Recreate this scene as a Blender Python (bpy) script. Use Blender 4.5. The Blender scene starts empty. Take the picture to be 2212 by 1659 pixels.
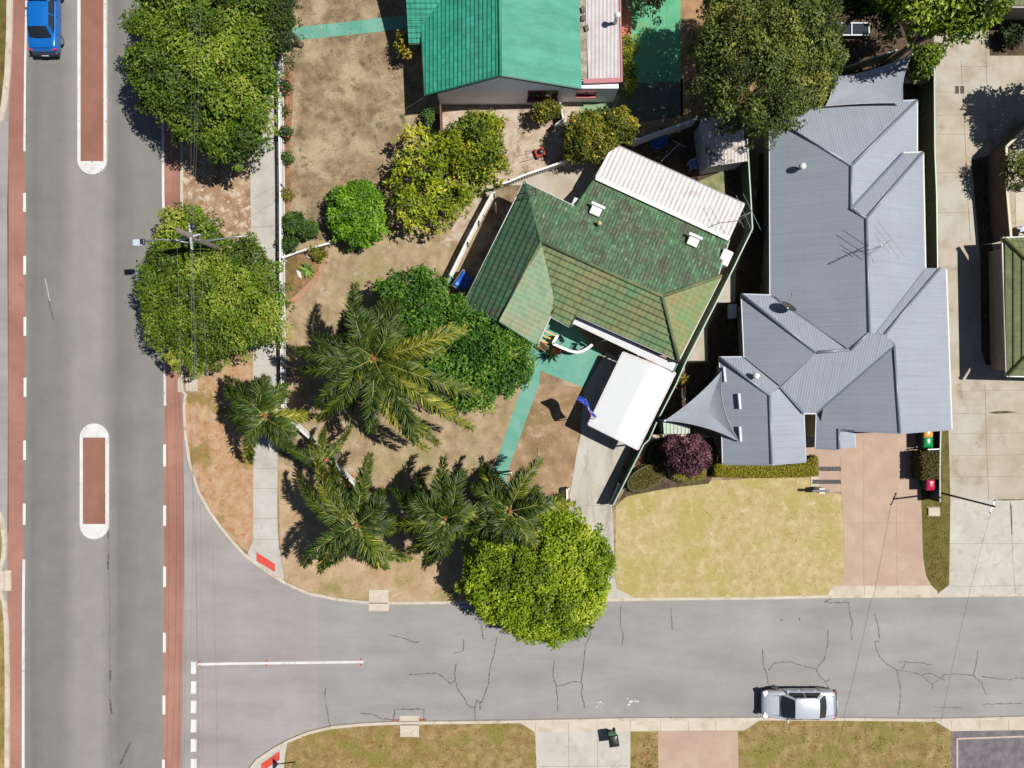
import bpy, bmesh, math, random
import numpy as np
from mathutils import Vector, Matrix
from mathutils.geometry import tessellate_polygon
random.seed(7); rng = np.random.default_rng(7)
R = math.radians
S = 35.5; CX, CY = 1106.0, 829.5; H = 47.0        # survey grid: 35.5 units per metre, origin of the plan, flying height
sc = bpy.context.scene; COL = sc.collection

def W(x, y, z=0.0):
    k = (H - z) / H / S
    return Vector(((x - CX) * k, (CY - y) * k, z))
def T(c, r, x, y): return (553.0 * c + x / 4.0, 414.75 * r + y / 4.0)
def TL(c, r, pts): return [T(c, r, *p) for p in pts]

# ------------------------------------------------------------------ objects
ORG = {}
def tag(o, label=None, cat=None, group=None, kind=None):
    if label: o['label'] = label
    if cat: o['category'] = cat
    if group: o['group'] = group
    if kind: o['kind'] = kind
    return o
def thing(name, loc, label, cat, group=None):
    o = bpy.data.objects.new(name, None); COL.objects.link(o)
    o.empty_display_size = 0.2; o.location = loc; ORG[o.name] = Vector(loc)
    return tag(o, label, cat, group)
def link(name, me, mats, parent=None):
    if not isinstance(mats, (list, tuple)): mats = [mats]
    for m in mats: me.materials.append(m)
    o = bpy.data.objects.new(name, me); COL.objects.link(o)
    if parent is not None:
        L = ORG[parent.name]; me.transform(Matrix.Translation(-L)); o.parent = parent; ORG[o.name] = L
    else:
        ORG[o.name] = Vector((0, 0, 0))
    return o
def copy_tree(o, parent=None):
    c = o.copy(); COL.objects.link(c); c.parent = parent
    for ch in o.children: copy_tree(ch, c)
    return c

class MB:
    def __init__(s): s.v = []; s.f = []; s.m = []; s.uv = {}
    def add(s, vs, fs, mi=0):
        b = len(s.v); s.v += [tuple(v) for v in vs]
        for f in fs: s.f.append([b + i for i in f]); s.m.append(mi)
        return s
    def poly(s, pts, mi=0):
        pts = [Vector(p) for p in pts]
        if len(pts) < 3: return s
        if len(pts) <= 3: return s.add(pts, [list(range(len(pts)))], mi)
        tris = tessellate_polygon([pts])
        n = Vector((0, 0, 0))
        for i in range(len(pts)): n += pts[i].cross(pts[(i + 1) % len(pts)])
        out = []
        for t in tris:
            a, b, c = (pts[i] for i in t)
            nn = (b - a).cross(c - a)
            if nn.length < 1e-9: continue
            out.append(list(t) if nn.dot(n) > 0 else [t[0], t[2], t[1]])
        return s.add(pts, out, mi)
    def box(s, c, d, rz=0.0, mi=0, bev=0.0, M=None):
        x, y, z = d[0] / 2, d[1] / 2, d[2] / 2
        vs = [Vector((a * x, b * y, e * z)) for e in (-1, 1) for a, b in ((-1, -1), (1, -1), (1, 1), (-1, 1))]
        m = Matrix.Translation(Vector(c)) @ (M if M is not None else Matrix.Rotation(rz, 4, 'Z'))
        return s.add([m @ v for v in vs], [(0, 3, 2, 1), (4, 5, 6, 7), (0, 1, 5, 4), (1, 2, 6, 5), (2, 3, 7, 6), (3, 0, 4, 7)], mi)
    def bar(s, p, q, w, h=None, mi=0, up=Vector((0, 0, 1))):
        h = h or w; p = Vector(p); q = Vector(q); d = (q - p)
        if d.length < 1e-6: return s
        d.normalize(); u = up if abs(d.dot(up)) < 0.97 else Vector((1, 0, 0))
        a = d.cross(u).normalized() * (w / 2); b = a.cross(d).normalized() * (h / 2)
        vs = [p - a - b, p + a - b, p + a + b, p - a + b, q - a - b, q + a - b, q + a + b, q - a + b]
        return s.add(vs, [(0, 1, 2, 3), (7, 6, 5, 4), (0, 4, 5, 1), (1, 5, 6, 2), (2, 6, 7, 3), (3, 7, 4, 0)], mi)
    def tube(s, pts, r, n=8, mi=0, cap=True):
        pts = [Vector(p) for p in pts]
        rs = r if isinstance(r, (list, tuple)) else [r] * len(pts)
        vs = []; fs = []
        for i, p in enumerate(pts):
            d = (pts[min(i + 1, len(pts) - 1)] - pts[max(i - 1, 0)]).normalized()
            u = Vector((0, 0, 1)) if abs(d.z) < 0.95 else Vector((1, 0, 0))
            a = d.cross(u).normalized(); b = a.cross(d).normalized()
            for k in range(n):
                t = 2 * math.pi * k / n
                vs.append(p + (a * math.cos(t) + b * math.sin(t)) * rs[i])
        for i in range(len(pts) - 1):
            for k in range(n):
                k2 = (k + 1) % n
                fs.append((i * n + k, i * n + k2, (i + 1) * n + k2, (i + 1) * n + k))
        if cap:
            fs.append(tuple(range(n - 1, -1, -1))); fs.append(tuple((len(pts) - 1) * n + k for k in range(n)))
        return s.add(vs, fs, mi)
    def lathe(s, c, prof, n=20, mi=0, ax=None):
        c = Vector(c); vs = []; fs = []
        M = ax or Matrix.Identity(3)
        for (r, z) in prof:
            for k in range(n):
                t = 2 * math.pi * k / n
                vs.append(c + M @ Vector((r * math.cos(t), r * math.sin(t), z)))
        for i in range(len(prof) - 1):
            for k in range(n):
                k2 = (k + 1) % n
                fs.append((i * n + k, i * n + k2, (i + 1) * n + k2, (i + 1) * n + k))
        return s.add(vs, fs, mi)
    def prism(s, pts, z0, z1, mi=0, top=True, bottom=False):
        # pts: world xy, any direction
        P = [Vector((p[0], p[1], 0)) for p in pts]
        a = sum(P[i].x * P[(i + 1) % len(P)].y - P[(i + 1) % len(P)].x * P[i].y for i in range(len(P)))
        if a < 0: P.reverse()
        n = len(P)
        if top: s.poly([Vector((p.x, p.y, z1)) for p in P], mi)
        if bottom: s.poly([Vector((p.x, p.y, z0)) for p in reversed(P)], mi)
        vs = [Vector((p.x, p.y, z0)) for p in P] + [Vector((p.x, p.y, z1)) for p in P]
        return s.add(vs, [(i, (i + 1) % n, n + (i + 1) % n, n + i) for i in range(n)], mi)
    def build(s, name, mats, parent=None, smooth=False, uv=None, bevel=0.0):
        me = bpy.data.meshes.new(name); me.from_pydata(s.v, [], s.f); me.update()
        for i, p in enumerate(me.polygons):
            p.material_index = s.m[i]; p.use_smooth = smooth
        if uv is not None:
            l = me.uv_layers.new(name='UVMap'); 
            arr = np.zeros(len(me.loops) * 2); 
            vi = np.zeros(len(me.loops), dtype=np.int64); me.loops.foreach_get('vertex_index', vi)
            U = np.array(uv); arr = U[vi].ravel(); l.data.foreach_set('uv', arr)
        o = link(name, me, mats, parent)
        if bevel:
            b = o.modifiers.new('bevel', 'BEVEL'); b.width = bevel; b.segments = 2; b.limit_method = 'ANGLE'
        return o

# ------------------------------------------------------------------ materials
GAIN = 2.1; LEAFGAIN = 1.36
def steelmat(name, c, amt=.08):
    m, nt, b = newmat(name)
    uv = nt.nodes.new('ShaderNodeUVMap'); uv.uv_map = 'UVMap'; sp = nt.nodes.new('ShaderNodeSeparateXYZ'); nt.links.new(uv.outputs[0], sp.inputs[0])
    col = ramp(nt, noise(nt, mapping(nt), .35, 4), [(.35, tuple(x * .95 for x in c[:3]) + (1,)), (.65, tuple(x * 1.05 for x in c[:3]) + (1,))])
    st = noise(nt, mapping(nt, (7, .22, 1), kind='UV'), 1.0, 5, .7)
    col = mixc(nt, 1.0, col, ramp(nt, st, [(.3, (1 - amt,) * 3 + (1,)), (.7, (1 + amt,) * 3 + (1,))]), 'MULTIPLY')
    lap = mth(nt, 'FRACT', mth(nt, 'DIVIDE', sp.outputs[0], .76))
    col = mixc(nt, 1.0, col, ramp(nt, lap, [(.02, (.9, .9, .9, 1)), (.06, (1, 1, 1, 1))]), 'MULTIPLY')
    sv = mth(nt, 'LESS_THAN', mth(nt, 'FRACT', mth(nt, 'DIVIDE', sp.outputs[1], .9)), .04); su = mth(nt, 'LESS_THAN', mth(nt, 'FRACT', mth(nt, 'DIVIDE', sp.outputs[0], .15)), .3)
    col = mixc(nt, mth(nt, 'MULTIPLY', mth(nt, 'MULTIPLY', sv, su), .25), col, (.05, .055, .06, 1))
    nt.links.new(col, b.inputs['Base Color']); b.inputs['Roughness'].default_value = .55; b.inputs['Specular IOR Level'].default_value = .35
    MATS[name] = m; return m
def lin(c): return c / 12.92 if c <= 0.04045 else ((c + 0.055) / 1.055) ** 2.4
def A(r, g, b, g_=None):                               # base colour of a surface seen sunlit as this 8-bit colour
    k = g_ or GAIN
    return tuple(min(lin(c / 255.0) / k, 0.85) for c in (r, g, b)) + (1.0,)
MATS = {}
def newmat(name):
    m = bpy.data.materials.new(name); m.use_nodes = True; nt = m.node_tree
    return m, nt, nt.nodes['Principled BSDF']
def ramp(nt, fac, stops):
    r = nt.nodes.new('ShaderNodeValToRGB'); e = r.color_ramp.elements
    while len(e) < len(stops): e.new(0.5)
    for i, (p, c) in enumerate(stops): e[i].position = p; e[i].color = c if len(c) == 4 else tuple(c) + (1,)
    nt.links.new(fac, r.inputs[0]); return r.outputs[0]
def noise(nt, vec, scale, detail=4, rough=0.6, dist=0.0):
    n = nt.nodes.new('ShaderNodeTexNoise'); n.inputs['Scale'].default_value = scale
    n.inputs['Detail'].default_value = detail; n.inputs['Roughness'].default_value = rough; n.inputs['Distortion'].default_value = dist
    nt.links.new(vec, n.inputs['Vector']); return n.outputs['Fac']
def mixc(nt, fac, a, b, mode='MIX'):
    m = nt.nodes.new('ShaderNodeMix'); m.data_type = 'RGBA'; m.blend_type = mode
    for sk, val in ((m.inputs['Factor'], fac), (m.inputs['A'], a), (m.inputs['B'], b)):
        if hasattr(val, 'is_output') or hasattr(val, 'node'): nt.links.new(val, sk)
        else: sk.default_value = val
    return m.outputs['Result']
def mth(nt, op, a, b=0.0):
    m = nt.nodes.new('ShaderNodeMath'); m.operation = op
    for i, v in enumerate((a, b)):
        if hasattr(v, 'node'): nt.links.new(v, m.inputs[i])
        else: m.inputs[i].default_value = v
    return m.outputs[0]
def mapping(nt, scale=(1, 1, 1), rot=0.0, kind='Object'):
    t = nt.nodes.new('ShaderNodeTexCoord'); mp = nt.nodes.new('ShaderNodeMapping')
    mp.inputs['Scale'].default_value = scale; mp.inputs['Rotation'].default_value = (0, 0, rot)
    nt.links.new(t.outputs[kind], mp.inputs[0]); return mp.outputs[0]
def bump(nt, b, h, strength, dist=0.02):
    n = nt.nodes.new('ShaderNodeBump'); n.inputs['Strength'].default_value = strength; n.inputs['Distance'].default_value = dist
    nt.links.new(h, n.inputs['Height']); nt.links.new(n.outputs[0], b.inputs['Normal'])
def gmat(name, c1, c2, scale=1.0, c3=None, scale3=0.3, lo3=0.5, hi3=0.7, fine=40.0, fineamt=0.25, rough=0.9, bmp=0.3, stretch=(1, 1, 1), det=5, c4=None, scale4=3.0, lo4=0.6, hi4=0.7, lo=0.35, hi=0.65, spec=0.3, rot=0.0):
    if name in MATS: return MATS[name]
    m, nt, b = newmat(name)
    v = mapping(nt, stretch, rot)
    col = ramp(nt, noise(nt, v, scale, det), [(lo, c1), (hi, c2)])
    if c3: col = mixc(nt, ramp(nt, noise(nt, v, scale3, 4, 0.65, 0.4), [(lo3, (0, 0, 0, 1)), (hi3, (1, 1, 1, 1))]), col, c3)
    if c4: col = mixc(nt, ramp(nt, noise(nt, v, scale4, 6, 0.7), [(lo4, (0, 0, 0, 1)), (hi4, (1, 1, 1, 1))]), col, c4)
    v2 = mapping(nt)
    f = noise(nt, v2, fine, 3, 0.7)
    if fineamt: col = mixc(nt, 1.0, col, ramp(nt, f, [(0.3, (1 - fineamt,) * 3 + (1,)), (0.7, (1 + fineamt,) * 3 + (1,))]), 'MULTIPLY')
    nt.links.new(col, b.inputs['Base Color']); b.inputs['Roughness'].default_value = rough
    b.inputs['Specular IOR Level'].default_value = spec
    if bmp: bump(nt, b, f, bmp)
    MATS[name] = m; return m
def pmat(name, c, rough=0.5, metal=0.0, coat=0.0, var=0.12, scale=6.0, spec=0.5, alpha=None):
    if name in MATS: return MATS[name]
    m, nt, b = newmat(name)
    v = mapping(nt); n = noise(nt, v, scale, 4)
    dark = tuple(x * (1 - var) for x in c[:3]) + (1,); lite = tuple(min(x * (1 + var), 0.9) for x in c[:3]) + (1,)
    nt.links.new(ramp(nt, n, [(0.3, dark), (0.7, lite)]), b.inputs['Base Color'])
    b.inputs['Roughness'].default_value = rough; b.inputs['Metallic'].default_value = metal; b.inputs['Coat Weight'].default_value = coat
    b.inputs['Coat Roughness'].default_value = 0.05
    b.inputs['Specular IOR Level'].default_value = spec
    MATS[name] = m; return m
def leafmat(name, stops, rough=0.45, transl=0.25):
    if name in MATS: return MATS[name]
    m, nt, b = newmat(name)
    a = nt.nodes.new('ShaderNodeAttribute'); a.attribute_name = 'tint'
    col = ramp(nt, a.outputs['Fac'], stops)
    nt.links.new(col, b.inputs['Base Color']); b.inputs['Roughness'].default_value = rough; b.inputs['Specular IOR Level'].default_value = 0.22
    t = nt.nodes.new('ShaderNodeBsdfTranslucent'); nt.links.new(col, t.inputs[0])
    mx = nt.nodes.new('ShaderNodeMixShader'); mx.inputs[0].default_value = transl
    nt.links.new(b.outputs[0], mx.inputs[1]); nt.links.new(t.outputs[0], mx.inputs[2])
    nt.links.new(mx.outputs[0], nt.nodes['Material Output'].inputs[0])
    MATS[name] = m; return m
def tilemat(name, c1, c2, moss=None, mscale=0.5, mlo=0.5, mhi=0.65, lich=None, tu=0.30, tv=0.27, rough=0.7, vary=0.3, blo=0.6, bhi=0.66, edge=0.5):
    m, nt, b = newmat(name)
    uv = nt.nodes.new('ShaderNodeUVMap'); uv.uv_map = 'UVMap'
    sp = nt.nodes.new('ShaderNodeSeparateXYZ'); nt.links.new(uv.outputs[0], sp.inputs[0])
    iu = mth(nt, 'FLOOR', mth(nt, 'DIVIDE', sp.outputs[0], tu)); iv = mth(nt, 'FLOOR', mth(nt, 'DIVIDE', sp.outputs[1], tv))
    cb = nt.nodes.new('ShaderNodeCombineXYZ'); nt.links.new(iu, cb.inputs[0]); nt.links.new(iv, cb.inputs[1])
    wn = nt.nodes.new('ShaderNodeTexWhiteNoise'); nt.links.new(cb.outputs[0], wn.inputs['Vector'])
    v = mapping(nt, kind='UV')
    col = ramp(nt, noise(nt, v, 1.3, 6, 0.7), [(0.35, c1), (0.65, c2)])
    if moss: col = mixc(nt, ramp(nt, noise(nt, v, mscale, 8, 0.75), [(mlo, (0, 0, 0, 1)), (mhi, (1, 1, 1, 1))]), col, moss)
    if lich:
        vs = mapping(nt, (4.5, 1.3, 1), kind='UV')
        col = mixc(nt, ramp(nt, noise(nt, vs, 1.6, 6, 0.8), [(blo, (0, 0, 0, 1)), (bhi, (1, 1, 1, 1))]), col, lich)
    col = mixc(nt, 1.0, col, ramp(nt, wn.outputs['Value'], [(0, (1 - vary,) * 3 + (1,)), (1, (1 + vary,) * 3 + (1,))]), 'MULTIPLY')
    fv = mth(nt, 'FRACT', mth(nt, 'DIVIDE', sp.outputs[1], tv)); fu = mth(nt, 'FRACT', mth(nt, 'DIVIDE', sp.outputs[0], tu))
    # grime plus painted shadow lines at course overlaps, and grime in tile joints
    col = mixc(nt, 1.0, col, ramp(nt, fv, [(.06, (1 - edge,) * 3 + (1,)), (.2, (1, 1, 1, 1))]), 'MULTIPLY')
    col = mixc(nt, 1.0, col, ramp(nt, fu, [(.06, (1 - edge * .35,) * 3 + (1,)), (.14, (1, 1, 1, 1))]), 'MULTIPLY')
    nt.links.new(col, b.inputs['Base Color']); b.inputs['Roughness'].default_value = rough
    b.inputs['Specular IOR Level'].default_value = 0.3
    wv = mth(nt, 'SINE', mth(nt, 'MULTIPLY', sp.outputs[0], 2 * math.pi / tu))
    bump(nt, b, mth(nt, 'ADD', wv, mth(nt, 'MULTIPLY', noise(nt, v, 14, 3), 0.8)), 0.5, 0.02)
    MATS[name] = m; return m

# ------------------------------------------------------------------ leaves
def leaf_mesh(name, P, N, D, L, Wd, tint, mat, parent, fold=0.25):
    """P base points, N leaf normals, D leaf directions, L lengths, Wd widths, tint 0..1"""
    P = np.asarray(P, float); N = np.asarray(N, float); D = np.asarray(D, float)
    D = D - N * np.sum(D * N, axis=1, keepdims=True)
    D /= np.linalg.norm(D, axis=1, keepdims=True) + 1e-9
    N = N / (np.linalg.norm(N, axis=1, keepdims=True) + 1e-9)
    B = np.cross(N, D); L = np.asarray(L)[:, None]; Wd = np.asarray(Wd)[:, None]
    mid = P + D * L * 0.45
    v = np.stack([P, mid + B * Wd * 0.5 + N * Wd * fold, P + D * L - N * L * 0.12, mid - B * Wd * 0.5 + N * Wd * fold], axis=1)
    n = len(P); V = v.reshape(-1, 3)
    base = np.arange(n)[:, None] * 4
    F = np.concatenate([base + np.array([0, 2, 1]), base + np.array([0, 3, 2])], axis=1).reshape(-1)
    me = bpy.data.meshes.new(name)
    me.vertices.add(len(V)); me.vertices.foreach_set('co', V.ravel())
    me.loops.add(len(F)); me.loops.foreach_set('vertex_index', F.astype(np.int32))
    me.polygons.add(2 * n); me.polygons.foreach_set('loop_start', np.arange(0, len(F), 3, dtype=np.int32))
    me.update(calc_edges=True)
    a = me.attributes.new('tint', 'FLOAT', 'POINT'); a.data.foreach_set('value', np.repeat(np.clip(tint, 0, 1), 4).astype(np.float32))
    return link(name, me, mat, parent)

def inpoly(x, y, poly):
    c = np.zeros(len(x), bool); n = len(poly)
    for i in range(n):
        x1, y1 = poly[i]; x2, y2 = poly[(i + 1) % n]
        if y1 == y2: continue
        c ^= ((y1 > y) != (y2 > y)) & (x < (x2 - x1) * (y - y1) / (y2 - y1) + x1)
    return c
def edgedist(x, y, poly):
    d = np.full(len(x), 1e9); n = len(poly)
    for i in range(n):
        a = np.array(poly[i]); b = np.array(poly[(i + 1) % n]); ab = b - a
        t = np.clip(((x - a[0]) * ab[0] + (y - a[1]) * ab[1]) / (ab @ ab + 1e-12), 0, 1)
        d = np.minimum(d, np.hypot(x - a[0] - t * ab[0], y - a[1] - t * ab[1]))
    return d
def sample_poly(poly, n):
    p = np.array(poly); lo = p.min(0); hi = p.max(0); xs = []; ys = []; got = 0
    while got < n:
        x = rng.uniform(lo[0], hi[0], n * 2); y = rng.uniform(lo[1], hi[1], n * 2); k = inpoly(x, y, poly)
        xs.append(x[k]); ys.append(y[k]); got += k.sum()
    return np.concatenate(xs)[:n], np.concatenate(ys)[:n]

def crown(root, px, zm, dome, r, mat, leaf=(0.2, 0.1), dens=150, name='crown', spacing=1.0, flat=0.85, jitter=0.25, hole=None, droop=0.0, tint_mu=0.5, under=0.8, clumpvar=0.28, holes=0.0, upb=0.5, zvar=0.36, core=0.6, sprigs=.75):
    poly = [tuple(W(x, y, zm)[:2]) for x, y in px]
    x, y = sample_poly(poly, 6000); d = edgedist(x, y, poly); Rm = d.max()
    ok = d > r * 0.75; x, y, d = x[ok], y[ok], d[ok]
    if hole:
        for (hx, hy, hr) in hole:
            c = W(hx, hy, zm); q = np.hypot(x - c.x, y - c.y) > hr; x, y, d = x[q], y[q], d[q]
    cs = []; ds = []
    for i in range(len(x)):
        if all((x[i] - c[0]) ** 2 + (y[i] - c[1]) ** 2 > (r * spacing) ** 2 for c in cs):
            if holes and d[i] < Rm * 0.8 and random.random() < holes: continue
            cs.append((x[i], y[i])); ds.append(d[i])
    C = np.array(cs); dd = np.array(ds); t = np.clip(dd / Rm, 0, 1)
    Z = zm + dome * np.sqrt(np.clip(1 - (1 - t) ** 2, 0, 1)) - dome * 0.25 + rng.normal(0, r * zvar, len(C))
    low = dd < r * 1.8
    C3 = np.column_stack([C, Z]); Rr = r * rng.uniform(0.75, 1.2, len(C))
    if under:
        lo3 = C3[low].copy(); lo3[:, 2] -= r * 1.1 * under; lo3[:, :2] -= 0; C3 = np.vstack([C3, lo3]); Rr = np.concatenate([Rr, Rr[low] * 0.9])
    if sprigs:
        ex = []; ncl = len(C3); pc = np.array(poly).mean(0)
        for a, b in zip(poly, poly[1:] + poly[:1]):
            k = max(1, int(math.hypot(b[0] - a[0], b[1] - a[1]) / (r * .9)))
            for i in range(k):
                if random.random() > sprigs: continue
                t = random.random(); q = np.array(a) + (np.array(b) - np.array(a)) * t; o_ = q - pc; o_ /= np.linalg.norm(o_)
                q = q + o_ * r * random.uniform(-.35, .35); ex.append((q[0], q[1], zm - dome * .15 + rng.normal(0, .25)))
        if ex: C3 = np.vstack([C3, np.array(ex)]); Rr = np.concatenate([Rr, r * rng.uniform(.3, .55, len(ex))])
    if core:
        q = dd > r * 1.2; k3 = C3[:len(C)][q].copy(); k3[:, :2] += rng.normal(0, r * .5, (len(k3), 2)); k3[:, 2] -= r * 1.3
        C3 = np.vstack([C3, k3]); Rr = np.concatenate([Rr, np.full(len(k3), r * 1.1)])
    px_ = rng.uniform(0, 6, 4); fq = 1.3 / max(Rm * .5, .5)
    lowf = lambda c: .13 * (math.sin(c[0] * fq * 2 + px_[0]) * math.sin(c[1] * fq * 2.3 + px_[1]) + math.sin((c[0] + c[1]) * fq * 1.1 + px_[2]))
    Ps = []; Ns = []; Ds = []; Ts = []; Ls = []
    for c, rr in zip(C3, Rr):
        n = max(6, int(dens * (rr / r) ** 2 * random.uniform(.5, 1.2))); lsz = random.uniform(.78, 1.3)
        u = rng.normal(size=(n, 3)); u[:, 2] += 0.35; u /= np.linalg.norm(u, axis=1, keepdims=True)
        rad = rr * (1 - jitter * rng.random(n) ** 1.5 + 0.1 * rng.normal(size=n))
        p = c + u * rad[:, None] * np.array([1, 1, flat])
        nn = u * 0.7 + rng.normal(0, 0.45, (n, 3)); nn[:, 2] += upb
        nn /= np.linalg.norm(nn, axis=1, keepdims=True)
        dr = u + rng.normal(0, 0.6, (n, 3)); dr[:, 2] -= droop
        Ps.append(p); Ns.append(nn); Ds.append(dr)
        Ts.append(tint_mu + lowf(c) + rng.normal(0, clumpvar * 0.5) + rng.normal(0, 0.16, n)); Ls.append(lsz * rng.uniform(0.65, 1.25, n))
    P = np.vstack(Ps); Lr = np.concatenate(Ls)
    o = leaf_mesh(name, P, np.vstack(Ns), np.vstack(Ds), leaf[0] * Lr, leaf[1] * Lr, np.concatenate(Ts), mat, root)
    return o, C3
def trunk(root, base, C3, mat, r=0.16, split=0.45, nl=7, name='trunk', twigs=0):
    b = Vector(base); zt = C3[:, 2].max(); mb = MB()
    top = Vector((b.x + random.uniform(-.2, .2), b.y + random.uniform(-.2, .2), b.z + (zt - b.z) * split))
    mid = (b + top) / 2 + Vector((random.uniform(-.1, .1), random.uniform(-.1, .1), 0))
    mb.tube([b, b + Vector((0, 0, .15)), mid, top], [r * 1.5, r * 1.1, r * .9, r * .75], 10)
    idx = np.linspace(0, len(C3) - 1, nl).astype(int)
    for i in idx:
        c = Vector(C3[i]); m1 = top.lerp(c, .5) + Vector((0, 0, .25))
        mb.tube([top - Vector((0, 0, .1)), m1, c], [r * .6, r * .35, r * .12], 7)
    for i in range(twigs):
        q = Vector(C3[random.randrange(len(C3))]); d_ = Vector((random.uniform(-1, 1), random.uniform(-1, 1), random.uniform(.2, .9))).normalized()
        e_ = q + d_ * random.uniform(.5, .85); mb.tube([q, q.lerp(e_, .5) + Vector((0, 0, .05)), e_], [.022, .016, .008], 5)
    return mb.build(name, mat, root, smooth=True)

# ------------------------------------------------------------------ flat sheets
def sheet(name, px, z, mat, parent=None, kind='structure', th=0.0):
    mb = MB(); pts = [W(x, y, z) for x, y in px]
    if th: mb.prism([(p.x, p.y) for p in pts], z - th, z)
    else:
        a = sum(pts[i].x * pts[(i + 1) % len(pts)].y - pts[(i + 1) % len(pts)].x * pts[i].y for i in range(len(pts)))
        if a < 0: pts.reverse()
        mb.poly(pts)
    o = mb.build(name, mat, parent)
    if kind and parent is None: o['kind'] = kind
    return o
def ribbon(mb, px, w, z, jit=0.0):
    P = [W(x, y, z) for x, y in px]
    for i in range(len(P) - 1):
        d = (P[i + 1] - P[i]); d.z = 0
        if d.length < 1e-5: continue
        d.normalize(); n = Vector((-d.y, d.x, 0))
        w1 = w * random.uniform(1 - jit, 1 + jit) / 2; w2 = w * random.uniform(1 - jit, 1 + jit) / 2
        a = P[i] - d * w * .2; b = P[i + 1] + d * w * .2; a.z = b.z = z + .0007 * (i % 2)
        mb.add([a - n * w1, b - n * w2, b + n * w2, a + n * w1], [(0, 1, 2, 3)])
def scatter(name, px, z, n, mat, L=(0.06, 0.16), mu=0.5, up=0.6, clump=0.0, avoid=None, width=0.35):
    poly = [tuple(W(x, y, z)[:2]) for x, y in px]
    x, y = sample_poly(poly, n)
    if clump:
        # keep the points that fall in random tufts
        cx, cy = sample_poly(poly, max(4, n // 14)); k = rng.integers(0, len(cx), n)
        x = cx[k] + rng.normal(0, clump, n); y = cy[k] + rng.normal(0, clump, n)
        q = inpoly(x, y, poly); x, y = x[q], y[q]
    n = len(x); P = np.column_stack([x, y, np.full(n, z)])
    N = rng.normal(0, 0.5, (n, 3)); N[:, 2] += 1 - up + .2
    D = rng.normal(0, 1, (n, 3)); D[:, 2] = np.abs(D[:, 2]) * up
    l = rng.uniform(L[0], L[1], n)
    o = leaf_mesh(name, P, N, D, l, l * width, mu + rng.normal(0, 0.22, n), mat, None)
    o['kind'] = 'stuff'; return o

# ------------------------------------------------------------------ roofs
def clip(poly, k, val, keep_above):
    out = []
    for i in range(len(poly)):
        a = poly[i]; b = poly[(i + 1) % len(poly)]
        ia = (a[k] >= val) == keep_above or abs(a[k] - val) < 1e-9; ib = (b[k] >= val) == keep_above or abs(b[k] - val) < 1e-9
        if ia: out.append(a)
        if ia != ib:
            t = (val - a[k]) / (b[k] - a[k]); out.append(tuple(a[j] + (b[j] - a[j]) * t for j in range(2)))
    return out
class Plane:
    """roof slope through a reference point, falling along the plan direction (dx, dy)"""
    def __init__(s, ref, d, slope):
        s.P0 = W(*ref); d = Vector((d[0], d[1])).normalized(); s.d = d; s.s = slope
    def at(s, x, y):
        a = ((x - CX) * s.d.x + (CY - y) * s.d.y) / (H * S); b = s.P0.x * s.d.x + s.P0.y * s.d.y
        z = (s.P0.z - s.s * a * H + s.s * b) / (1 - s.s * a)
        return W(x, y, z)
    def z(s, x, y): return s.at(x, y).z
    def h(s, x, y): return s.P0.z - s.s * ((x - s.P0.x) * s.d.x + (y - s.P0.y) * s.d.y)
    def normal(s): return Vector((s.d.x * s.s, s.d.y * s.s, 1)).normalized()
def roof_face(mb, uvs, plane, px, style, pitch, depth):
    n = plane.normal(); O = plane.P0
    up = Vector((-plane.d.x, -plane.d.y, plane.s)).normalized(); u = up.cross(n).normalized()
    P = [plane.at(*p) for p in px]
    Q = [((p - O).dot(u), (p - O).dot(up)) for p in P]
    k = 1 if style == 'tile' else 0
    lo = min(q[k] for q in Q); hi = max(q[k] for q in Q)
    def emit(poly, h):
        pts = [O + u * q[0] + up * q[1] + n * h(q) for q in poly]
        b0 = len(mb.v); mb.poly(pts)
        for q in poly: uvs.append(q)
        while len(uvs) < len(mb.v): uvs.append((0, 0))
        del uvs[len(mb.v):]
    if style == 'tile':
        v = math.floor(lo / pitch) * pitch
        while v < hi:
            p = clip(clip(Q, 1, v, True), 1, v + pitch, False)
            if len(p) >= 3:
                emit(p, lambda q, v=v: depth * (1 - (q[1] - v) / pitch))
                e = [q for q in p if abs(q[1] - v) < 1e-6]
                if len(e) >= 2:
                    a = min(e); c = max(e)
                    pts = [O + u * a[0] + up * a[1], O + u * c[0] + up * c[1], O + u * c[0] + up * c[1] + n * depth, O + u * a[0] + up * a[1] + n * depth]
                    mb.add(pts, [(0, 1, 2, 3)]); uvs.extend([a, c, c, a])
            v += pitch
    else:
        st = pitch / 4; i = math.floor(lo / st)
        hs = [0, .5, 1, .5]
        if style == 'rib': hs = [0, 0, 1, 1]
        while i * st < hi:
            a = i * st; p = clip(clip(Q, 0, a, True), 0, a + st, False)
            if len(p) >= 3:
                h0, h1 = hs[i % 4], hs[(i + 1) % 4]
                emit(p, lambda q: depth * (h0 + (h1 - h0) * (q[0] - a) / st))
            i += 1
    return P
def caps(name, lines, mat, parent, w=0.16, h=0.07, lift=0.03):
    for p, q in lines:
        p = Vector(p) + Vector((0, 0, lift)); q = Vector(q) + Vector((0, 0, lift))
        MB().tube([p, q], w / 2, 8).build(name, mat, parent, smooth=True)
def gutter(parent, lines, mat, w=0.11, h=0.11, name='gutter'):
    for p, q in lines: MB().bar(Vector(p) - Vector((0, 0, .05)), Vector(q) - Vector((0, 0, .05)), w, h).build(name, mat, parent)
def wallpoly(px, z): return [tuple(W(x, y, z)[:2]) for x, y in px]
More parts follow.
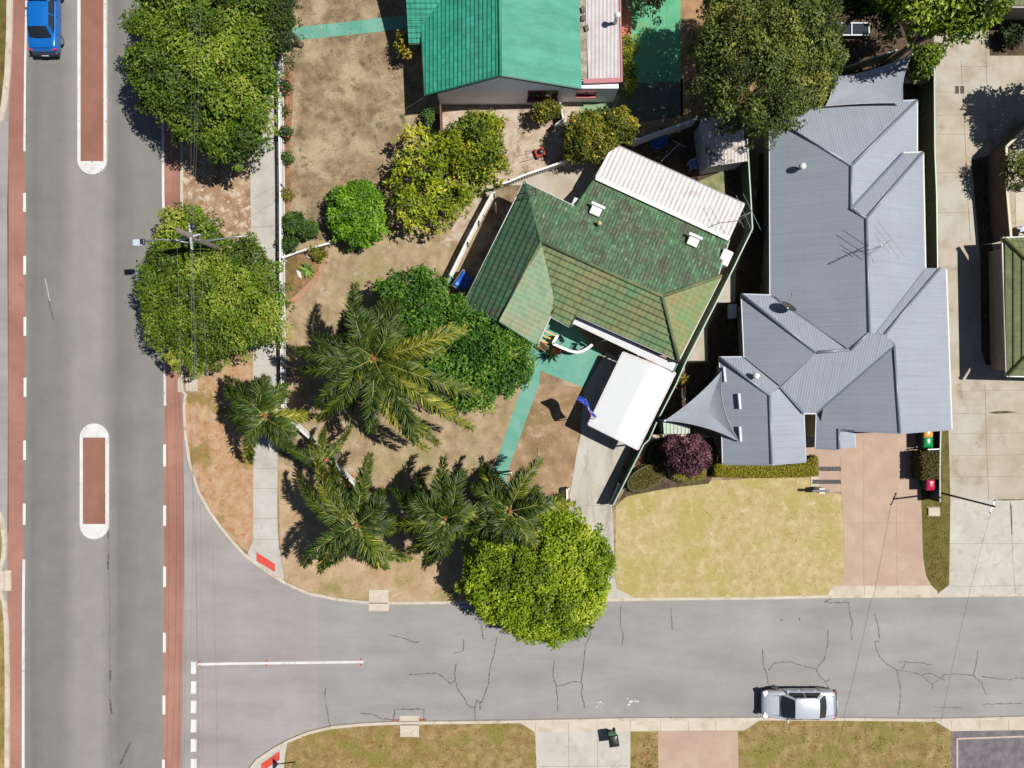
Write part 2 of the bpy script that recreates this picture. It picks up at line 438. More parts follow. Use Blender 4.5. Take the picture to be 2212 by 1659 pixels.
def walls_under(parent, poly, roofz, mat, name='wall', drop=.07):
    """walls that rise to the underside of the roof above them"""
    mb = MB()
    for a, b in zip(poly, poly[1:] + poly[:1]):
        n = max(1, int(math.hypot(b[0] - a[0], b[1] - a[1]) / .25)); pts = [(a[0] + (b[0] - a[0]) * i / n, a[1] + (b[1] - a[1]) * i / n) for i in range(n + 1)]
        for p, q in zip(pts[:-1], pts[1:]): mb.add([(p[0], p[1], .1), (q[0], q[1], .1), (q[0], q[1], roofz(*q) - drop), (p[0], p[1], roofz(*p) - drop)], [(0, 1, 2, 3)])
    return mb.build(name, mat, parent)
def window(parent, p, q, z0, z1, out, frame, glass, t=0.05):
    """p,q plan points of the opening on the wall; out = outward unit vector"""
    p = Vector((p[0], p[1], 0)); q = Vector((q[0], q[1], 0)); o = Vector((out[0], out[1], 0)) * 0.03
    mb = MB()
    for za in (z0, z1): mb.bar(p + o + Vector((0, 0, za)), q + o + Vector((0, 0, za)), t, t)
    for s in (p, p.lerp(q, .5), q): mb.bar(s + o + Vector((0, 0, z0)), s + o + Vector((0, 0, z1)), t, t)
    w = mb.build('window', frame, parent)
    g = MB(); o2 = o * .6
    g.add([p + o2 + Vector((0, 0, z0)), q + o2 + Vector((0, 0, z0)), q + o2 + Vector((0, 0, z1)), p + o2 + Vector((0, 0, z1))], [(0, 1, 2, 3)])
    g.build('pane', glass, w)
    return w
# ================================================================== materials of the place
M_ground = gmat('dry_ground', A(150, 122, 92), A(186, 160, 126), 0.8, c3=A(122, 112, 70), c4=A(205, 186, 158), scale4=1.6)
M_yard = gmat('dry_yard_grass', A(132, 110, 84), A(174, 150, 118), 1.6, c3=A(194, 174, 140), scale3=0.45, lo3=.46, hi3=.62, c4=A(104, 96, 56), scale4=1.3, lo4=.56, hi4=.68, fine=26, fineamt=.32, bmp=.5)
M_yard2 = gmat('trodden_yard', A(160, 136, 102), A(200, 176, 140), 1.3, c3=A(166, 152, 104), scale3=.5, c4=A(205, 184, 168), scale4=1.7, lo4=.58, hi4=.68, fine=30, fineamt=.2)
M_sand = gmat('pale_sand', A(196, 172, 148), A(224, 206, 188), 1.5, c3=A(158, 130, 100), scale3=.9, lo3=.5, hi3=.66, fine=22, fineamt=.2)
M_verge = gmat('leaf_strewn_verge', A(188, 148, 108), A(214, 182, 146), 1.4, c3=A(156, 134, 72), scale3=.6, lo3=.54, hi3=.66, c4=A(188, 108, 72), scale4=3, lo4=.54, hi4=.72, fine=20, fineamt=.3, bmp=.5)
M_verge2 = gmat('sandy_verge', A(158, 122, 88), A(196, 166, 132), 1.6, c4=A(224, 206, 182), scale4=2.2, lo4=.52, hi4=.62, fine=24, fineamt=.28)
M_corner = gmat('corner_verge', A(188, 156, 120), A(212, 184, 150), .9, c3=A(156, 144, 84), scale3=.5, fine=24, fineamt=.2)
M_lawn = gmat('yellow_lawn', A(192, 170, 112), A(212, 192, 142), 2.4, c3=A(188, 174, 102), scale3=.5, lo3=.46, hi3=.66, c4=A(226, 204, 162), scale4=1.6, lo4=.54, hi4=.7, fine=28, fineamt=.24, bmp=.5)
M_south = gmat('south_verge', A(142, 118, 66), A(182, 156, 104), 1.7, c3=A(144, 134, 64), scale3=.55, lo3=.48, hi3=.62, c4=A(150, 100, 58), scale4=.8, lo4=.58, hi4=.72, fine=22, fineamt=.34, bmp=.5)
M_strip = gmat('green_strip_grass', A(92, 84, 34), A(132, 116, 58), 1.5, c3=A(112, 108, 40), fine=22, fineamt=.35, bmp=.5)
M_conc = gmat('pale_concrete', A(205, 198, 186), A(222, 216, 206), .6, c3=A(186, 178, 164), scale3=1.2, lo3=.5, hi3=.75, fine=50, fineamt=.07, bmp=.1)
M_concw = gmat('warm_concrete', A(188, 174, 152), A(210, 196, 175), .5, c3=A(160, 146, 122), scale3=.8, lo3=.55, hi3=.75, c4=A(206, 200, 186), scale4=.25, lo4=.45, hi4=.6, fine=50, fineamt=.07, bmp=.1)
M_path = gmat('footpath_concrete', A(196, 190, 180), A(216, 212, 204), .7, c3=A(180, 172, 160), scale3=1.5, lo3=.55, hi3=.75, fine=50, fineamt=.08, bmp=.1)
M_kerb = gmat('kerb_concrete', A(212, 198, 178), A(230, 218, 200), 1.2, c3=A(186, 168, 140), scale3=1.4, lo3=.55, hi3=.7, fine=30, fineamt=.1, bmp=.15)
M_kerb2 = gmat('crossover_concrete', A(218, 204, 182), A(230, 218, 198), .9, c3=A(204, 188, 164), scale3=1.0, lo3=.5, hi3=.7, fine=40, fineamt=.06, bmp=.1)
M_joint = pmat('concrete_joint_line', A(158, 146, 126), .9)  # slightly darker line colour for the concrete joints
M_drive = gmat('tyre_marked_drive', A(196, 188, 174), A(218, 212, 200), .5, c3=A(150, 144, 134), scale3=.6, lo3=.52, hi3=.72, fine=40, fineamt=.09, bmp=.12, stretch=(1.5, .5, 1), rot=R(12))
M_teal = gmat('teal_paint', A(98, 172, 150), A(122, 188, 168), .8, c3=A(136, 180, 160), scale3=1.4, fine=30, fineamt=.07, bmp=.1, rough=.7)
M_tealp = gmat('green_court_paint', A(84, 178, 128), A(110, 194, 146), .9, c3=A(124, 172, 118), scale3=1.0, fine=30, fineamt=.08, bmp=.1, rough=.7)
M_white = pmat('white_paint', A(246, 246, 242), .5, var=.04)
M_worn = gmat('worn_white_paint', A(232, 230, 226), A(250, 250, 248), 1.5, c3=A(176, 170, 162), scale3=3.0, lo3=.57, hi3=.72, c4=A(128, 122, 118), scale4=2.2, lo4=.7, hi4=.76, fine=40, fineamt=.08, bmp=.05, rough=.6)
M_red = gmat('red_asphalt', A(158, 110, 96), A(172, 122, 107), .35, c3=A(190, 140, 122), scale3=.12, lo3=.4, hi3=.65, c4=A(150, 112, 98), scale4=1.1, lo4=.56, hi4=.8, fine=44, fineamt=.12, bmp=.2)
M_isl = gmat('red_island_paving', A(158, 110, 91), A(170, 120, 101), .4, c3=A(150, 103, 84), scale3=.3, fine=60, fineamt=.12, bmp=.2)
M_tact = gmat('red_tactile', A(222, 78, 64), A(232, 96, 80), 2, fine=20, fineamt=.06, bmp=.2)
M_crack = pmat('bitumen_seal', A(100, 96, 94), .7, var=.3)
M_dark = pmat('dark_rubber', (.012, .012, .013, 1), .7)
M_mulch_shade = gmat('mulch_and_shade_tone', A(74, 58, 44), A(112, 92, 70), 3, c3=A(150, 130, 104), scale3=5, lo3=.6, hi3=.7, fine=25, fineamt=.35, bmp=.6)
M_bark = gmat('tree_bark', (.09, .065, .045, 1), (.17, .13, .09, 1), 6, stretch=(1, 1, .3), fine=30)
M_wood = gmat('weathered_timber', A(128, 118, 104), A(160, 150, 136), 4, stretch=(1, 1, .2), fine=30)
M_galv = pmat('galvanised_steel', A(196, 202, 206), .4, .6, var=.08)
M_glass = pmat('window_glass', (.02, .025, .03, 1), .08, var=.1, spec=.8)
M_wall = gmat('white_rendered_wall', A(236, 234, 230, 1.1), A(244, 242, 238, 1.1), 1.2, fine=30, fineamt=.05, bmp=.2)
M_brick = gmat('cream_brick_wall', A(196, 180, 152), A(214, 198, 172), 3, fine=20, fineamt=.15, bmp=.3)
M_black = pmat('black_plastic', (.015, .015, .016, 1), .4)
M_terra = pmat('terracotta', A(190, 96, 62), .8)
M_colorbond = pmat('pale_green_fence_steel', A(168, 196, 176), .45, var=.06)
M_fencegreen = pmat('dark_green_fence_steel', A(96, 116, 88), .5, var=.08)

# asphalt of the main road: tyre-polished and greyer wheel paths run along the road
def asphalt(name, stops, tint, ns=0.5):
    m, nt, b = newmat(name)
    g = nt.nodes.new('ShaderNodeTexCoord'); sp = nt.nodes.new('ShaderNodeSeparateXYZ'); nt.links.new(g.outputs['Object'], sp.inputs[0])
    v = mapping(nt, (1, .05, 1)); big = mapping(nt)
    wob = mth(nt, 'MULTIPLY', mth(nt, 'SUBTRACT', noise(nt, v, .9, 4), .5), .09)
    x = mth(nt, 'ADD', mth(nt, 'DIVIDE', mth(nt, 'ADD', sp.outputs[0], (CX) / S), 400 / S), wob)
    col = ramp(nt, x, stops) if stops else None
    if not stops: col = ramp(nt, noise(nt, mapping(nt, (.25, 1, 1)), .7, 5), tint)
    col = mixc(nt, 1.0, col, ramp(nt, noise(nt, big, ns, 6, .7), [(.3, (.88, .88, .88, 1)), (.7, (1.1, 1.09, 1.07, 1))]), 'MULTIPLY')
    f = noise(nt, big, 38, 4, .85)
    col = mixc(nt, 1.0, col, ramp(nt, f, [(.25, (.74, .74, .74, 1)), (.75, (1.26, 1.26, 1.26, 1))]), 'MULTIPLY')
    sp2 = noise(nt, big, 9, 2, .5)
    col = mixc(nt, ramp(nt, sp2, [(.72, (0, 0, 0, 1)), (.76, (.5, .5, .5, 1))]), col, A(110, 105, 100))
    nt.links.new(col, b.inputs['Base Color']); b.inputs['Roughness'].default_value = .85; b.inputs['Specular IOR Level'].default_value = .3
    bump(nt, b, f, .35); MATS[name] = m; return m
M_road = asphalt('main_asphalt', [(0, A(170, 168, 164)), (.13, A(142, 141, 138)), (.18, A(130, 129, 126)), (.24, A(139, 137, 133)), (.33, A(141, 138, 134)), (.41, A(161, 157, 152)), (.55, A(163, 159, 154)), (.63, A(133, 131, 127)), (.68, A(138, 136, 132)), (.76, A(147, 144, 140)), (.86, A(148, 145, 140)), (1, A(164, 160, 156))], None)
M_side = asphalt('side_asphalt', None, [(.3, A(157, 155, 153)), (.7, A(177, 174, 171))], .25)
M_sidew = asphalt('side_asphalt_junction', None, [(.3, A(164, 158, 155)), (.7, A(184, 178, 175))], .25)

# ================================================================== ground and roads
g = sheet('ground', [(-9000, -9000), (11000, -9000), (11000, 11000), (-9000, 11000)], -0.06, M_ground)
main = sheet('main_road', [(-330, -1200), (400, -1200), (400, 2900), (-330, 2900)], 0.0, M_road)
KERB_N = [(388, -400), (389, 200), (389, 330), (390, 720), (390, 845), (397.5, 852), (393.8, 879.5), (397.5, 942), (406, 999.5), (425, 1062), (450, 1107), (475, 1142), (500, 1172), (525, 1199.5), (553, 1221), (585, 1244), (615, 1263), (665, 1285), (728, 1298), (783, 1304), (850, 1306), (965, 1305), (1110, 1302), (1301, 1299.5), (1371, 1298), (1659, 1295), (1781, 1292), (2024, 1290.5), (2212, 1288), (2900, 1280)]
KERB_S = [(520, 1900), (528, 1690), (538, 1660), (553, 1641), (590, 1616), (623, 1598), (665, 1581), (715, 1569), (778, 1563), (838, 1560), (910, 1559), (1106, 1556.5), (1363, 1551.5), (1659, 1550.5), (1809, 1551), (2014, 1553), (2212, 1548), (2900, 1540)]
side = sheet('side_road', [(396, 830), (470, 1100), (560, 1200), (700, 1250), (2900, 1200), (2900, 1700), (700, 1800), (380, 2900), (396, 1660)], 0.004, M_side)
sheet('worn_surfacing', [(397, 835), (470, 1100), (560, 1200), (688, 1270), (688, 1600), (560, 1700), (396, 1750)], 0.007, M_sidew, side)
west = sheet('side_street', [(-700, 262), (18, 262), (18, 1150), (-700, 1150)], 0.004, M_sidew)

def block(name, kerb, far, mat):
    """raised verge and gardens behind a kerb line"""
    mb = MB(); pts = [tuple(W(x, y, .1)[:2]) for x, y in kerb + far]
    mb.prism(pts, -.05, .10); o = mb.build(name, mat); o['kind'] = 'structure'; return o
def kerb(name, px, side=1, w=.17):
    mb = MB(); P = [W(x, y, .115) for x, y in px]; n = len(P); off = []
    for i in range(n):
        d = (P[min(i + 1, n - 1)] - P[max(i - 1, 0)]); d.z = 0; d.normalize(); off.append(Vector((-d.y, d.x, 0)) * side)
    i0 = P; i1 = [p + o * w for p, o in zip(P, off)]; lo = [p - o * .03 - Vector((0, 0, .105)) for p, o in zip(P, off)]
    for i in range(n - 1):
        mb.add([i0[i], i0[i + 1], i1[i + 1], i1[i], lo[i], lo[i + 1], i1[i] - Vector((0, 0, .1)), i1[i + 1] - Vector((0, 0, .1))],
               [(0, 1, 2, 3), (4, 5, 1, 0), (3, 2, 7, 6)])
    o = mb.build(name, M_kerb); o['kind'] = 'structure'; return o
block('north_garden_ground', [(x + .5, y) for x, y in KERB_N], [(2900, -1500), (392, -1500)], M_yard)
block('south_verge_ground', [(x, y + .5) for x, y in KERB_S], [(2900, 2900), (520, 2900)], M_south)
KW1 = [(26, -600), (25, -20), (24, 60), (20, 160), (12, 230), (5, 258), (-15, 280), (-80, 296), (-700, 300)]
KW2 = [(-700, 1085), (-60, 1090), (-15, 1096), (0, 1107), (7, 1130), (12, 1167), (10, 1205), (2, 1232), (1, 1277), (12, 1302), (16, 1357), (18, 1460), (17.5, 1659), (17, 2200)]
block('north_west_verge_ground', KW1, [(-700, -600)], M_strip)
block('south_west_verge_ground', KW2, [(-700, 2200)], M_south)
kerb('kerb', KERB_N, 1); kerb('kerb', KERB_S, -1); kerb('kerb', KW1, -1, .3); kerb('kerb', KW2, -1, .22)

# painted lanes and lines, parts of the roads
sheet('cycle_lane', [(24, -400), (57, -400), (55, 160), (53, 330), (54, 700), (54, 860), (50, 1200), (46, 1500), (44, 2200), (18, 2200), (17, 1500), (16, 1200), (17.5, 860), (16, 450), (19, 260), (24, 60)], .004, M_red, main)
sheet('cycle_lane', [(351, -400), (389, -400), (389.5, 700), (396, 960), (397, 1160), (396, 1350), (393, 1500), (390, 1660), (388, 2200), (348, 2200), (352, 1660), (354, 1350), (355, 1100), (356, 700), (354, 300)], .004, M_red, main)
def line(px, w, par, mat=M_worn, name='edge_line', z=.008):
    mb = MB(); ribbon(mb, px, w, z); return mb.build(name, mat, par)
line([(57.5, -300), (57, 0), (54, 160), (52.8, 326)], .13, main)
line([(51.5, 1210), (50.5, 1300), (50, 1659), (50, 2000)], .17, main)
line([(351, -300), (351.5, 250), (352.5, 420), (354.5, 500), (355.5, 760), (356.5, 875)], .15, main)
for x, a, b in ((53, 418, 456), (53.3, 554, 592), (53.8, 686, 724), (54, 817, 856), (53, 953, 992.5), (52.3, 1089, 1132), (355.5, 961, 1006), (355.5, 1093, 1134.5), (355.5, 1225, 1267), (355, 1368, 1408), (354, 1503.5, 1542), (353, 1642, 1690)):
    line([(x, a), (x, b)], .17, main, M_white, 'lane_dash')
for a, b in ((1431, 1453), (1474, 1496), (1516, 1538), (1557, 1579.5), (1599, 1621.5), (1642, 1664)):
    line([(418.5, a), (418, b)], .34, side, M_worn if a < 1460 else M_white, 'give_way_dash', .012)
line([(428, 1435.5), (500, 1433.5), (640, 1432), (784, 1430)], .15, side, M_worn, 'centre_line', .012)
st = None
for i, (x, y) in enumerate(((432, 1429), (432, 1438.5), (576, 1427), (576, 1437.5), (780, 1424.5), (780, 1436))):
    if st is None:
        st = MB().lathe((0, 0, 0), [(.0, .035), (.045, .033), (.07, .012), (.075, 0)], 12).build('road_stud', pmat('orange_stud', A(214, 122, 70), .4)); o = st
    else: o = st.copy(); COL.objects.link(o)
    o.location = W(x, y, .011)
    e = ('west end', 'middle', 'east end')[i // 2]; s_ = ('north', 'south')[i % 2]
    tag(o, f'orange road stud on the {s_} side of the centre line, at its {e}', 'road stud', 'road studs along the centre line')
# cracks in the side road
CR = [TL(1, 3, [(600, 965), (595, 1050), (612, 1140), (625, 1220), (638, 1295)]), TL(1, 3, [(900, 1188), (1010, 1193), (1075, 1232), (1188, 1242), (1200, 1150), (1330, 1153), (1450, 1148), (1453, 1245)]),
 TL(1, 3, [(1145, 508), (1250, 530), (1375, 573), (1420, 567)]), TL(1, 3, [(1710, 668), (1790, 648), (1797, 550)]), TL(1, 3, [(1948, 400), (1955, 490), (1966, 545)]),
 TL(1, 3, [(2083, 530), (2060, 655), (2052, 700), (2025, 770), (2015, 880), (2005, 940), (1965, 1060), (1935, 1100), (1935, 1165)]), TL(1, 3, [(1320, 853), (1480, 843), (1580, 845), (1640, 890), (1680, 932), (1720, 905), (1718, 830), (1728, 760)]),
 TL(1, 3, [(1720, 905), (1740, 975), (1790, 1040), (1835, 1125), (1890, 1137), (1895, 1250)]), TL(1, 3, [(1890, 1137), (1912, 1070), (1925, 1093), (1945, 1090)]),
 TL(2, 3, [(362, 735), (352, 860), (385, 950), (393, 1060), (395, 1170)]), TL(2, 3, [(385, 950), (450, 942), (510, 912), (597, 915)]), TL(2, 3, [(675, 440), (678, 510), (635, 600), (620, 770), (597, 915), (610, 950), (600, 1010), (630, 1140)]),
 TL(2, 3, [(940, 260), (940, 440), (963, 510), (950, 600)]), TL(2, 3, [(1375, 280), (1380, 380), (1385, 465)]), TL(2, 3, [(2165, 630), (2170, 760), (2200, 850), (2212, 920), (2232, 960)]),
 TL(3, 3, [(5, 820), (55, 750), (190, 740), (270, 768), (415, 802), (485, 715), (520, 570), (515, 465)]), TL(3, 3, [(415, 802), (440, 860), (500, 915), (530, 990)]), TL(3, 3, [(500, 915), (535, 890)]),
 TL(3, 3, [(545, 198), (490, 225), (570, 232), (695, 228), (715, 350), (730, 400), (715, 470), (728, 550)]), TL(3, 3, [(918, 325), (945, 400), (965, 540)]), TL(3, 3, [(960, 570), (920, 560), (935, 630), (965, 700), (1030, 760), (1110, 810), (1240, 830), (1325, 858), (1420, 935), (1500, 880), (1530, 848), (1680, 850), (1775, 855), (1800, 750), (1812, 650)]),
 TL(3, 3, [(1110, 810), (1140, 920), (1145, 1060), (1128, 1200)]), TL(3, 3, [(1120, 740), (1300, 748), (1420, 768)]), TL(3, 3, [(1155, 805), (1185, 755)]), TL(3, 3, [(1325, 858), (1400, 838), (1530, 900)]), TL(3, 3, [(1420, 935), (1418, 975)]),
 TL(3, 3, [(1775, 855), (1850, 930), (1880, 1020)]), TL(3, 3, [(1850, 870), (2090, 897), (2150, 880), (2212, 882)]), TL(3, 3, [(1440, 1133), (1675, 1138)]), TL(3, 3, [(1855, 1108), (2100, 1103), (2200, 1100)])]
def wiggle(px, n=6, a=.9):
    out = []
    for i in range(len(px) - 1):
        for k in range(n):
            t = k / n; out.append((px[i][0] + (px[i + 1][0] - px[i][0]) * t + random.uniform(-a, a), px[i][1] + (px[i + 1][1] - px[i][1]) * t + random.uniform(-a, a)))
    return out + [px[-1]]
for c in CR:
    mb = MB(); ribbon(mb, wiggle(c), .05, .0075, .7); mb.build('crack_seal', M_crack, side)
for px in (TL(0, 2, [(935, 1270), (940, 1659)]), TL(0, 3, [(940, 0), (948, 300), (950, 900), (950, 1150), (960, 1659)])):
    mb = MB(); ribbon(mb, wiggle(px, 12, .3), .05, .004, .6); mb.build('crack_seal', pmat('faint_seam', A(128, 122, 118), .8), main)
for px in (TL(0, 2, [(932, 1270), (936, 1330)]), TL(0, 2, [(938, 1460), (932, 1600)]), TL(0, 3, [(950, 820), (952, 900)]), TL(0, 3, [(948, 1060), (965, 1190)]), TL(0, 3, [(1125, 1440), (1085, 1530), (1040, 1620)])):
    mb = MB(); ribbon(mb, wiggle(px, 6, .4), .12, .0045, .7); mb.build('tar_patch', M_crack, main)
line([T(0, 1, 390, 750), T(0, 1, 430, 940)], .07, main, gmat('faded_white_scrape', A(206, 200, 194), A(176, 170, 165), 3), 'paint_scrape', .004)
line([T(0, 1, 420, 935), T(0, 1, 460, 1100)], .07, main, M_crack, 'tar_scrape', .004)
spl = MB()
for x, y, r in ((2330, 1085, .13), (2365, 1080, .12), (2385, 1083, .1), (2310, 1112, .09), (2300, 1060, .05), (2048, 1095, .06), (2065, 1090, .07), (2085, 1105, .05), (2035, 1128, .06)):
    c = W(*T(2, 3, x - 1300, y), .008)
    spl.add([c + Vector((r * random.uniform(.6, 1.2) * math.cos(k * .7), r * random.uniform(.4, .8) * math.sin(k * .7), 0)) for k in range(9)], [tuple(range(9))])
spl.build('paint_splash', M_worn, side)
for x, y in ((115, 380), (272, 375)):
    mb = MB(); c = W(*T(3, 3, x, y), .008); mb.add([c + Vector((.05 * random.uniform(.6, 1.3) * math.cos(k * .7), .09 * random.uniform(.7, 1.2) * math.sin(k * .7), 0)) for k in range(9)], [tuple(range(9))]); mb.build('oil_spot', M_crack, side)

# ------------------------------------------------------------------ traffic islands
def island(label, x0, x1, y0, y1, r0, r1, ry0, ry1, top, bot):
    cx = (x0 + x1) / 2; rw = (x1 - x0) / 2; pts = []
    if top: pts += [(cx - rw * math.cos(t), y0 + rw * 1.0 - rw * math.sin(t)) for t in np.linspace(0, math.pi, 15)]
    else: pts += [(x0, y0), (x1, y0)]
    if bot: pts += [(cx + rw * math.cos(t), y1 - rw + rw * math.sin(t)) for t in np.linspace(0, math.pi, 15)]
    else: pts += [(x1, y1), (x0, y1)]
    root = thing('traffic_island', W(cx, (max(y0, 0) + y1) / 2, .0), label, 'traffic island', 'painted islands in the main road')
    mb = MB(); mb.prism([tuple(W(x, y, .1)[:2]) for x, y in pts], 0, .10); mb.build('kerb_border', M_worn, root, bevel=.03)
    mb = MB(); mb.poly([W(x, y, .106) for x, y in ((r0, ry1), (r1, ry1), (r1, ry0), (r0, ry0))]); mb.build('paving', M_isl, root)
island('long white-edged red island running out of the top of the road', 167, 230, -300, 377, 174, 223.5, -300, 348, False, True)
island('short white-edged red island with two rounded white ends', 172, 234.5, 914.5, 1165, 179, 227.5, 945, 1132, True, True)

# ------------------------------------------------------------------ yards and paths (sheets on the garden ground)
Z1, Z2, Z3 = .104, .108, .112
sheet('sandy_verge', [(395, 0), (395, 720), (396, 845), (405, 850), (545, 850), (543, 0)], Z1, M_verge2)
sheet('leafy_verge', [(403, 860), (401, 900), (404, 942), (412, 998), (431, 1058), (455, 1102), (480, 1136), (505, 1166), (535, 1192), (547, 1165), (547, 780), (480, 790), (420, 830)], Z1 + .0012, M_verge)
sheet('corner_verge', [(600, 1000), (605, 1180), (616, 1255), (668, 1278), (730, 1291), (790, 1297), (900, 1299), (1240, 1296), (1240, 1090), (1000, 1110), (800, 1060)], Z1 + .0028, M_corner)
sheet('garden_lawn', [(612, 520), (720, 520), (1000, 470), (1060, 420), (1000, 600), (1120, 780), (1140, 830), (1060, 1020), (900, 1100), (760, 1040), (660, 940), (615, 860)], Z1 + .0007, M_yard2)
sheet('side_lawn', [(1120, 870), (1165, 830), (1262, 836), (1262, 900), (1248, 950), (1236, 1045), (1228, 1090), (1090, 1100), (1060, 1050)], Z1 + .0014, gmat('leafy_lawn', A(154, 124, 90), A(188, 158, 124), 1.0, c3=A(124, 112, 60), c4=A(208, 180, 156), scale4=2, lo4=.58, hi4=.68, fine=24, fineamt=.28))
sheet('sand_yard', [(950, 228), (1260, 215), (1215, 350), (1110, 395), (1060, 410), (1010, 520), (960, 520), (1080, 330), (950, 310)], Z1 + .0021, M_sand)
sheet('rear_paving', [(1100, 400), (1285, 330), (1320, 330), (1240, 450), (1130, 400)], Z2, M_concw)
fp = sheet('footpath', [(541, -300), (601, -300), (600, 860), (599, 1120), (601, 1172), (613.5, 1244), (614, 1259), (575, 1236), (534, 1197), (547, 1165), (547, 840), (541, 415)], Z1 + .002, M_path)
for y in (-40, 40, 120, 200, 280, 490, 600, 690, 790, 865, 940, 1012, 1055, 1120, 1165):
    mb = MB(); ribbon(mb, [(543, y), (600, y)], .02, Z2 + .002); mb.build('joint', M_joint, fp)
sheet('tactile_pad', [(554, 1193), (594, 1218), (594, 1236), (554, 1212)], Z2 + .002, M_tact, fp)
sr = sheet('kerb_ramp', [(536, 1664), (555, 1642), (592, 1617), (621, 1601), (616, 1630), (610, 1690), (536, 1690)], Z1 + .002, M_path)
sheet('tactile_pad', [(564, 1650), (604, 1622), (604, 1641), (564, 1668)], Z2 + .002, M_tact, sr)
tp = sheet('teal_path', [(600, 64), (818, 39), (900, 30), (900, 58), (815, 69), (600, 91)], Z2, M_teal)
for x in (670, 705, 745, 780):
    mb = MB(); ribbon(mb, [(x, 88 - (x - 600) * .105), (x, 64 - (x - 600) * .115)], .02, Z3); mb.build('joint', pmat('teal_joint', A(90, 150, 128), .8), tp)
gp = sheet('green_paving', [(1364, -60), (1470, -60), (1470, 176), (1364, 180)], Z1 + .001, M_tealp)
sheet('side_paving', [(1340, 170), (1475, 172), (1475, 250), (1340, 270), (1300, 262), (1300, 200)], Z1, gmat('shade_dark_paving', A(96, 104, 92), A(120, 124, 108), 1.5))  # grey darkened to put the big tree's shade into the paving
sheet('green_paving', [(1206, 222), (1340, 205), (1320, 262), (1206, 262)], Z1 + .0015, gmat('faded_green_paving', A(140, 176, 132), A(160, 186, 146), 1.5))
for a, b in (((1364, 60), (1470, 58)), ((1364, 110), (1470, 108)), ((1364, 160), (1470, 158)), ((1405, 0), (1405, 230)), ((1440, 0), (1440, 230))):
    mb = MB(); ribbon(mb, [a, b], .02, Z2); mb.build('joint', pmat('green_joint', A(80, 150, 104), .8), gp)
sheet('terracotta_paving', [(1343, 18), (1365, 30), (1365, 84), (1343, 80)], Z2, gmat('terracotta_slabs', A(196, 122, 92), A(214, 142, 112), 2))
sheet('yard_grass', [(1470, -60), (1700, -60), (1700, 250), (1470, 250)], Z1, gmat('bare_back_yard', A(160, 124, 88), A(196, 158, 116), 1.2, c3=A(130, 110, 66), fine=24, fineamt=.25))
pat = sheet('teal_patio', [(1130, 800), (1150, 690), (1200, 670), (1300, 764), (1264, 838), (1168, 801), (1150, 806)], Z2, M_teal)
sheet('teal_path', [(1140, 802), (1167, 802), (1165, 829), (1106, 992), (1092, 1034), (1064, 1028), (1068, 1009), (1106, 897), (1130, 829)], Z2 - .001, M_teal)
dr = sheet('driveway', [(1310, 760), (1400, 800), (1363, 968), (1326, 1049), (1322, 1094), (1326, 1159), (1328, 1244), (1333, 1271.5), (1371, 1291), (1371, 1296.5), (1240, 1298), (1250, 1250), (1228, 1150), (1228, 1087), (1236, 1042), (1243.5, 992), (1253.5, 943), (1262, 838)], Z2, M_drive)
mb = MB(); ribbon(mb, [(1229, 1091), (1322, 1092)], .02, Z3); mb.build('joint', M_joint, dr)
mb = MB(); ribbon(mb, [(1331, 1272), (1331, 1297)], .02, Z3); mb.build('joint', M_joint, dr)
sheet('front_lawn', [(1330, 1095), (1356, 1070), (1443, 1056), (1476, 1043), (1659, 1031), (1749, 1029), (1752, 1062), (1818, 1066), (1825, 1230), (1814, 1264), (1798, 1265), (1785, 1287), (1659, 1290), (1372, 1292.5), (1334, 1271), (1329, 1244)], Z1, M_lawn)
M_pink = gmat('pink_pavers', A(200, 172, 150), A(212, 184, 162), 1.2, c3=A(196, 164, 146), scale3=.3, fine=26, fineamt=.12, bmp=.3)
pd = sheet('paved_drive', [(1736, 890), (1816, 920), (2030, 930), (2031, 1012), (1990, 1014), (1990, 1080), (1994, 1204), (2000, 1242), (2011, 1264.5), (1814, 1264.5), (1825, 1230), (1819, 1067), (1817, 1063), (1770, 1063), (1768, 990), (1736, 985)], Z2, M_pink)
for px in ([(1866, 950), (1866, 1264)], [(1816, 985), (1816, 1068)], [(1936, 1060), (1938, 1264)], [(1818, 1130), (1992, 1130)]):
    mb = MB(); ribbon(mb, px, .018, Z3); mb.build('joint', pmat('paver_joint', A(182, 146, 124), .9), pd)
M_peb = gmat('dark_pebbles', A(70, 70, 70), A(120, 118, 114), 14, fine=40, fineamt=.4, bmp=.8)
for y0, y1, x0 in ((1008, 1017.5, 1769), (1036, 1045.5, 1755)):
    sheet('pebble_strip', [(x0, y0), (1816, y0), (1817, y1), (x0, y1)], Z3, M_peb, pd)
sheet('entry_path', [(1752, 1030), (1817, 1028), (1818, 1063), (1752, 1061)], Z2 - .001, M_kerb2)
co = sheet('crossover', [(1784, 1291.4), (1798, 1264.8), (2012, 1264.8), (2025, 1277), (2025, 1289.5)], Z3, M_kerb2)
for x in (1868, 1940):
    mb = MB(); ribbon(mb, [(x, 1266), (x, 1290)], .018, Z3 + .004); mb.build('joint', M_joint, co)
sheet('grass_strip', [(1990, 1012), (2032, 1014), (2032, 925), (2050, 930), (2053, 1080), (2050, 1264), (2026, 1280), (2012, 1264), (2000, 1242), (1994, 1204), (1990, 1080)], Z1, M_strip)
bd = sheet('shared_driveway', [(2016, -300), (2700, -300), (2700, 1283), (2212, 1287), (2026, 1289), (2026, 1282), (2050, 1264), (2053, 1080), (2049, 930), (2030, 600), (2020, 300)], Z2 - .001, M_concw)
sheet('resurfaced_slab', [(2053, 1080), (2212, 1079), (2700, 1078), (2700, 1282), (2212, 1286.5), (2027, 1288.5), (2027, 1283), (2051, 1264)], Z3 - .002, M_conc, bd)
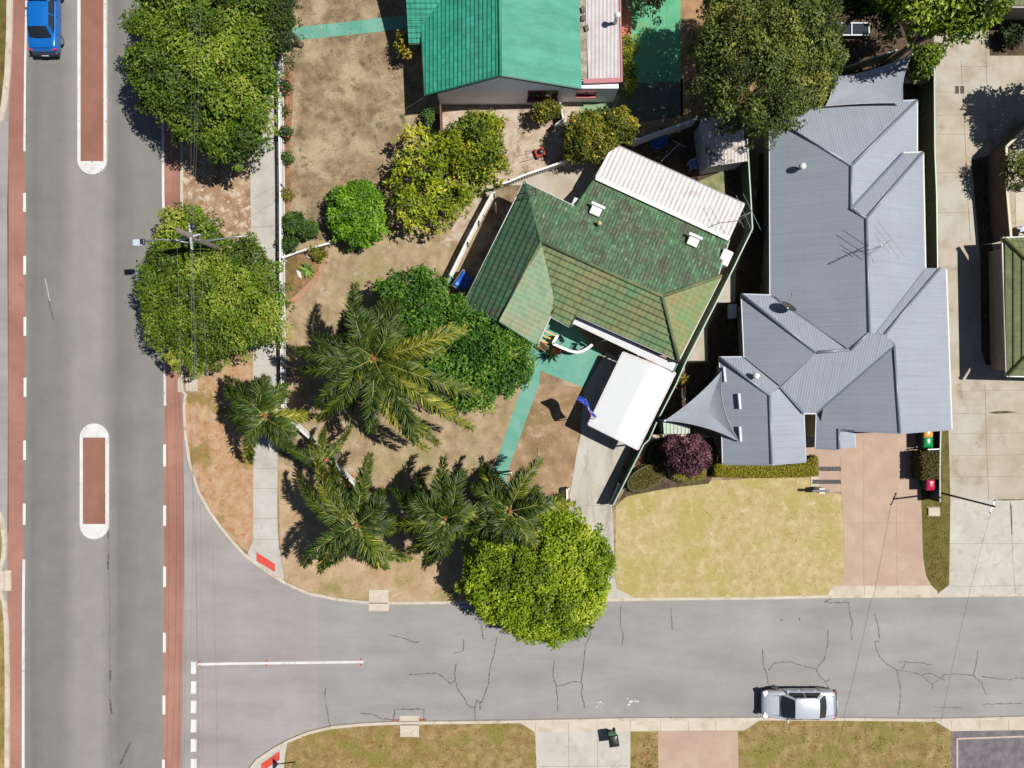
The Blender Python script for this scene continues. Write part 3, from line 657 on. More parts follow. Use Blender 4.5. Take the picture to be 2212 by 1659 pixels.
for px in ([(2124, -20), (2131, 140), (2140, 410), (2150, 500)], [(2076, 130), (2083, 250), (2090, 420), (2096, 520)], [(2075, 144), (2135, 144)], [(2020, 199), (2165, 197)], [(2020, 249), (2130, 247)], [(2020, 290), (2120, 290)], [(2020, 373), (2098, 373)], [(2020, 460), (2097, 458)], [(2068, 845), (2212, 843)], [(2060, 893), (2212, 893)], [(2052, 937), (2212, 935)], [(2053, 985), (2212, 982)], [(2053, 1030), (2212, 1029)], [(2128, 830), (2132, 985), (2136, 1080)], [(2182, 1082), (2190, 1244), (2194, 1285)], [(2053, 1174), (2212, 1174)], [(2052, 1268), (2212, 1264)]):
    mb = MB(); ribbon(mb, wiggle(px, 3, .3), .018, Z3 + .002, .4); mb.build('joint', pmat('wide_joint', A(150, 132, 106), .9), bd)
for px in (TL(3, 2, [(1905, 245), (1970, 235), (2060, 232), (2160, 243), (2060, 252), (1970, 258)]), TL(3, 2, [(1940, 1003), (2040, 996), (2212, 996), (2212, 1002), (2040, 1007)]), TL(3, 2, [(2095, 1020), (2106, 1060), (2112, 1300), (2104, 1300), (2095, 1100)])):
    sheet('moss_stain', px, Z3 + .004, gmat('moss', A(84, 84, 40), A(110, 104, 60), 4), bd)
gr = sheet('drain_grate', [(2062, 184), (2083.5, 184), (2083.5, 204), (2062, 204)], Z3 + .003, M_kerb, bd)
for a, b in ((2063.2, 2071.8), (2074, 2083)):
    sheet('grate', [(a, 185.5), (b, 185.5), (b, 202.5), (a, 202.5)], Z3 + .006, pmat('rusty_grate', A(84, 66, 58), .8), bd)
sheet('garden_bed', [(2098, 345), (2118, 560), (2120, 760), (2130, 788), (2146, 788), (2146, 545), (2142, 520), (2172, 505), (2166, 330)], Z3 + .004, M_mulch_shade)  # mulch bed; its upper end fills the courtyard wall's shadow outline with dark colour
sheet('garden_bed', [(2098, 341), (2144, 283), (2168, 262), (2200, 252), (2212, 240), (2212, 300), (2170, 330)], Z3 + .005, M_sand)
sheet('garden_bed', [(2136, 40), (2300, 40), (2300, 120), (2138, 120)], Z3 + .004, M_mulch_shade)
sheet('side_passage', [(1640, 330), (1664, 330), (1640, 640), (1600, 650), (1608, 800), (1560, 775), (1520, 860), (1430, 935), (1400, 950), (1490, 780), (1560, 650), (1630, 500)], Z1 + .001, M_mulch_shade)
for px in ([(1590, 582), (1588, 640), (1588, 652), (1546, 655), (1572, 600)], [(1520, 700), (1528, 700), (1529, 782), (1484, 784)]):
    sheet('concrete_pad', px, Z2, M_concw)
sheet('mulch_bed', [(1405, 955), (1540, 945), (1560, 1000), (1530, 1045), (1440, 1055), (1356, 1072), (1335, 1085)], Z2 - .001, M_mulch_shade)
sheet('painted_shade_yard', [(1690, -200), (2016, -200), (2017, 215), (1780, 215), (1700, 250)], Z1, M_mulch_shade)  # dark mulch colour stands in for the trees' shade on this yard
sheet('rear_lawn', [(1285, 330), (1380, 300), (1510, 255), (1620, 300), (1626, 500), (1600, 560)], Z1, M_mulch_shade)
sheet('rear_grass_patch', [(1500, 395), (1560, 370), (1568, 375), (1566, 430), (1540, 430)], Z2, gmat('weedy_grass', A(106, 128, 74), A(170, 160, 118), 1.6, c4=A(206, 190, 168), scale4=3))
sheet('fence_bed', [(609, 545), (700, 530), (712, 545), (690, 575), (688, 600), (660, 630), (625, 660), (614, 660)], Z2, gmat('brown_bed', A(126, 98, 60), A(168, 134, 92), 3, c3=A(110, 96, 48), fine=22, fineamt=.35))
sheet('red_gravel', [(700, 535), (716, 545), (700, 566), (698, 590), (682, 614), (662, 634), (640, 652), (614, 672), (612, 655), (636, 640), (655, 622), (676, 602), (688, 584), (690, 562)], Z2 + .001, gmat('red_gravel', A(190, 120, 92), A(206, 160, 130), 5, c3=A(186, 156, 124), scale3=2.5, lo3=.4, hi3=.6, fine=20, fineamt=.3))
sheet('fence_bed', [(606, 150), (632, 155), (634, 200), (628, 300), (630, 350), (628, 440), (620, 520), (609, 520)], Z2, gmat('red_mulch', A(150, 112, 80), A(186, 140, 104), 3, c3=A(120, 96, 60), fine=22, fineamt=.3))
# south side
ap = sheet('crossover', [(1115, 1556), (1362, 1553.2), (1500, 1553), (1646, 1552.3), (1608, 1578), (1362, 1580), (1156, 1582)], Z1 + .003, M_kerb2)
for x in (1157, 1228, 1290, 1362, 1427, 1487, 1546):
    mb = MB(); ribbon(mb, [(x, 1555), (x, 1580)], .018, Z3); mb.build('joint', M_joint, ap)
sd = sheet('concrete_drive', [(1156, 1582), (1362, 1580), (1360, 1900), (1169, 1900)], Z1, M_conc)
for px in ([(1228, 1582), (1229, 1659)], [(1290, 1582), (1291, 1659)], [(1165, 1656), (1358, 1654)]):
    mb = MB(); ribbon(mb, px, .025, Z2); mb.build('joint', M_joint, sd)
sheet('paved_drive', [(1421, 1580), (1594, 1579), (1597, 1900), (1425, 1900)], Z1, M_pink)
ap2 = sheet('crossover', [(2014, 1555), (2212, 1550), (2600, 1542), (2600, 1570), (2212, 1577), (2056, 1579.5)], Z1 + .003, M_kerb2)
for x in (2056, 2117, 2179):
    mb = MB(); ribbon(mb, [(x, 1556), (x, 1577)], .018, Z3); mb.build('joint', M_joint, ap2)
bp = sheet('dark_paved_drive', [(2055, 1580), (2212, 1577.5), (2600, 1570), (2600, 1900), (2060, 1900)], Z1, gmat('blue_pavers', A(112, 106, 112), A(140, 132, 136), 2.5, fine=24, fineamt=.22, bmp=.3))
line([(2068, 1900), (2068, 1596), (2212, 1591), (2500, 1586)], .1, bp, pmat('cream_paver_border', A(214, 188, 168), .8), 'border_course', Z2)

# gully pits
def pit(label, slabs, mouth=None):
    x0, y0 = slabs[0][0]; root = thing('drain_pit', W(x0, y0, .0), label, 'drain pit', 'concrete kerbside drain pits')
    for i, s in enumerate(slabs):
        mb = MB(); z = .14 if i == 0 else .03
        mb.prism([tuple(W(x, y, z)[:2]) for x, y in s], 0, z); mb.build('lid' if i == 0 else 'apron', M_kerb2, root, bevel=.015)
    if mouth:
        mb = MB(); a, b = mouth; mb.bar(W(a[0], a[1], .08), W(b[0], b[1], .08), .05, .09); mb.build('inlet', M_dark, root)
def rect(x0, y0, x1, y1): return [(x0, y0), (x1, y0), (x1, y1), (x0, y1)]
pit('concrete drain pit lid at the kerb under the tree by the power pole', [rect(401, 815, 427, 845), rect(384, 816, 400, 847)])
pit('square concrete drain pit in the north kerb of the side road', [rect(797, 1274, 839, 1301), rect(796, 1304, 840, 1320)], ((798, 1302.5), (838, 1302.5)))
pit('square concrete drain pit in the south kerb with leaves at its mouth', [rect(864, 1567, 905, 1592), rect(863, 1546, 905, 1564)], ((866, 1565.5), (904, 1565.5)))
pit('concrete drain pit at the left edge of the picture by the west kerb', [rect(-25, 1234, 8, 1276), rect(8, 1232, 24, 1276)])
# ================================================================== houses
class Roof:
    def __init__(s): s.mb = MB(); s.uv = []; s.mats = []
    def face(s, plane, px, style, pitch, depth, mat):
        if mat not in s.mats: s.mats.append(mat)
        n0 = len(s.mb.f); P = roof_face(s.mb, s.uv, plane, px, style, pitch, depth)
        for i in range(n0, len(s.mb.f)): s.mb.m[i] = s.mats.index(mat)
        return P
    def build(s, parent, name='roof'): return s.mb.build(name, s.mats, parent, uv=s.uv)
def wv(v): return Vector(v)

# ---- central house: mossy green tiles
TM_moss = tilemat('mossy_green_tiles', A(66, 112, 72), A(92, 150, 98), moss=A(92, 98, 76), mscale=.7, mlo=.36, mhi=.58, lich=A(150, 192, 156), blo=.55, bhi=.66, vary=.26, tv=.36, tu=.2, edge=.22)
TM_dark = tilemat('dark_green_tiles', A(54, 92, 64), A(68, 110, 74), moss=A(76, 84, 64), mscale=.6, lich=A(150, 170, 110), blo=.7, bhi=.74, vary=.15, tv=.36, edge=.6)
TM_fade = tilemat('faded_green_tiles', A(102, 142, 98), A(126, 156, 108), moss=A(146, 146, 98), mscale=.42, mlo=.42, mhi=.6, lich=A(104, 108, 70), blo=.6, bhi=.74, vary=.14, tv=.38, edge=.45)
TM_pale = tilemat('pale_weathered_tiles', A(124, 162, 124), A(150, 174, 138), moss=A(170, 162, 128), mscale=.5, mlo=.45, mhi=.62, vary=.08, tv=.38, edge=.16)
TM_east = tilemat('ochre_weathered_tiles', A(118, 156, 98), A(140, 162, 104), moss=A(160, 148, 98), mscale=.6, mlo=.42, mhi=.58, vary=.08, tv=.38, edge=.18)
A_ = (1169, 523); B_ = (1430, 640); ZR = 4.15
wA, wB = W(*A_, ZR), W(*B_, ZR)
du = (wB - wA).normalized(); dS = Vector((du.y, -du.x, 0));
if dS.y > 0: dS = -dS
sl = .44
pS = Plane((*A_, ZR), (dS.x, dS.y), sl); pN = Plane((*A_, ZR), (-dS.x, -dS.y), sl); pE = Plane((*B_, ZR), (du.x, du.y), sl)
pWw = Plane((*A_, ZR), (-du.x, -du.y), sl); pWe = Plane((*A_, ZR), (du.x, du.y), sl)
house = thing('tiled_house', W(1290, 600, .1), 'low house with mossy green tiled hip roof turned at an angle in the middle', 'house')
rf = Roof()
NW = (1132, 394); SE = (1466, 779); NE = (1558, 596); GA = (1077, 694); GW = (1003, 655); GE = (1160, 748); VB = (1196, 641)
fN = [NW, (1243, 447), (1266, 411), (1285, 385), (1575, 518), (1552, 592), NE, B_, A_]
PN = rf.face(pN, fN, 'tile', .36, .045, TM_moss)
PS = rf.face(pS, [A_, B_, SE, (1245, 680.5), (1231, 706), (1189, 683), VB], 'tile', .38, .06, TM_fade)
PE = rf.face(pE, [B_, NE, SE], 'tile', .38, .05, TM_east)
PW = rf.face(pWw, [NW, A_, GA, GW], 'tile', .36, .06, TM_dark)
PX = rf.face(pWe, [A_, VB, (1189, 683), GE, GA], 'tile', .38, .045, TM_pale)
rf.build(house)
M_cap = gmat('green_ridge_tiles', A(92, 120, 82), A(128, 138, 92), 3, c3=A(156, 140, 100), scale3=1.2, fine=20, fineamt=.2)
M_capd = gmat('dark_ridge_tiles', A(54, 96, 68), A(86, 140, 100), 3, fine=20, fineamt=.2)
caps('ridge_cap', [(wA, wB), (wB, pE.at(*NE)), (wB, pE.at(*SE))], M_cap, house, .2)
caps('ridge_cap', [(wA, pN.at(*NW))], M_capd, house, .2)
caps('ridge_cap', [(wA, pWw.at(*GA))], M_cap, house, .2)
mb = MB(); mb.bar(pS.at(1169, 527) + Vector((0, 0, .035)), pS.at(*VB) + Vector((0, 0, .035)), .14, .03); mb.build('valley_gutter', M_capd, house)
M_gut = pmat('white_gutter', A(226, 224, 222), .5, var=.05)
gutter(house, [(pN.at(*NW), pN.at(1243, 447)), (pWw.at(*GW), pWw.at(*NW)), (pE.at(*SE), pE.at(*NE)), (pS.at(1231, 706), pS.at(1189, 683)), (pWe.at(*GE), pWe.at(1189, 683)), (pS.at(*SE), pS.at(1245, 680.5)), (pN.at(1575, 518), pN.at(1552, 592))], M_gut)
for p, q in ((pWw.at(*GW), pWw.at(*GA)), (pWe.at(*GA), pWe.at(*GE)), (pN.at(1243, 447), pN.at(1285, 385)), (pS.at(1231, 706), pS.at(1245, 680.5))): MB().bar(p, q, .06, .15).build('barge_board', M_capd, house)
walls_under(house, wallpoly([(1143, 414), (1238, 464), (1290, 410), (1560, 520), (1540, 600), (1462, 762), (1240, 665), (1205, 655), (1160, 735), (1077, 686), (1015, 655)], 2.7), lambda x, y: max(min(pN.h(x, y), pS.h(x, y), pE.h(x, y), pWw.h(x, y)), min(pWw.h(x, y), pWe.h(x, y), pN.h(x, y))), M_wall, drop=.2)
# north sun room with white corrugated sheeting
M_wsheet = gmat('white_corrugated_sheet', A(226, 220, 218), A(240, 236, 234), 1.2, c3=A(206, 196, 192), scale3=.8, lo3=.55, hi3=.75, fine=14, fineamt=.05, bmp=.05, rough=.5)
sun_rf = Roof(); pP = Plane((1285, 382, 2.12), (-dS.x, -dS.y), .06)
PPx = sun_rf.face(pP, [(1325, 311), (1609, 442), (1576, 516), (1285, 382)], 'corr', .27, .035, M_wsheet)
sun_rf.build(house, 'sunroom_roof')
mb = MB(); mb.bar(pP.at(1287, 384) + Vector((0, 0, .06)), pP.at(1574, 516) + Vector((0, 0, .06)), .26, .03); mb.build('flashing', M_white, house)
gutter(house, [(pP.at(1325, 310), pP.at(1609, 441))], pmat('grey_gutter', A(150, 144, 146), .5))
mb = MB(); mb.prism(wallpoly([(1330, 322), (1598, 446), (1572, 505), (1298, 380)], 2.0), .1, 1.85); mb.build('sunroom_wall', M_wall, house)
# veranda strip
ver = Roof(); pV = Plane((1350, 735, 2.42), (dS.x, dS.y), .08)
ver.face(pV, [(1245.5, 682.5), (1463, 786.5), (1454, 802.5), (1237, 699)], 'corr', .16, .008, gmat('veranda_sheet', A(228, 228, 230), A(240, 240, 240), 2, fine=14, fineamt=.05, bmp=.05, rough=.5))
ver.build(house, 'veranda_roof')
mb = MB(); mb.bar(pV.at(1463.5, 785) - Vector((0, 0, .05)), pV.at(1454.5, 804) - Vector((0, 0, .05)), .05, .22); mb.build('veranda_end', pmat('bright_teal_trim', A(30, 170, 140), .5), house)
for x, y in ((1239, 699), (1310, 733), (1380, 767), (1450, 800)):
    p = pV.at(x, y); MB().bar((p.x, p.y, .1), (p.x, p.y, p.z - .03), .09).build('veranda_post', M_white, house)
# roof vents, pipes
def roof_vent(px, pl, label):
    c = pl.at(*px); r = thing('roof_vent', c, label, 'roof vent', 'white boxy vents on the mossy roof')
    z = math.atan2(du.y, du.x)
    n = Vector((math.cos(z), math.sin(z), 0)); up = Vector((-n.y, n.x, 0))
    mb = MB(); mb.box(c + Vector((0, 0, .16)), (.62, .56, .34), z); mb.build('box', M_white, r, bevel=.03)
    mb = MB(); mb.box(c + up * .3 + Vector((0, 0, .36)), (.84, .18, .12), z); mb.build('hood', M_white, r, bevel=.03)
roof_vent((1286, 457), pN, 'white boxy roof vent near the notch in the mossy green roof')
roof_vent((1495, 523), pN, 'white boxy roof vent near the east end of the mossy green roof')
c = pN.at(1293, 485); r = thing('vent_pipe', c, 'round yellowish vent cap standing on the mossy green roof', 'vent pipe')
MB().tube([c, c + Vector((0, 0, .3))], .05, 10).build('pipe', M_galv, r, smooth=True)
MB().lathe(c + Vector((0, 0, .28)), [(.02, -.06), (.13, -.02), (.15, .06), (.12, .14), (.05, .19), (0, .2)], 16).build('cap', pmat('lichened_cap', A(206, 196, 130), .7), r, smooth=True)
def wbox(px, d, z0, label, name='air_conditioner', cat='air conditioner', rz=None):
    z = math.atan2(du.y, du.x) if rz is None else rz
    c = W(px[0], px[1], z0 + d[2]); c = Vector((c.x, c.y, z0)); r = thing(name, c, label, cat)
    MB().box(c + Vector((0, 0, d[2] / 2)), d, z).build('casing', M_white, r, bevel=.05)
    return r, c, z
r, c, z = wbox((1568, 556), (.62, .92, .85), 1.75, 'white air conditioner box by the east side of the mossy roof')
MB().lathe(c + Vector((0, 0, .852)), [(.22, 0), (.22, .012), (.19, .012), (.19, 0)], 20).build('fan_ring', M_galv, r)
mb = MB(); mb.bar(c + Vector((-.2, 0, 0)), c + Vector((-.2, 0, -1.65)), .06); mb.bar(c + Vector((.2, 0, 0)), c + Vector((.2, 0, -1.65)), .06); mb.build('bracket', M_galv, r)
r, c, z = wbox((1243, 436), (.34, .5, .9), 1.5, 'small white unit in the shaded notch of the mossy roof', 'water_heater', 'water heater')
MB().tube([c, c + Vector((0, 0, -1.4))], .04, 8).build('pipe', M_galv, r)

# ---- carport of the central house
car_t = thing('carport', W(1365, 865, .1), 'carport with a low white folded roof over the curving driveway', 'carport')
M_cp = pmat('white_steel_sheet', A(250, 250, 248), .45, var=.03); M_cp2 = pmat('shade_grey_sheet', A(226, 230, 230), .45, var=.03)
a, b, c, d = W(1346, 761, 2.25), W(1459, 806, 2.25), W(1378, 971, 2.2), W(1271, 917, 2.2)
m1 = a.lerp(b, .52) + Vector((0, 0, .07)); m2 = d.lerp(c, .52) + Vector((0, 0, .07))
mb = MB()
def ribbed(mb, p0, p1, q1, q0, n):
    for i in range(n):
        t0, t1 = i / n, (i + 1) / n; h = Vector((0, 0, .004))
        l0, l1 = p0.lerp(q0, t0), p0.lerp(q0, t1); r0, r1 = p1.lerp(q1, t0), p1.lerp(q1, t1); lm, rm = l0.lerp(l1, .8), r0.lerp(r1, .8); ln, rn = l0.lerp(l1, .9) + h, r0.lerp(r1, .9) + h
        mb.add([l0, r0, rm, lm, rn, ln, r1, l1], [(0, 1, 2, 3), (3, 2, 4, 5), (5, 4, 6, 7)])
ribbed(mb, a, m1, m2, d, 26); n0 = len(mb.f); ribbed(mb, m1, b, c, m2, 26)
for i in range(n0): mb.m[i] = 1  # greyer copy for the west half; its slope's shade is in the colour
mb.build('roof', [M_cp, M_cp2], car_t)
gutter(car_t, [(a, d), (b, c), (d, m2), (m2, c), (a, m1), (m1, b)], pmat('carport_gutter', A(216, 206, 208), .5))
for p in (a, b, c, d, a.lerp(d, .5), b.lerp(c, .5)):
    q = p.lerp((a + c) / 2, .05); MB().bar((q.x, q.y, .1), (q.x, q.y, 2.15), .09).build('post', M_white, car_t)

# ---- teal roofed house at the top
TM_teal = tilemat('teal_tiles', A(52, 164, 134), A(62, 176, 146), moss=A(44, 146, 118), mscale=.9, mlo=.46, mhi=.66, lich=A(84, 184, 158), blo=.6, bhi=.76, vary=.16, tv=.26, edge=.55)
TM_teale = gmat('sunny_teal_tiles', A(92, 172, 148), A(106, 186, 162), .9, c3=A(84, 162, 136), scale3=1.0, lo3=.45, hi3=.7, c4=A(122, 186, 164), scale4=2.2, lo4=.6, hi4=.72, stretch=(.3, 1.6, 1), fine=18, fineamt=.12)  # paler teal copy with the east slope's sunlight put into its colour
th = thing('gabled_house', W(1090, -60, .1), 'white walled gabled house with bright teal tiled roof at the top', 'house')
rf = Roof(); ap_ = (1081, 164)
zr = 4.5
pW_ = Plane((*ap_, zr), (-1, 0), .42); pE_ = Plane((*ap_, zr), (1, 0), .42)
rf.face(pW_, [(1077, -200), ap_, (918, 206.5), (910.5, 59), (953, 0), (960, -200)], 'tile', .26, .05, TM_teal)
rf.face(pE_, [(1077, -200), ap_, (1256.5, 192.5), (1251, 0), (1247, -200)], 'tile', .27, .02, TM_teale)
zz = pW_.z(911, 57)
pSw = Plane((895, 94, zz - .25), (0, -1), .42)
rf.face(pSw, [(866, -200), (980, -200), (953, 0), (911, 57), (908, 94.5), (883, 94.5)], 'tile', .3, .045, TM_teal)
rf.build(th)
caps('ridge_cap', [(pW_.at(1077, -200), pW_.at(*ap_))], pmat('teal_ridge', A(36, 150, 112), .6), th, .2, lift=.02)
for p, q in ((pW_.at(918, 207), pW_.at(*ap_)), (pE_.at(*ap_), pE_.at(1257, 193))): MB().bar(p, q, .08, .2).build('barge_board', pmat('dark_teal_trim', A(40, 110, 92), .5), th)
gutter(th, [(pW_.at(918, 206), pW_.at(910.5, 59)), (pSw.at(883, 94.5), pSw.at(908, 94.5))], pmat('brown_gutter', A(74, 60, 56), .5))
def gz(px, z): return W(px[0], px[1], z)
y_w = W(1000, 226, .1).y
x0 = W(950.5, 226, .1).x; x1 = W(1206, 224, .1).x
zt0 = pE_.z(1240, 190) - .12
apw = pW_.at(*ap_); mb = MB()
def zroof(x, yy): return min(apw.z - .42 * abs(x - apw.x), 9) - .08
top = W(1000, -190, 2.6).y
xs = [x0, apw.x, x1]
mb.add([(x0, y_w, .1), (x1, y_w, .1), (x1, y_w, zroof(x1, 0)), (apw.x, y_w, zroof(apw.x, 0)), (x0, y_w, zroof(x0, 0))], [(0, 1, 2, 3, 4)])
mb.add([(x0, y_w, .1), (x0, y_w, zroof(x0, 0)), (x0, top, zroof(x0, 0)), (x0, top, .1)], [(0, 1, 2, 3)])
mb.prism([(x1 - .2, y_w + .15), (x1 + 3.35, y_w + .15), (x1 + 3.35, top), (x1 - .2, top)], .1, 2.3)
mb.build('wall', M_wall, th)
M_rsill = pmat('red_sill', A(186, 90, 96), .6)
def swin(xa, xb, za, zb, y):
    w = window(th, (xa, y), (xb, y), za, zb, (0, -1), M_rsill, M_glass)
    mb = MB(); mb.box(((xa + xb) / 2, y - .09, za - .04), (xb - xa + .1, .2, .07)); mb.build('sill', M_rsill, w)
ga = W(1140, 205, 1.2); gb = W(1203, 205, 1.2); swin(ga.x, gb.x, 1.0, 2.35, y_w)
ga = W(1246, 198, 1.6); gb = W(1286, 198, 1.6); swin(ga.x, gb.x, 1.25, 1.95, y_w + .15)
fl = Roof(); pF = Plane((1300, 120, 2.55), (0, -1), .03)
fl.face(pF, [(1262, -200), (1334, -200), (1342, 172), (1271, 172), (1270, 150), (1266, 60)], 'corr', .22, .035, gmat('pinkish_white_sheet', A(216, 206, 206), A(230, 222, 222), 1.5, c4=A(180, 160, 156), scale4=5, lo4=.68, hi4=.74, fine=14, fineamt=.05, bmp=.05))
fl.build(th, 'annex_roof')
M_rtrim = pmat('faded_red_trim', A(206, 128, 132), .6)
MB().bar(pF.at(1260, 176), pF.at(1342, 173), .26, .1).build('red_fascia', M_rtrim, th); MB().bar(pF.at(1343, 178), pF.at(1335, -200), .1, .16).build('red_fascia', M_rtrim, th)
mb = MB(); mb.bar(pF.at(1252, -200) - Vector((0, 0, .04)), pF.at(1262, 170) - Vector((0, 0, .04)), .38, .03); mb.build('box_gutter', gmat('dirty_gutter', A(196, 188, 172), A(150, 138, 110), 3, fine=14, fineamt=.3), th)
for x, y, rz in ((1259.5, 22, .3), (1260, 40, -.1), (1267, 62, .3)):
    mb = MB(); c = pF.at(x, y); mb.box(c + Vector((0, 0, .1)), (.22, .34, .04), rz); mb.build('loose_tile', pmat('grey_tile', A(120, 104, 96), .8), th)
c = pF.at(1328.5, 51); fr = thing('flue', c, 'white cylindrical flue standing on the pinkish flat annex roof', 'flue')
MB().tube([c, c + Vector((0, 0, 1.05))], .1, 14).build('pipe', M_white, fr, smooth=True)
MB().lathe(c + Vector((0, 0, 1.0)), [(.17, 0), (.19, .03), (.17, .1), (.08, .16), (0, .17)], 18).build('cowl', M_white, fr, smooth=True)

# ---- grey metal roofed house
M_gr = steelmat('grey_steel_roof', A(170, 178, 190))
M_grcap = pmat('grey_ridge_flashing', A(144, 154, 168), .4, var=.05)
gh = thing('metal_roofed_house', W(1800, 600, .1), 'large house with a blue-grey corrugated steel hip roof', 'house')
s_ = .5
P1 = (1839, 357.5); J1 = (1838, 452); J2 = (1871.5, 471); K1 = (1878, 718.5); K2 = (1835, 756); HL = (1764, 761)
gW = Plane((1664, 450, 2.75), (-1, 0), s_)
gE1 = Plane((*P1, gW.z(*P1)), (1, 0), s_); gN = Plane((*P1, gW.z(*P1)), (0, 1), s_)
gE2 = Plane((*J2, gW.z(*J2)), (1, 0), s_); gN2 = Plane((*J2, gW.z(*J2)), (0, 1), s_)
gE3 = Plane((1910, 722, gE2.z(1905, 722)), (1, 0), s_); gN3 = Plane((1910, 722, gE2.z(1905, 722)), (0, 1), s_)
gM1 = Plane((*K2, gW.z(*K2)), (0, -1), s_); gM2 = Plane((*HL, gM1.z(*HL)), (0, 1), s_); gM3 = Plane((*HL, gM1.z(*HL)), (-1, 0), s_)
gM5 = Plane((1556, 900, 2.6), (-1, 0), s_); AP = (1662, 853); gM4 = Plane((*AP, gM5.z(*AP)), (0, 1), s_); gM6 = Plane((*AP, gM5.z(*AP)), (1, 0), s_)
RT = (1931, 745.5); gSW = Plane((*RT, gE3.z(*RT)), (-1, 0), s_)
gG = Plane((1812, 945, gSW.z(1812, 945)), (1, 0), s_)
rf = Roof(); pr, dp = .15, .013
F_ = lambda pl, px: rf.face(pl, px, 'corr', pr, dp, M_gr)
F_(gW, [(1662.5, 238), (1662.5, 248), P1, J1, J2, K1, K2, (1664.5, 638)])
F_(gN, [(1662.5, 238), (1980, 217.5), P1, (1662.5, 248)])
F_(gE1, [(1980, 217.5), (1980, 327), (1951, 331), J1, P1])
F_(gN2, [(1951, 331), (1993, 330), J2, J1])
F_(gE2, [(1993, 330), (1998, 579), (1889, 721), K1, J2])
F_(gN3, [(1998, 579), (2030, 579.5), (1911, 722.5), (1889, 721)])
F_(gE3, [(2030, 580), (2043, 582), (2055, 926), (1944, 934.5), RT, (1914, 723)])
F_(gM1, [HL, K2, K1, (1889, 721), (1914, 723), RT, (1926, 752), (1764, 892), (1736, 892), (1686, 836)])
F_(gM2, [(1602.5, 636.5), (1666, 638.5), K2, HL])
F_(gM3, [(1602.5, 636.5), HL, (1686, 834), (1608, 772)])
F_(gM4, [(1554.5, 772.5), (1608, 772), (1686, 835), AP])
F_(gM5, [(1554.5, 772.5), AP, (1667, 1002.5), (1562, 1001)])
F_(gM6, [AP, (1686, 836), (1736, 892), (1740, 996), (1667, 1002.5)])
F_(gSW, [RT, (1944, 934.5), (1846, 929), (1811.5, 926), (1812.5, 970), (1762, 967), (1764, 891), (1926, 752)])
F_(gG, [(1811.5, 926), (1845, 930), (1847, 966), (1812.5, 970)])
rf.build(gh)
caps('ridge_cap', [(gW.at(*P1), gW.at(*J1)), (gW.at(*J1), gW.at(*J2)), (gW.at(*J2), gW.at(*K1)), (gN.at(*P1), gN.at(1980, 217.5)), (gW.at(*P1), gW.at(1662.5, 248)), (gN2.at(*J2), gN2.at(1993, 330)), (gN3.at(1911, 722), gN3.at(2030, 579.5)), (gM1.at(*HL), gM2.at(1602.5, 636.5)), (gM1.at(*K2), gM1.at(*HL)), (gM5.at(*AP), gM4.at(1554.5, 772.5)), (gM5.at(*AP), gM5.at(1667, 1002.5)), (gSW.at(*RT), gSW.at(1944, 934.5)), (gE3.at(1911, 722), gE3.at(*RT)), (gSW.at(1811.5, 926), gSW.at(1812.5, 970)), (gW.at(*K1), gW.at(*K2))], M_grcap, gh, .17, lift=.0)
M_valley = pmat('valley_flashing', A(120, 132, 150), .4, var=.05)
mb = MB()
for pl, p, q in ((gM2, (1666, 638.5), K2), (gM1, (1764, 892), (1926, 752)), (gM1, (1736, 892), (1686, 836)), (gN2, (1951, 331), J1), (gN3, (1998, 579), (1889, 721)), (gM4, (1608, 772), (1686, 835))):
    MB().bar(pl.at(*p) + Vector((0, 0, .025)), pl.at(*q) + Vector((0, 0, .025)), .12, .02).build('valley_gutter', M_valley, gh)
M_ggut = pmat('cream_gutter', A(214, 206, 200), .5, var=.06); M_ggut2 = pmat('grey_gutter_steel', A(160, 170, 186), .45)
gutter(gh, [(gE1.at(1981, 217), gE1.at(1981, 327)), (gE2.at(1994, 329), gE2.at(1999, 579)), (gE3.at(2044, 582), gE3.at(2056, 927)), (gW.at(1663, 240), gW.at(1664, 638)), (gM5.at(1555, 772), gM5.at(1562, 1001)), (gM3.at(1602, 636), gM3.at(1608, 772)), (gN2.at(1951, 330), gN2.at(1993, 329))], M_ggut)
gutter(gh, [(gN.at(1663, 237), gN.at(1980, 216.5)), (gM2.at(1602, 636), gM2.at(1666, 638)), (gM4.at(1554, 772), gM4.at(1608, 771.5)), (gM1.at(1736, 893), gM1.at(1764, 893)), (gM6.at(1736, 892), gM6.at(1740, 996)), (gSW.at(1762, 967), gSW.at(1764, 892)), (gG.at(1845, 930), gG.at(1847, 966)), (gM5.at(1562, 1002), gM5.at(1667, 1003.5)), (gM6.at(1667, 1003.5), gM6.at(1740, 997)), (gE3.at(1944, 935.5), gE3.at(2055, 927)), (gSW.at(1846, 930), gSW.at(1944, 935.5)), (gSW.at(1762, 968), gSW.at(1812, 971))], M_ggut2, name='fascia')
wp = wallpoly([(1680, 255), (1962, 238), (1962, 345), (1976, 345), (1980, 596), (2026, 600), (2036, 910), (1860, 908), (1806, 906), (1805, 950), (1776, 948), (1776, 880), (1724, 880), (1724, 980), (1580, 984), (1572, 790), (1624, 790), (1620, 655), (1680, 655)], 2.6)
walls_under(gh, wp, lambda x, y: max(1.6, *(min(p.h(x, y) for p in ps) for ps in ((gW, gE1, gN, gM1), (gW, gE2, gN2, gM1), (gE3, gN3, gSW), (gM1, gM2, gM3, gE3), (gM5, gM4, gM6)))), M_brick, drop=.2)
xw = wp[0][0]
for ya, yb in ((360, 410), (470, 520), (560, 610)):
    window(gh, (xw, W(0, ya, 2.6).y), (xw, W(0, yb, 2.6).y), .9, 2.1, (-1, 0), M_white, M_glass)
x2 = wallpoly([(1620, 700)], 2.6)[0][0]
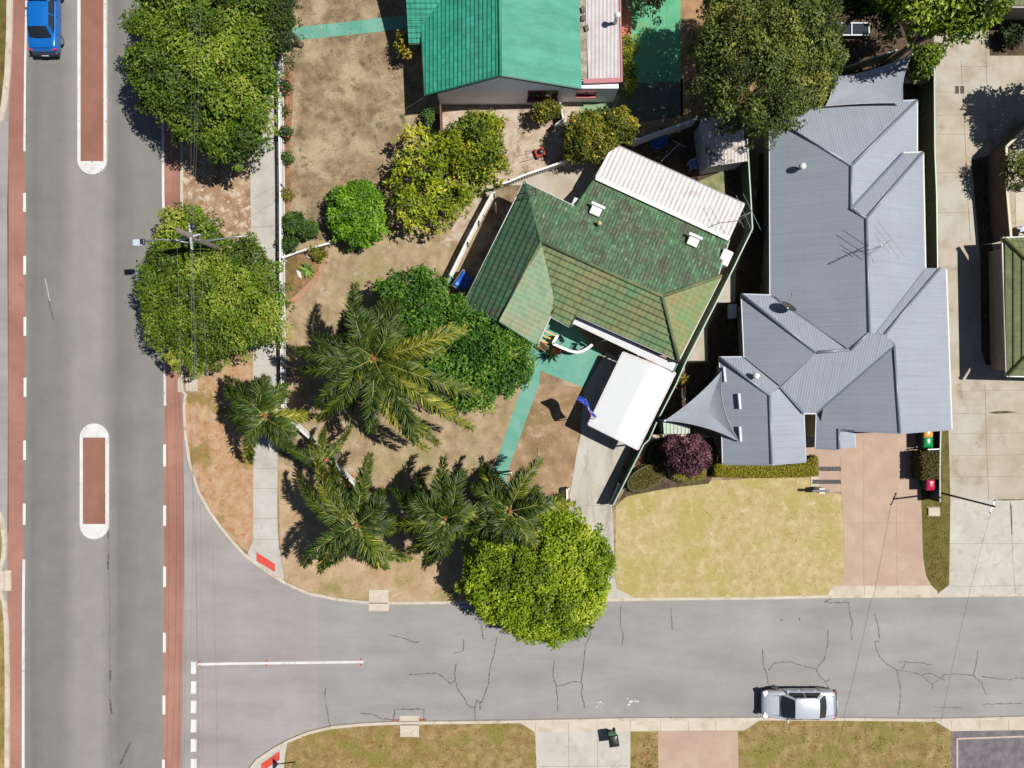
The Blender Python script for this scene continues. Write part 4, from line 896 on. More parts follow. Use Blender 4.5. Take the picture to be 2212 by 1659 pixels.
window(gh, (x2, W(0, 690, 2.6).y), (x2, W(0, 740, 2.6).y), .9, 2.1, (-1, 0), M_white, M_glass)
def whirly(px, pl, label):
    c = pl.at(*px); r = thing('roof_ventilator', c, label, 'roof ventilator', 'white ball ventilators on the grey roof')
    MB().tube([c - Vector((0, 0, .1)), c + Vector((0, 0, .3))], .1, 14).build('neck', M_galv, r, smooth=True)
    prof = [(.0, .28)] + [(.2 * math.sin(t), .46 - .17 * math.cos(t)) for t in np.linspace(.35, math.pi - .2, 9)] + [(0, .635)]
    MB().lathe(c, prof, 20).build('turbine', M_white, r, smooth=True)
whirly((1727, 364), gW, 'white ball ventilator on the big west slope of the grey roof')
whirly((1628, 812), gM4, 'white ball ventilator on the narrow slope of the grey roof above the triangular sail')

# ---- olive tiled house at the right edge, and the roof corner above it
TM_ol = tilemat('olive_concrete_tiles', A(112, 122, 74), A(132, 138, 92), moss=A(96, 110, 62), mscale=.8, lich=A(160, 158, 118), blo=.6, bhi=.7, tu=.3, tv=.42, vary=.1, edge=.5)
oh = thing('olive_tiled_house', W(2290, 660, .1), 'house with an olive green tiled hip roof cut by the right edge', 'house')
rf = Roof(); oW = Plane((2170, 660, 2.4), (-1, 0), .4); zo = oW.z(2240, 590)
HA = HB = (2330, 660)
rf.face(oW, [(2166.5, 515), HA, (2175.5, 811)], 'tile', .42, .05, TM_ol)
oN = Plane((*HA, oW.z(*HA)), (0, 1), .4); oS = Plane((*HB, oW.z(*HB)), (0, -1), .4)
rf.face(oN, [(2166.5, 515), (2500, 500), (2500, 656), HA], 'tile', .42, .05, TM_ol)
rf.face(oS, [(2175.5, 811), HB, (2500, 656), (2500, 820)], 'tile', .42, .05, TM_ol)
rf.build(oh)
caps('ridge_cap', [(oW.at(2166.5, 515), oW.at(*HA)), (oW.at(*HB), oW.at(2175.5, 811))], gmat('olive_ridge', A(136, 140, 84), A(160, 158, 100), 3), oh, .26)
gutter(oh, [(oW.at(2166, 514), oW.at(2175, 812)), (oN.at(2166, 514), oN.at(2500, 499)), (oS.at(2175, 812), oS.at(2500, 821))], M_ggut)
mb = MB(); mb.prism(wallpoly([(2188, 530), (2490, 520), (2490, 800), (2192, 798)], 2.4), .1, 2.25); mb.build('wall', M_brick, oh)
ch = thing('corner_house', W(2260, -30, .1), 'corner of an olive tiled roof at the top right behind the leafy tree', 'house')
rf = Roof(); cS = Plane((2200, 14, 2.6), (0, -1), .4)
rf.face(cS, [(2150, 13), (2500, 15), (2500, -120), (2150, -120)], 'tile', .42, .05, TM_ol); cN = Plane((2200, -120, cS.z(2200, -120)), (0, 1), .4); rf.face(cN, [(2150, -120), (2500, -120), (2500, -240), (2150, -240)], 'tile', .42, .05, TM_ol); rf.build(ch)
gutter(ch, [(cS.at(2150, 14), cS.at(2500, 16))], M_ggut)
mb = MB(); mb.prism(wallpoly([(2180, -2), (2500, 0), (2500, -220), (2180, -220)], 2.6), .1, 2.5); mb.build('wall', M_brick, ch)

# ---- shed
shed = thing('garden_shed', W(1570, 330, .1), 'white corrugated garden shed roof half in shade under the big tree', 'shed')
rf = Roof(); pSh = Plane((1570, 310, 2.2), (0, -1), .05)
rf.face(pSh, [(1513, 258), (1600, 240), (1615, 348), (1528, 361)], 'corr', .2, .04, gmat('dusty_white_sheet', A(222, 212, 204), A(236, 228, 220), 2, c3=A(120, 88, 66), scale3=1.1, lo3=.56, hi3=.66)); rf.build(shed)
mb = MB(); mb.prism(wallpoly([(1516, 262), (1598, 246), (1612, 344), (1530, 357)], 2.2), .1, 2.1); mb.build('wall', pmat('pale_shed_wall', A(190, 192, 200), .6), shed)
ks = thing('garden_cabinet', W(1412, 925, .1), 'small pale green ribbed cabinet roof beneath the tip of the triangular sail', 'shed')
rf = Roof(); pK = Plane((1412, 925, 1.7), (0, -1), .04)
rf.face(pK, [(1432, 908), (1490, 921), (1490, 938), (1434, 937)], 'rib', .22, .03, pmat('pale_green_sheet', A(196, 210, 190), .5)); rf.build(ks)
mb = MB(); mb.prism(wallpoly([(1433, 909), (1489, 922), (1489, 937), (1435, 936)], 1.7), .1, 1.64); mb.build('wall', M_colorbond, ks)

# ================================================================== fences
def picket(label, px, z=1.0, cat='fence', gap=.135, name='picket_fence', mat=None, posts=True, lean=0.0):
    mat = mat or M_white
    P = [W(x, y, z) for x, y in px]; root = thing(name, (P[0].x, P[0].y, .1), label, cat)
    pk = MB(); ra = MB()
    for a, b in zip(P[:-1], P[1:]):
        d = Vector((b.x - a.x, b.y - a.y, 0)); L = d.length; d.normalize(); nrm = Vector((-d.y, d.x, 0)); rz = math.atan2(d.y, d.x); n = max(1, int(L / gap))
        for i in range(n + 1):
            p = Vector((a.x, a.y, 0)) + d * (L * i / n)
            j = random.uniform(-.015, .015)
            pk.box(p + Vector((0, 0, .15 + (z - .15) / 2 + j)), (.1, .022, z - .15), rz + random.uniform(-.03, .03))
            pk.lathe(p + Vector((0, 0, z + j)), [(.043, 0), (0, .05)], 4)
        ra.bar(Vector((a.x, a.y, z + .02)) - nrm * .02, Vector((b.x, b.y, z + .02)) - nrm * .02, .12, .04)
        for zz in (.35, z - .2): ra.bar(Vector((a.x, a.y, zz)) + nrm * .035, Vector((b.x, b.y, zz)) + nrm * .035, .04, .08)
        if posts:
            k = max(1, int(L / 2.4))
            for i in range(k + 1):
                p = Vector((a.x, a.y, 0)) + d * (L * i / k) + nrm * .07
                MB().box(p + Vector((0, 0, z / 2 + .05)), (.1, .1, z + .05), rz).build('post', mat, root)
    pk.build('pickets', mat, root); ra.build('rail', mat, root)
    return root
picket('long white picket fence between the footpath and the dry front gardens', [(600, -200), (601.5, 80), (603, 170), (606, 400), (606.5, 560), (608, 735), (610, 880)], 1.0)
picket('white picket fence cutting the street corner diagonally below the palm crowns', [(611, 893), (680, 956), (718, 1000), (782, 1062)], 1.0)
picket('white picket fence running along the west side of the mossy roofed house', [(1066, 415), (1032, 478), (1008, 524), (973, 595)], 1.1)
picket('short white picket fence between the sandy yard and the corner of the mossy roof', [(1068, 402), (1100, 391), (1136, 376), (1226, 346)], 1.1, gap=.16)
picket('low white picket fence dividing the two front gardens beside the footpath', [(608, 557), (640, 545), (672, 535), (714, 524)], .7)
picket('white picket fence in tree shade behind the white corrugated roof', [(1374, 302), (1430, 282), (1505, 256)], 1.5, gap=.12)
picket('short row of white pickets beside the bend of the curving driveway', [(1226, 1056), (1226, 1094)], .8, gap=.12)
picket('green painted gate panel at the end of the white picket fence', [(975, 597), (959, 623)], 1.1, name='garden_gate', cat='gate', gap=.09, mat=pmat('green_gate_paint', A(120, 168, 140), .6))
def panel_fence(label, px, z, mat, capm, name='steel_fence', w=.05, cat='fence'):
    P = [W(x, y, z) for x, y in px]; root = thing(name, (P[0].x, P[0].y, .1), label, cat)
    mb = MB(); cp = MB()
    for a, b in zip(P[:-1], P[1:]):
        L = (b - a).length; n = max(1, int(L / .16)); d = (b - a).normalized(); nm = Vector((-d.y, d.x, 0))
        for i in range(n):
            p = a.lerp(b, i / n); q = a.lerp(b, (i + 1) / n); m = p.lerp(q, .5) + nm * .018
            for s, e in ((p, m), (m, q)): mb.add([(s.x, s.y, .08), (e.x, e.y, .08), (e.x, e.y, z - .02), (s.x, s.y, z - .02)], [(0, 1, 2, 3)])
        cp.bar(a, b, w + .02, .05)
        k = max(1, int(L / 2.4))
        for i in range(k + 1):
            p = a.lerp(b, i / k); MB().box((p.x, p.y, z / 2), (w, w, z - .02), math.atan2(d.y, d.x)).build('post', mat, root)
    mb.build('panel', mat, root); cp.build('top_rail', capm, root)
    return root
panel_fence('long pale green steel fence between the mossy roofed house and the grey house', [(1614, 300), (1617, 345), (1622, 430), (1625.5, 494), (1586, 576), (1546, 656), (1480, 785), (1461, 829), (1423.5, 902)], 1.8, M_fencegreen, M_colorbond)
panel_fence('lower stretch of pale green steel fence beside the carport and curving drive', [(1418.5, 912), (1402, 950), (1391, 960), (1324, 1092)], 1.5, M_fencegreen, M_colorbond, 'steel_fence')
mbp = panel_fence('white end panel leaning on the pale green fence beside the driveway mouth', [(1339, 1048), (1320, 1091)], 1.0, M_white, M_white, 'white_screen', .1)
panel_fence('straight green steel fence along the east side of the grey house', [(2018, 140), (2019, 320), (2023, 420), (2025.5, 580)], 1.75, M_fencegreen, M_colorbond)
panel_fence('pale green steel fence behind the four cornered shade sail', [(1788, 157), (1871, 130), (1938, 108)], 1.8, M_fencegreen, M_colorbond)
panel_fence('low dark fence beside the wheelie bins and the paved drive', [(2032, 929), (2030, 1010), (2030.5, 1084)], 1.3, pmat('dark_fence_steel', A(70, 74, 70), .5), pmat('grey_fence_cap', A(170, 176, 176), .5))
panel_fence('short white topped return fence between the green bin and the clipped hedge', [(2004, 971), (2031, 970)], 1.3, pmat('dark_fence_steel2', A(70, 74, 70), .5), M_white, 'fence_return')
panel_fence('brown timber fence running down from the gable of the teal roofed house', [(951, 226), (953, 300)], 1.4, pmat('brown_fence', A(110, 70, 56), .7), pmat('brown_cap', A(134, 84, 72), .7), 'timber_fence')
panel_fence('short white garden fence by the yellow flowered bushes', [(1210, 222), (1217, 257), (1200, 270)], 1.0, M_white, M_white, 'garden_fence', .08)
cw = thing('courtyard_wall', W(2174, 400, .1), 'cream capped boundary wall around the courtyard by the right edge', 'wall')
P = [W(x, y, 1.8) for x, y in ((2260, 235), (2174, 317), (2175.5, 415), (2184, 514))]
mb = MB(); cp = MB()
for a, b in zip(P[:-1], P[1:]): mb.bar((a.x, a.y, .95), (b.x, b.y, .95), .1, 1.7); cp.bar(a, b, .14, .06)
mb.build('wall', pmat('shade_brown_wall', A(120, 100, 84), .9), cw); cp.build('coping', pmat('cream_coping', A(226, 210, 170), .6), cw)  # wall face browned; the dark of its shaded side is in the colour
sheet('courtyard_paving', [(2190, 315), (2300, 220), (2400, 220), (2400, 520), (2196, 520)], Z3 + .008, M_kerb2)
lw = thing('limestone_wall', W(1470, 941, .1), 'low cream limestone garden wall below the pale green cabinet roof', 'wall')
mb = MB()
for a, b, z in (((1407, 943), (1422, 944), .7), ((1422, 941), (1492, 943), .45), ((1494, 943), (1518, 943), .7)):
    mb.bar(W(*a, z / 2 + .05), W(*b, z / 2 + .05), .28, z)
mb.build('blocks', gmat('limestone', A(222, 200, 172), A(240, 220, 196), 3), lw, bevel=.03)
MB().tube([W(1518, 942.5, .5), W(1537, 942.5, .5)], .06, 10).build('pipe', M_galv, lw, smooth=True)

# ================================================================== vehicles
def make_car(name, label, origin, heading, paint, L=4.4, Wd=1.76):
    """saloon with the rear bumper at x=0, front at x=L"""
    root = thing(name, origin, label, 'car'); hw = Wd / 2
    cs, sn = math.cos(heading), math.sin(heading); O = Vector(origin)
    X = lambda v: O + Vector((v[0] * cs - v[1] * sn, v[0] * sn + v[1] * cs, v[2]))
    def build(mb, nm, m, **k): mb.v = [tuple(X(v)) for v in mb.v]; return mb.build(nm, m, root, **k)
    # stations: x, half width, belt z, centre z
    k = L / 4.4
    st = [(0, .66, .62, .66), (.06, .78, .80, .84), (.22, .85, .93, .97), (.60, .87, .97, 1.0), (.95, .88, .96, .99), (1.7, .88, .94, .96), (2.6, .88, .93, .95), (3.15, .87, .91, .95), (3.5, .85, .85, .90), (3.95, .81, .76, .82), (4.25, .74, .66, .71), (4.36, .66, .56, .60), (4.4, .58, .48, .5)]
    vs = []; fs = []
    for x, w, zb, zc in st:
        w = w * hw / .88; x *= k
        ring = [(0, .24), (w * .86, .24), (w * .97, .32), (w, .55), (w * .985, zb - .10), (w * .93, zb - .02), (w * .8, zb + (zc - zb) * .6), (w * .4, zc), (0, zc)]
        pts = [(x, y, z) for y, z in ring] + [(x, -y, z) for y, z in reversed(ring[1:-1])]
        vs += pts
    n = 16
    for i in range(len(st) - 1):
        for j in range(n): fs.append((i * n + j, i * n + (j + 1) % n, (i + 1) * n + (j + 1) % n, (i + 1) * n + j))
    fs.append(tuple(range(n - 1, -1, -1))); fs.append(tuple((len(st) - 1) * n + j for j in range(n)))
    mb = MB(); mb.add(vs, fs); bo = build(mb, 'body', paint, smooth=True)
    ss = bo.modifiers.new('s', 'SUBSURF'); ss.levels = 1; ss.render_levels = 2
    # greenhouse: base belt loop and roof loop
    rb, rt0, rt1, wf = .72 * k, 1.28 * k, 2.62 * k, 3.32 * k
    zr = 1.42; bw = hw * .9; tw = hw * .66
    def grid(rows, m, nm, sub=True, th=0):
        mb = MB(); nn = len(rows[0])
        for i, r in enumerate(rows): mb.v += [tuple(p) for p in r]
        for i in range(len(rows) - 1):
            for j in range(nn - 1): mb.f.append([i * nn + j, i * nn + j + 1, (i + 1) * nn + j + 1, (i + 1) * nn + j]); mb.m.append(0)
        return build(mb, nm, m, smooth=True)
    ys = np.linspace(-1, 1, 9); bulge = lambda t: 1 - t * t
    # solid cabin under glass and roof
    cab = MB(); base = [(rb, bw * .8), (rb + .3, bw), (wf - .4, bw), (wf, bw * .8)]; topl = [(rt0, tw * .96), (rt0 + .2, tw), (rt1 - .1, tw), (rt1, tw * .95)]
    ring0 = [(x, y, .93) for x, y in base] + [(x, -y, .93) for x, y in reversed(base)]; ring1 = [(x, y, zr - .05) for x, y in topl] + [(x, -y, zr - .05) for x, y in reversed(topl)]
    cab.add(ring0 + ring1, [(i, (i + 1) % 8, 8 + (i + 1) % 8, 8 + i) for i in range(8)] + [tuple(range(8, 16))])
    build(cab, 'pillar', paint)
    grid([[(x, y * tw * s_, zr - .03 + h + .05 * bulge(y) - .02 * abs(y) ** 6) for y in ys] for x, s_, h in ((rt0 - .06, .97, -.035), (rt0 + .12, 1.0, -.005), (rt0 + .5, 1.02, .015), (rt1 - .45, 1.02, .015), (rt1 - .08, 1.0, -.01), (rt1 + .05, .97, -.04))], paint, 'roof')
    gl = pmat('car_glass', (.012, .014, .018, 1), .05, spec=.6)
    grid([[(a + (b - a) * t + .06 * bulge(y), y * (bw * .84 + (tw * .9 - bw * .84) * t), .985 + (zr - .02 - .985) * t + .05 * bulge(y)) for y in ys] for a, b in ((wf - .02, rt1 + .06),) for t in (0.02, .35, .7, 1.0)], gl, 'windscreen')
    grid([[(a + (b - a) * t - .06 * bulge(y), y * (bw * .84 + (tw * .9 - bw * .84) * t), 1.0 + (zr - .03 - 1.0) * t + .045 * bulge(y)) for y in ys] for a, b in ((rb + .02, rt0 - .04),) for t in (0.02, .35, .7, 1.0)], gl, 'rear_window')
    for sgn in (1, -1):
        for xa, xb, ta, tb in ((1.0 * k, 1.98 * k, 1.38 * k, 1.98 * k), (2.06 * k, 3.12 * k, 2.06 * k, 2.62 * k)):
            lerp = lambda t, f0, f1: f0 + (f1 - f0) * t
            rows = [[(lerp(t, lerp(u, xa, xb), lerp(u, ta, tb)), sgn * (lerp(t, bw, tw) + .012 + .02 * math.sin(math.pi * t)), lerp(t, .99, zr - .1)) for u in (0, .5, 1)] for t in (0, .5, 1)]
            grid(rows, gl, 'side_window')
        mb = MB(); mb.box((2.98 * k, sgn * (hw - .0), .98), (.12, .2, .13)); build(mb, 'mirror', paint, bevel=.03)
        mb = MB(); mb.box((.12, sgn * (hw * .78), .78), (.1, .3, .14)); build(mb, 'tail_light', pmat('tail_light_red', (.4, .02, .02, 1), .15), bevel=.02)
        mb = MB(); mb.box((L - .2, sgn * (hw * .74), .66), (.3, .3, .12), -sgn * .35); build(mb, 'headlight', pmat('headlight_lens', (.55, .58, .6, 1), .08, spec=.8), bevel=.03)
        for xw in (.85 * k, 3.5 * k):
            ax = Matrix.Rotation(R(90), 3, 'X')
            t = MB(); t.lathe((xw, sgn * (hw - .13), .31), [(.2, -.1), (.29, -.1), (.31, -.07), (.31, .07), (.29, .1), (.2, .1)], 24, ax=ax); w_ = MB()
            tw_ = build(t, 'wheel', M_dark, smooth=True)
            w_.lathe((xw, sgn * (hw - .13), .31), [(.0, .09), (.05, .095), (.06, .07), (.17, .085), (.205, .1)] if sgn < 0 else [(.205, -.1), (.17, -.085), (.06, -.07), (.05, -.095), (0, -.09)], 24, ax=ax)
            w_.v = [tuple(X(v)) for v in w_.v]; rim = w_.build('rim', M_galv, tw_, smooth=True)
    seam = pmat('panel_gap', (.01, .01, .012, 1), .8)
    def gap(p, q, w=.016): m_ = MB(); m_.bar(p, q, w, .012); build(m_, 'panel_gap', seam)
    for sgn in (1, -1): gap((wf + .1, sgn * bw * .78, .945), (L - .32, sgn * bw * .68, .735)); gap((.16, sgn * bw * .72, .955), (rb + .02, sgn * bw * .74, 1.0))
    gap((.17, -bw * .72, .955), (.17, bw * .72, .955)); gap((wf + .08, -bw * .78, .965), (wf + .08, bw * .78, .965), .04)
    for sgn in (1, -1):
        for xd in (1.02, 2.02, 3.14): gap((xd * k, sgn * (hw * .995), .34), (xd * k, sgn * (hw * .985), .9))
        for xd in (1.3, 2.3): m_ = MB(); m_.box((xd * k, sgn * hw * 1.0, .82), (.16, .03, .03)); build(m_, 'door_handle', paint)
    for y0 in (-.15, .4): m_ = MB(); m_.bar((wf + .02, y0 * bw, 1.0), (wf - .33, (y0 - .45) * bw, 1.135), .025, .02); build(m_, 'wiper', M_black)
    mb = MB(); mb.box((.0, 0, .45), (.26, hw * 1.78, .34)); build(mb, 'bumper', pmat('dark_bumper', (.012, .016, .026, 1), .5), bevel=.09)
    mb = MB(); mb.box((L - .03, 0, .36), (.14, hw * 1.3, .16)); build(mb, 'grille', M_black, bevel=.03)
    mb = MB(); mb.box((-.145, 0, .5), (.03, .4, .1)); build(mb, 'number_plate', M_white)
    return root
def carpaint(name, c): return pmat(name, c, .28, .35, 1.0, var=.02, spec=.5)
bx = W(103, 119, .3)
make_car('parked_car', 'blue saloon car driving up out of the top left corner of the road', (bx.x, bx.y, 0.005), R(90), carpaint('blue_car_paint', A(20, 118, 208, 1.5)), 4.5)
sx = W(1795, 1511.5, 0)
make_car('parked_car', 'silver white saloon car parked at the south kerb of the side road', (sx.x, sx.y, 0.005), R(180), carpaint('silver_car_paint', A(226, 232, 240, 1.8)), 4.4)

# ================================================================== bins
def wheelie(label, px, lid, body, rz=0.0, h=1.0, z0=.1):
    c = W(px[0], px[1], h + z0); c = Vector((c.x, c.y, z0)); r = thing('wheelie_bin', c, label, 'wheelie bin', 'wheelie bins standing outside the houses')
    M = Matrix.Rotation(rz, 3, 'Z')
    def bld(mb, nm, m, **k): mb.v = [tuple(c + M @ Vector(v)) for v in mb.v]; return mb.build(nm, m, r, **k)
    b = MB(); a0 = [(-.21, -.24), (.21, -.24), (.21, .24), (-.21, .24)]; a1 = [(-.27, -.33), (.27, -.33), (.27, .33), (-.27, .33)]
    b.add([(x, y, .08) for x, y in a0] + [(x, y, h - .08) for x, y in a1], [(3, 2, 1, 0), (0, 1, 5, 4), (1, 2, 6, 5), (2, 3, 7, 6), (3, 0, 4, 7)]); bld(b, 'body', body, bevel=.03)
    l = MB(); xs = np.linspace(-.3, .3, 7); ys = np.linspace(-.36, .36, 9)
    for y in ys: l.v += [(x, y, h - .07 + .07 * (1 - (x / .3) ** 4) * (1 - (y / .36) ** 4) + (.015 if abs(x) < .16 and abs(y) < .2 else 0)) for x in xs]
    for j in range(8):
        for i in range(6): l.f.append([j * 7 + i, j * 7 + i + 1, (j + 1) * 7 + i + 1, (j + 1) * 7 + i]); l.m.append(0)
    lo = bld(l, 'lid', lid, smooth=True); sd_ = lo.modifiers.new('t', 'SOLIDIFY'); sd_.thickness = .03
    bld(MB().tube([(-.25, .37, h - .06), (.25, .37, h - .06)], .02, 8), 'handle', body)
    for s in (-1, 1): bld(MB().lathe((s * .22, .28, .1), [(.0, -.03), (.1, -.03), (.1, .03), (0, .03)], 14, ax=Matrix.Rotation(R(90), 3, 'Y')), 'wheel', M_dark)
    return r
M_bin = pmat('dark_green_bin', A(30, 70, 48), .4)
wheelie('wheelie bin with an orange yellow lid tucked under the grey roof edge', (2006, 935), pmat('yellow_lid', A(246, 170, 60), .25), M_bin)
wheelie('wheelie bin with a shiny green lid beside the short return fence', (2006, 954.5), pmat('green_lid', A(20, 160, 84), .22), M_bin)
wheelie('wheelie bin with a shiny red lid at the end of the clipped hedge', (2012, 1047), pmat('red_lid', A(206, 40, 84), .22), M_bin)
wheelie('bright green wheelie bin standing open on the southern concrete driveway', (1326, 1602), pmat('dark_lid', A(36, 44, 40), .4), pmat('bright_green_bin', A(70, 170, 100), .4), R(8))

# ================================================================== poles and wires
pp = thing('power_pole', (W(0, 0).x * 0 + (521 - CX) / S, (CY - 560) / S, .1), 'tall grey timber power pole with crossarms and a street lamp above the verge tree', 'power pole')
pb = Vector(((521 - CX) / S, (CY - 560) / S, 0))
MB().tube([pb, pb + Vector((0, 0, 9.0))], [.17, .12], 14).build('pole', M_wood, pp, smooth=True)
def atz(px, z): return W(px[0], px[1], z)
def P01(x, y, z): return W(*T(0, 1, x, y), z)
mb = MB(); mb.bar(P01(1640, 285, 7.5), P01(1660, 500, 7.5), .1, .12); mb.build('crossarm', pmat('silver_arm', A(206, 210, 212), .5), pp)
mb = MB(); mb.bar(P01(1522, 418, 7.3), P01(1730, 368, 7.3), .1, .12); mb.build('crossarm', pmat('silver_arm', A(206, 210, 212), .5), pp)
ins = [P01(1642, 300, 7.6), P01(1648, 345, 7.6), P01(1655, 445, 7.6), P01(1660, 490, 7.6), P01(1530, 416, 7.4), P01(1725, 370, 7.4)]
for q in ins: MB().lathe(q, [(.03, -.06), (.055, 0), (.035, .04), (.05, .08), (.02, .13), (0, .14)], 10).build('insulator', M_white, pp, smooth=True)
mb = MB(); mb.tube([P01(1690, 430, 6.9), P01(1850, 413, 7.0), P01(2000, 392, 7.0), P01(2140, 376, 7.0)], [.05, .05, .04, .03], 8); mb.build('side_arm', M_galv, pp, smooth=True)
arm = MB(); arm.tube([P01(1640, 440, 6.9), P01(1500, 417, 7.1), P01(1380, 411, 7.2), P01(1250, 425, 7.15)], [.05, .045, .04, .035], 8); la = arm.build('lamp_arm', M_galv, pp, smooth=True)
lp = MB(); lc = P01(1190, 437, 7.1); lp.box(lc, (.5, .36, .14), .05); lo_ = lp.build('lamp_head', pmat('lamp_silver', A(214, 224, 236), .35), la, bevel=.05)
mb = MB(); mb.box(P01(1232, 430, 7.12), (.24, .3, .16), .05); mb.build('lamp_cap', M_black, la, bevel=.04)
mb = MB(); mb.tube([P01(1668, 300, 7.1), P01(1669, 300, 7.6)], .16, 12); mb.build('transformer', M_black, pp, smooth=True)
M_wire = pmat('black_cable', (.09, .09, .09, 1), .5)
def cable(label, a, b, sag=.5, r=.006, group='overhead cables'):
    pts = [a.lerp(b, t) - Vector((0, 0, sag * 4 * t * (1 - t))) for t in np.linspace(0, 1, 17)]
    o = MB().tube(pts, r, 5, cap=False).build('power_cable', M_wire, None); tag(o, label, 'cable', group)
for i, (q, xb) in enumerate(((ins[4], 383), (ins[0], 395), (ins[2], 412), (ins[3], 432), (ins[5], 470))):
    nm = ('westernmost', 'second from the west', 'middle', 'second from the east', 'easternmost')[i]
    cable(f'{nm} of the five overhead cables running south from the power pole', q, W(xb, 2000, 6.6), .7)
    if i in (1, 2, 3): cable(f'{("western", "central", "eastern")[i - 1]} overhead cable running north from the power pole over the big verge tree', q, W(380 + i * 20, -500, 7.2), .4)
cable('upper thin house cable running from the power pole towards the teal roofed house', ins[1], W(916, 210, 3.0), .4)
cable('lower thin house cable running from the power pole towards the mossy roofed house', ins[5], W(1132, 400, 3.0), .5)
sp_ = W(2031.5, 1064.5, 0); st_ = W(2149, 1092.5, 5.26)
sp = thing('service_pole', (sp_.x, sp_.y, .1), 'thin dark pole with small white insulators leaning over the shared driveway', 'pole')
MB().tube([sp_, Vector((sp_.x, sp_.y, 5.3))], [.06, .05], 12).build('pole', pmat('dark_pole_paint', A(64, 60, 58), .6), sp, smooth=True)
mb = MB(); q = Vector((sp_.x, sp_.y, 5.15)); mb.bar(q + Vector((.1, .35, 0)), q + Vector((-.2, -.35, 0)), .05); mb.build('crossarm', M_galv, sp)
for dx, dy in ((.1, .33), (-.02, .05), (-.18, -.33)): MB().lathe(q + Vector((dx, dy, .03)), [(.04, 0), (.06, .05), (.03, .1), (0, .11)], 8).build('insulator', M_white, sp)
cable('single cable crossing the side road from the dark pole by the bins', q + Vector((-.18, -.33, .1)), W(2008, 1700, 5.2), .35, .008)

# antennas
def antenna(label, els, boom, z, mast, dirs=()):
    r = thing('tv_antenna', mast, label, 'antenna', 'television antennas on the roofs')
    MB().tube([mast, Vector((mast[0], mast[1], z))], .02, 8).build('mast', M_galv, r)
    ma = pmat('dull_aluminium', A(150, 152, 156), .6)
    MB().tube([W(*boom[0], z), W(*boom[1], z)], .02, 8).build('boom', ma, r)
    for a, b in els: MB().tube([W(*a, z + .02), W(*b, z + .02)], .012, 6).build('element', ma, r)
t31 = lambda x, y: T(3, 1, x, y)
m_ = W(*t31(985, 462), 0); ba = W(*t31(985, 462), 6.3); bs = Vector((ba.x, ba.y, gE2.at(*t31(960, 470)).z - .3))
els = [(t31(945, 245), t31(1185, 558)), (t31(912, 283), t31(1138, 578)), (t31(932, 375), t31(1053, 535)), (t31(945, 425), t31(1005, 505))] + [(t31(870 + i * 17, 528 - i * 12), t31(884 + i * 17, 550 - i * 12)) for i in range(7)]
antenna('long white many-rodded television antenna on the ridge of the grey roof', els, (t31(862, 545), t31(1070, 412)), 6.3, bs)
z5 = lambda x, y: (1324.9 + x * .1823, 201.6 + y * .1823)
ba = W(*z5(1640, 1405), 4.3); bs = Vector((ba.x, ba.y, .1))
antenna('white rodded television antenna beside the corner of the white corrugated roof', [(z5(1455, 1210), z5(1650, 1650)), (z5(1540, 1190), z5(1745, 1615)), (z5(1490, 1480), z5(1545, 1590)), (z5(1475, 1490), z5(1500, 1540))], (z5(1480, 1472), z5(1640, 1405)), 4.3, bs)
rc = pN.at(1140, 420)
ra_ = thing('roof_aerial', rc, 'thin dark square aerial loop over the north west corner of the mossy roof', 'antenna')
mb = MB(); zz = rc.z + .9
for a, b in (((1116, 425), (1157, 422)), ((1157, 422), (1157, 407)), ((1157, 407), (1136, 410)), ((1136, 410), (1138, 424))): mb.tube([W(*a, zz), W(*b, zz)], .025, 6)
mb.build('loop', M_black, ra_); MB().tube([rc, W(1137, 423, zz)], .02, 6).build('mast', M_black, ra_)
# satellite dish
dc = gM2.at(1694, 668); dz = dc + Vector((0, 0, .55)); dish = thing('satellite_dish', dc, 'dark satellite dish mounted on the narrow north slope of the grey roof', 'satellite dish')
ax = (Vector((.35, .75, .55))).to_track_quat('Z', 'Y').to_matrix()
MB().lathe(dz, [(0, 0), (.15, .015), (.3, .06), (.45, .14), (.46, .142), (.45, .132), (.3, .045), (.15, -.005), (0, -.015)], 28, ax=ax).build('reflector', pmat('dark_dish', A(84, 78, 78), .5), dish, smooth=True)
MB().tube([dc - Vector((0, 0, .1)), dz], .035, 8).build('mount', M_galv, dish)
fp_ = dz + ax @ Vector((.15, -.3, .75)); mb = MB(); mb.tube([dz + ax @ Vector((0, -.36, .1)), fp_], .015, 6); mb.lathe(fp_, [(.0, -.08), (.05, -.06), (.05, .06), (0, .08)], 10); mb.build('feed_arm', M_galv, dish)

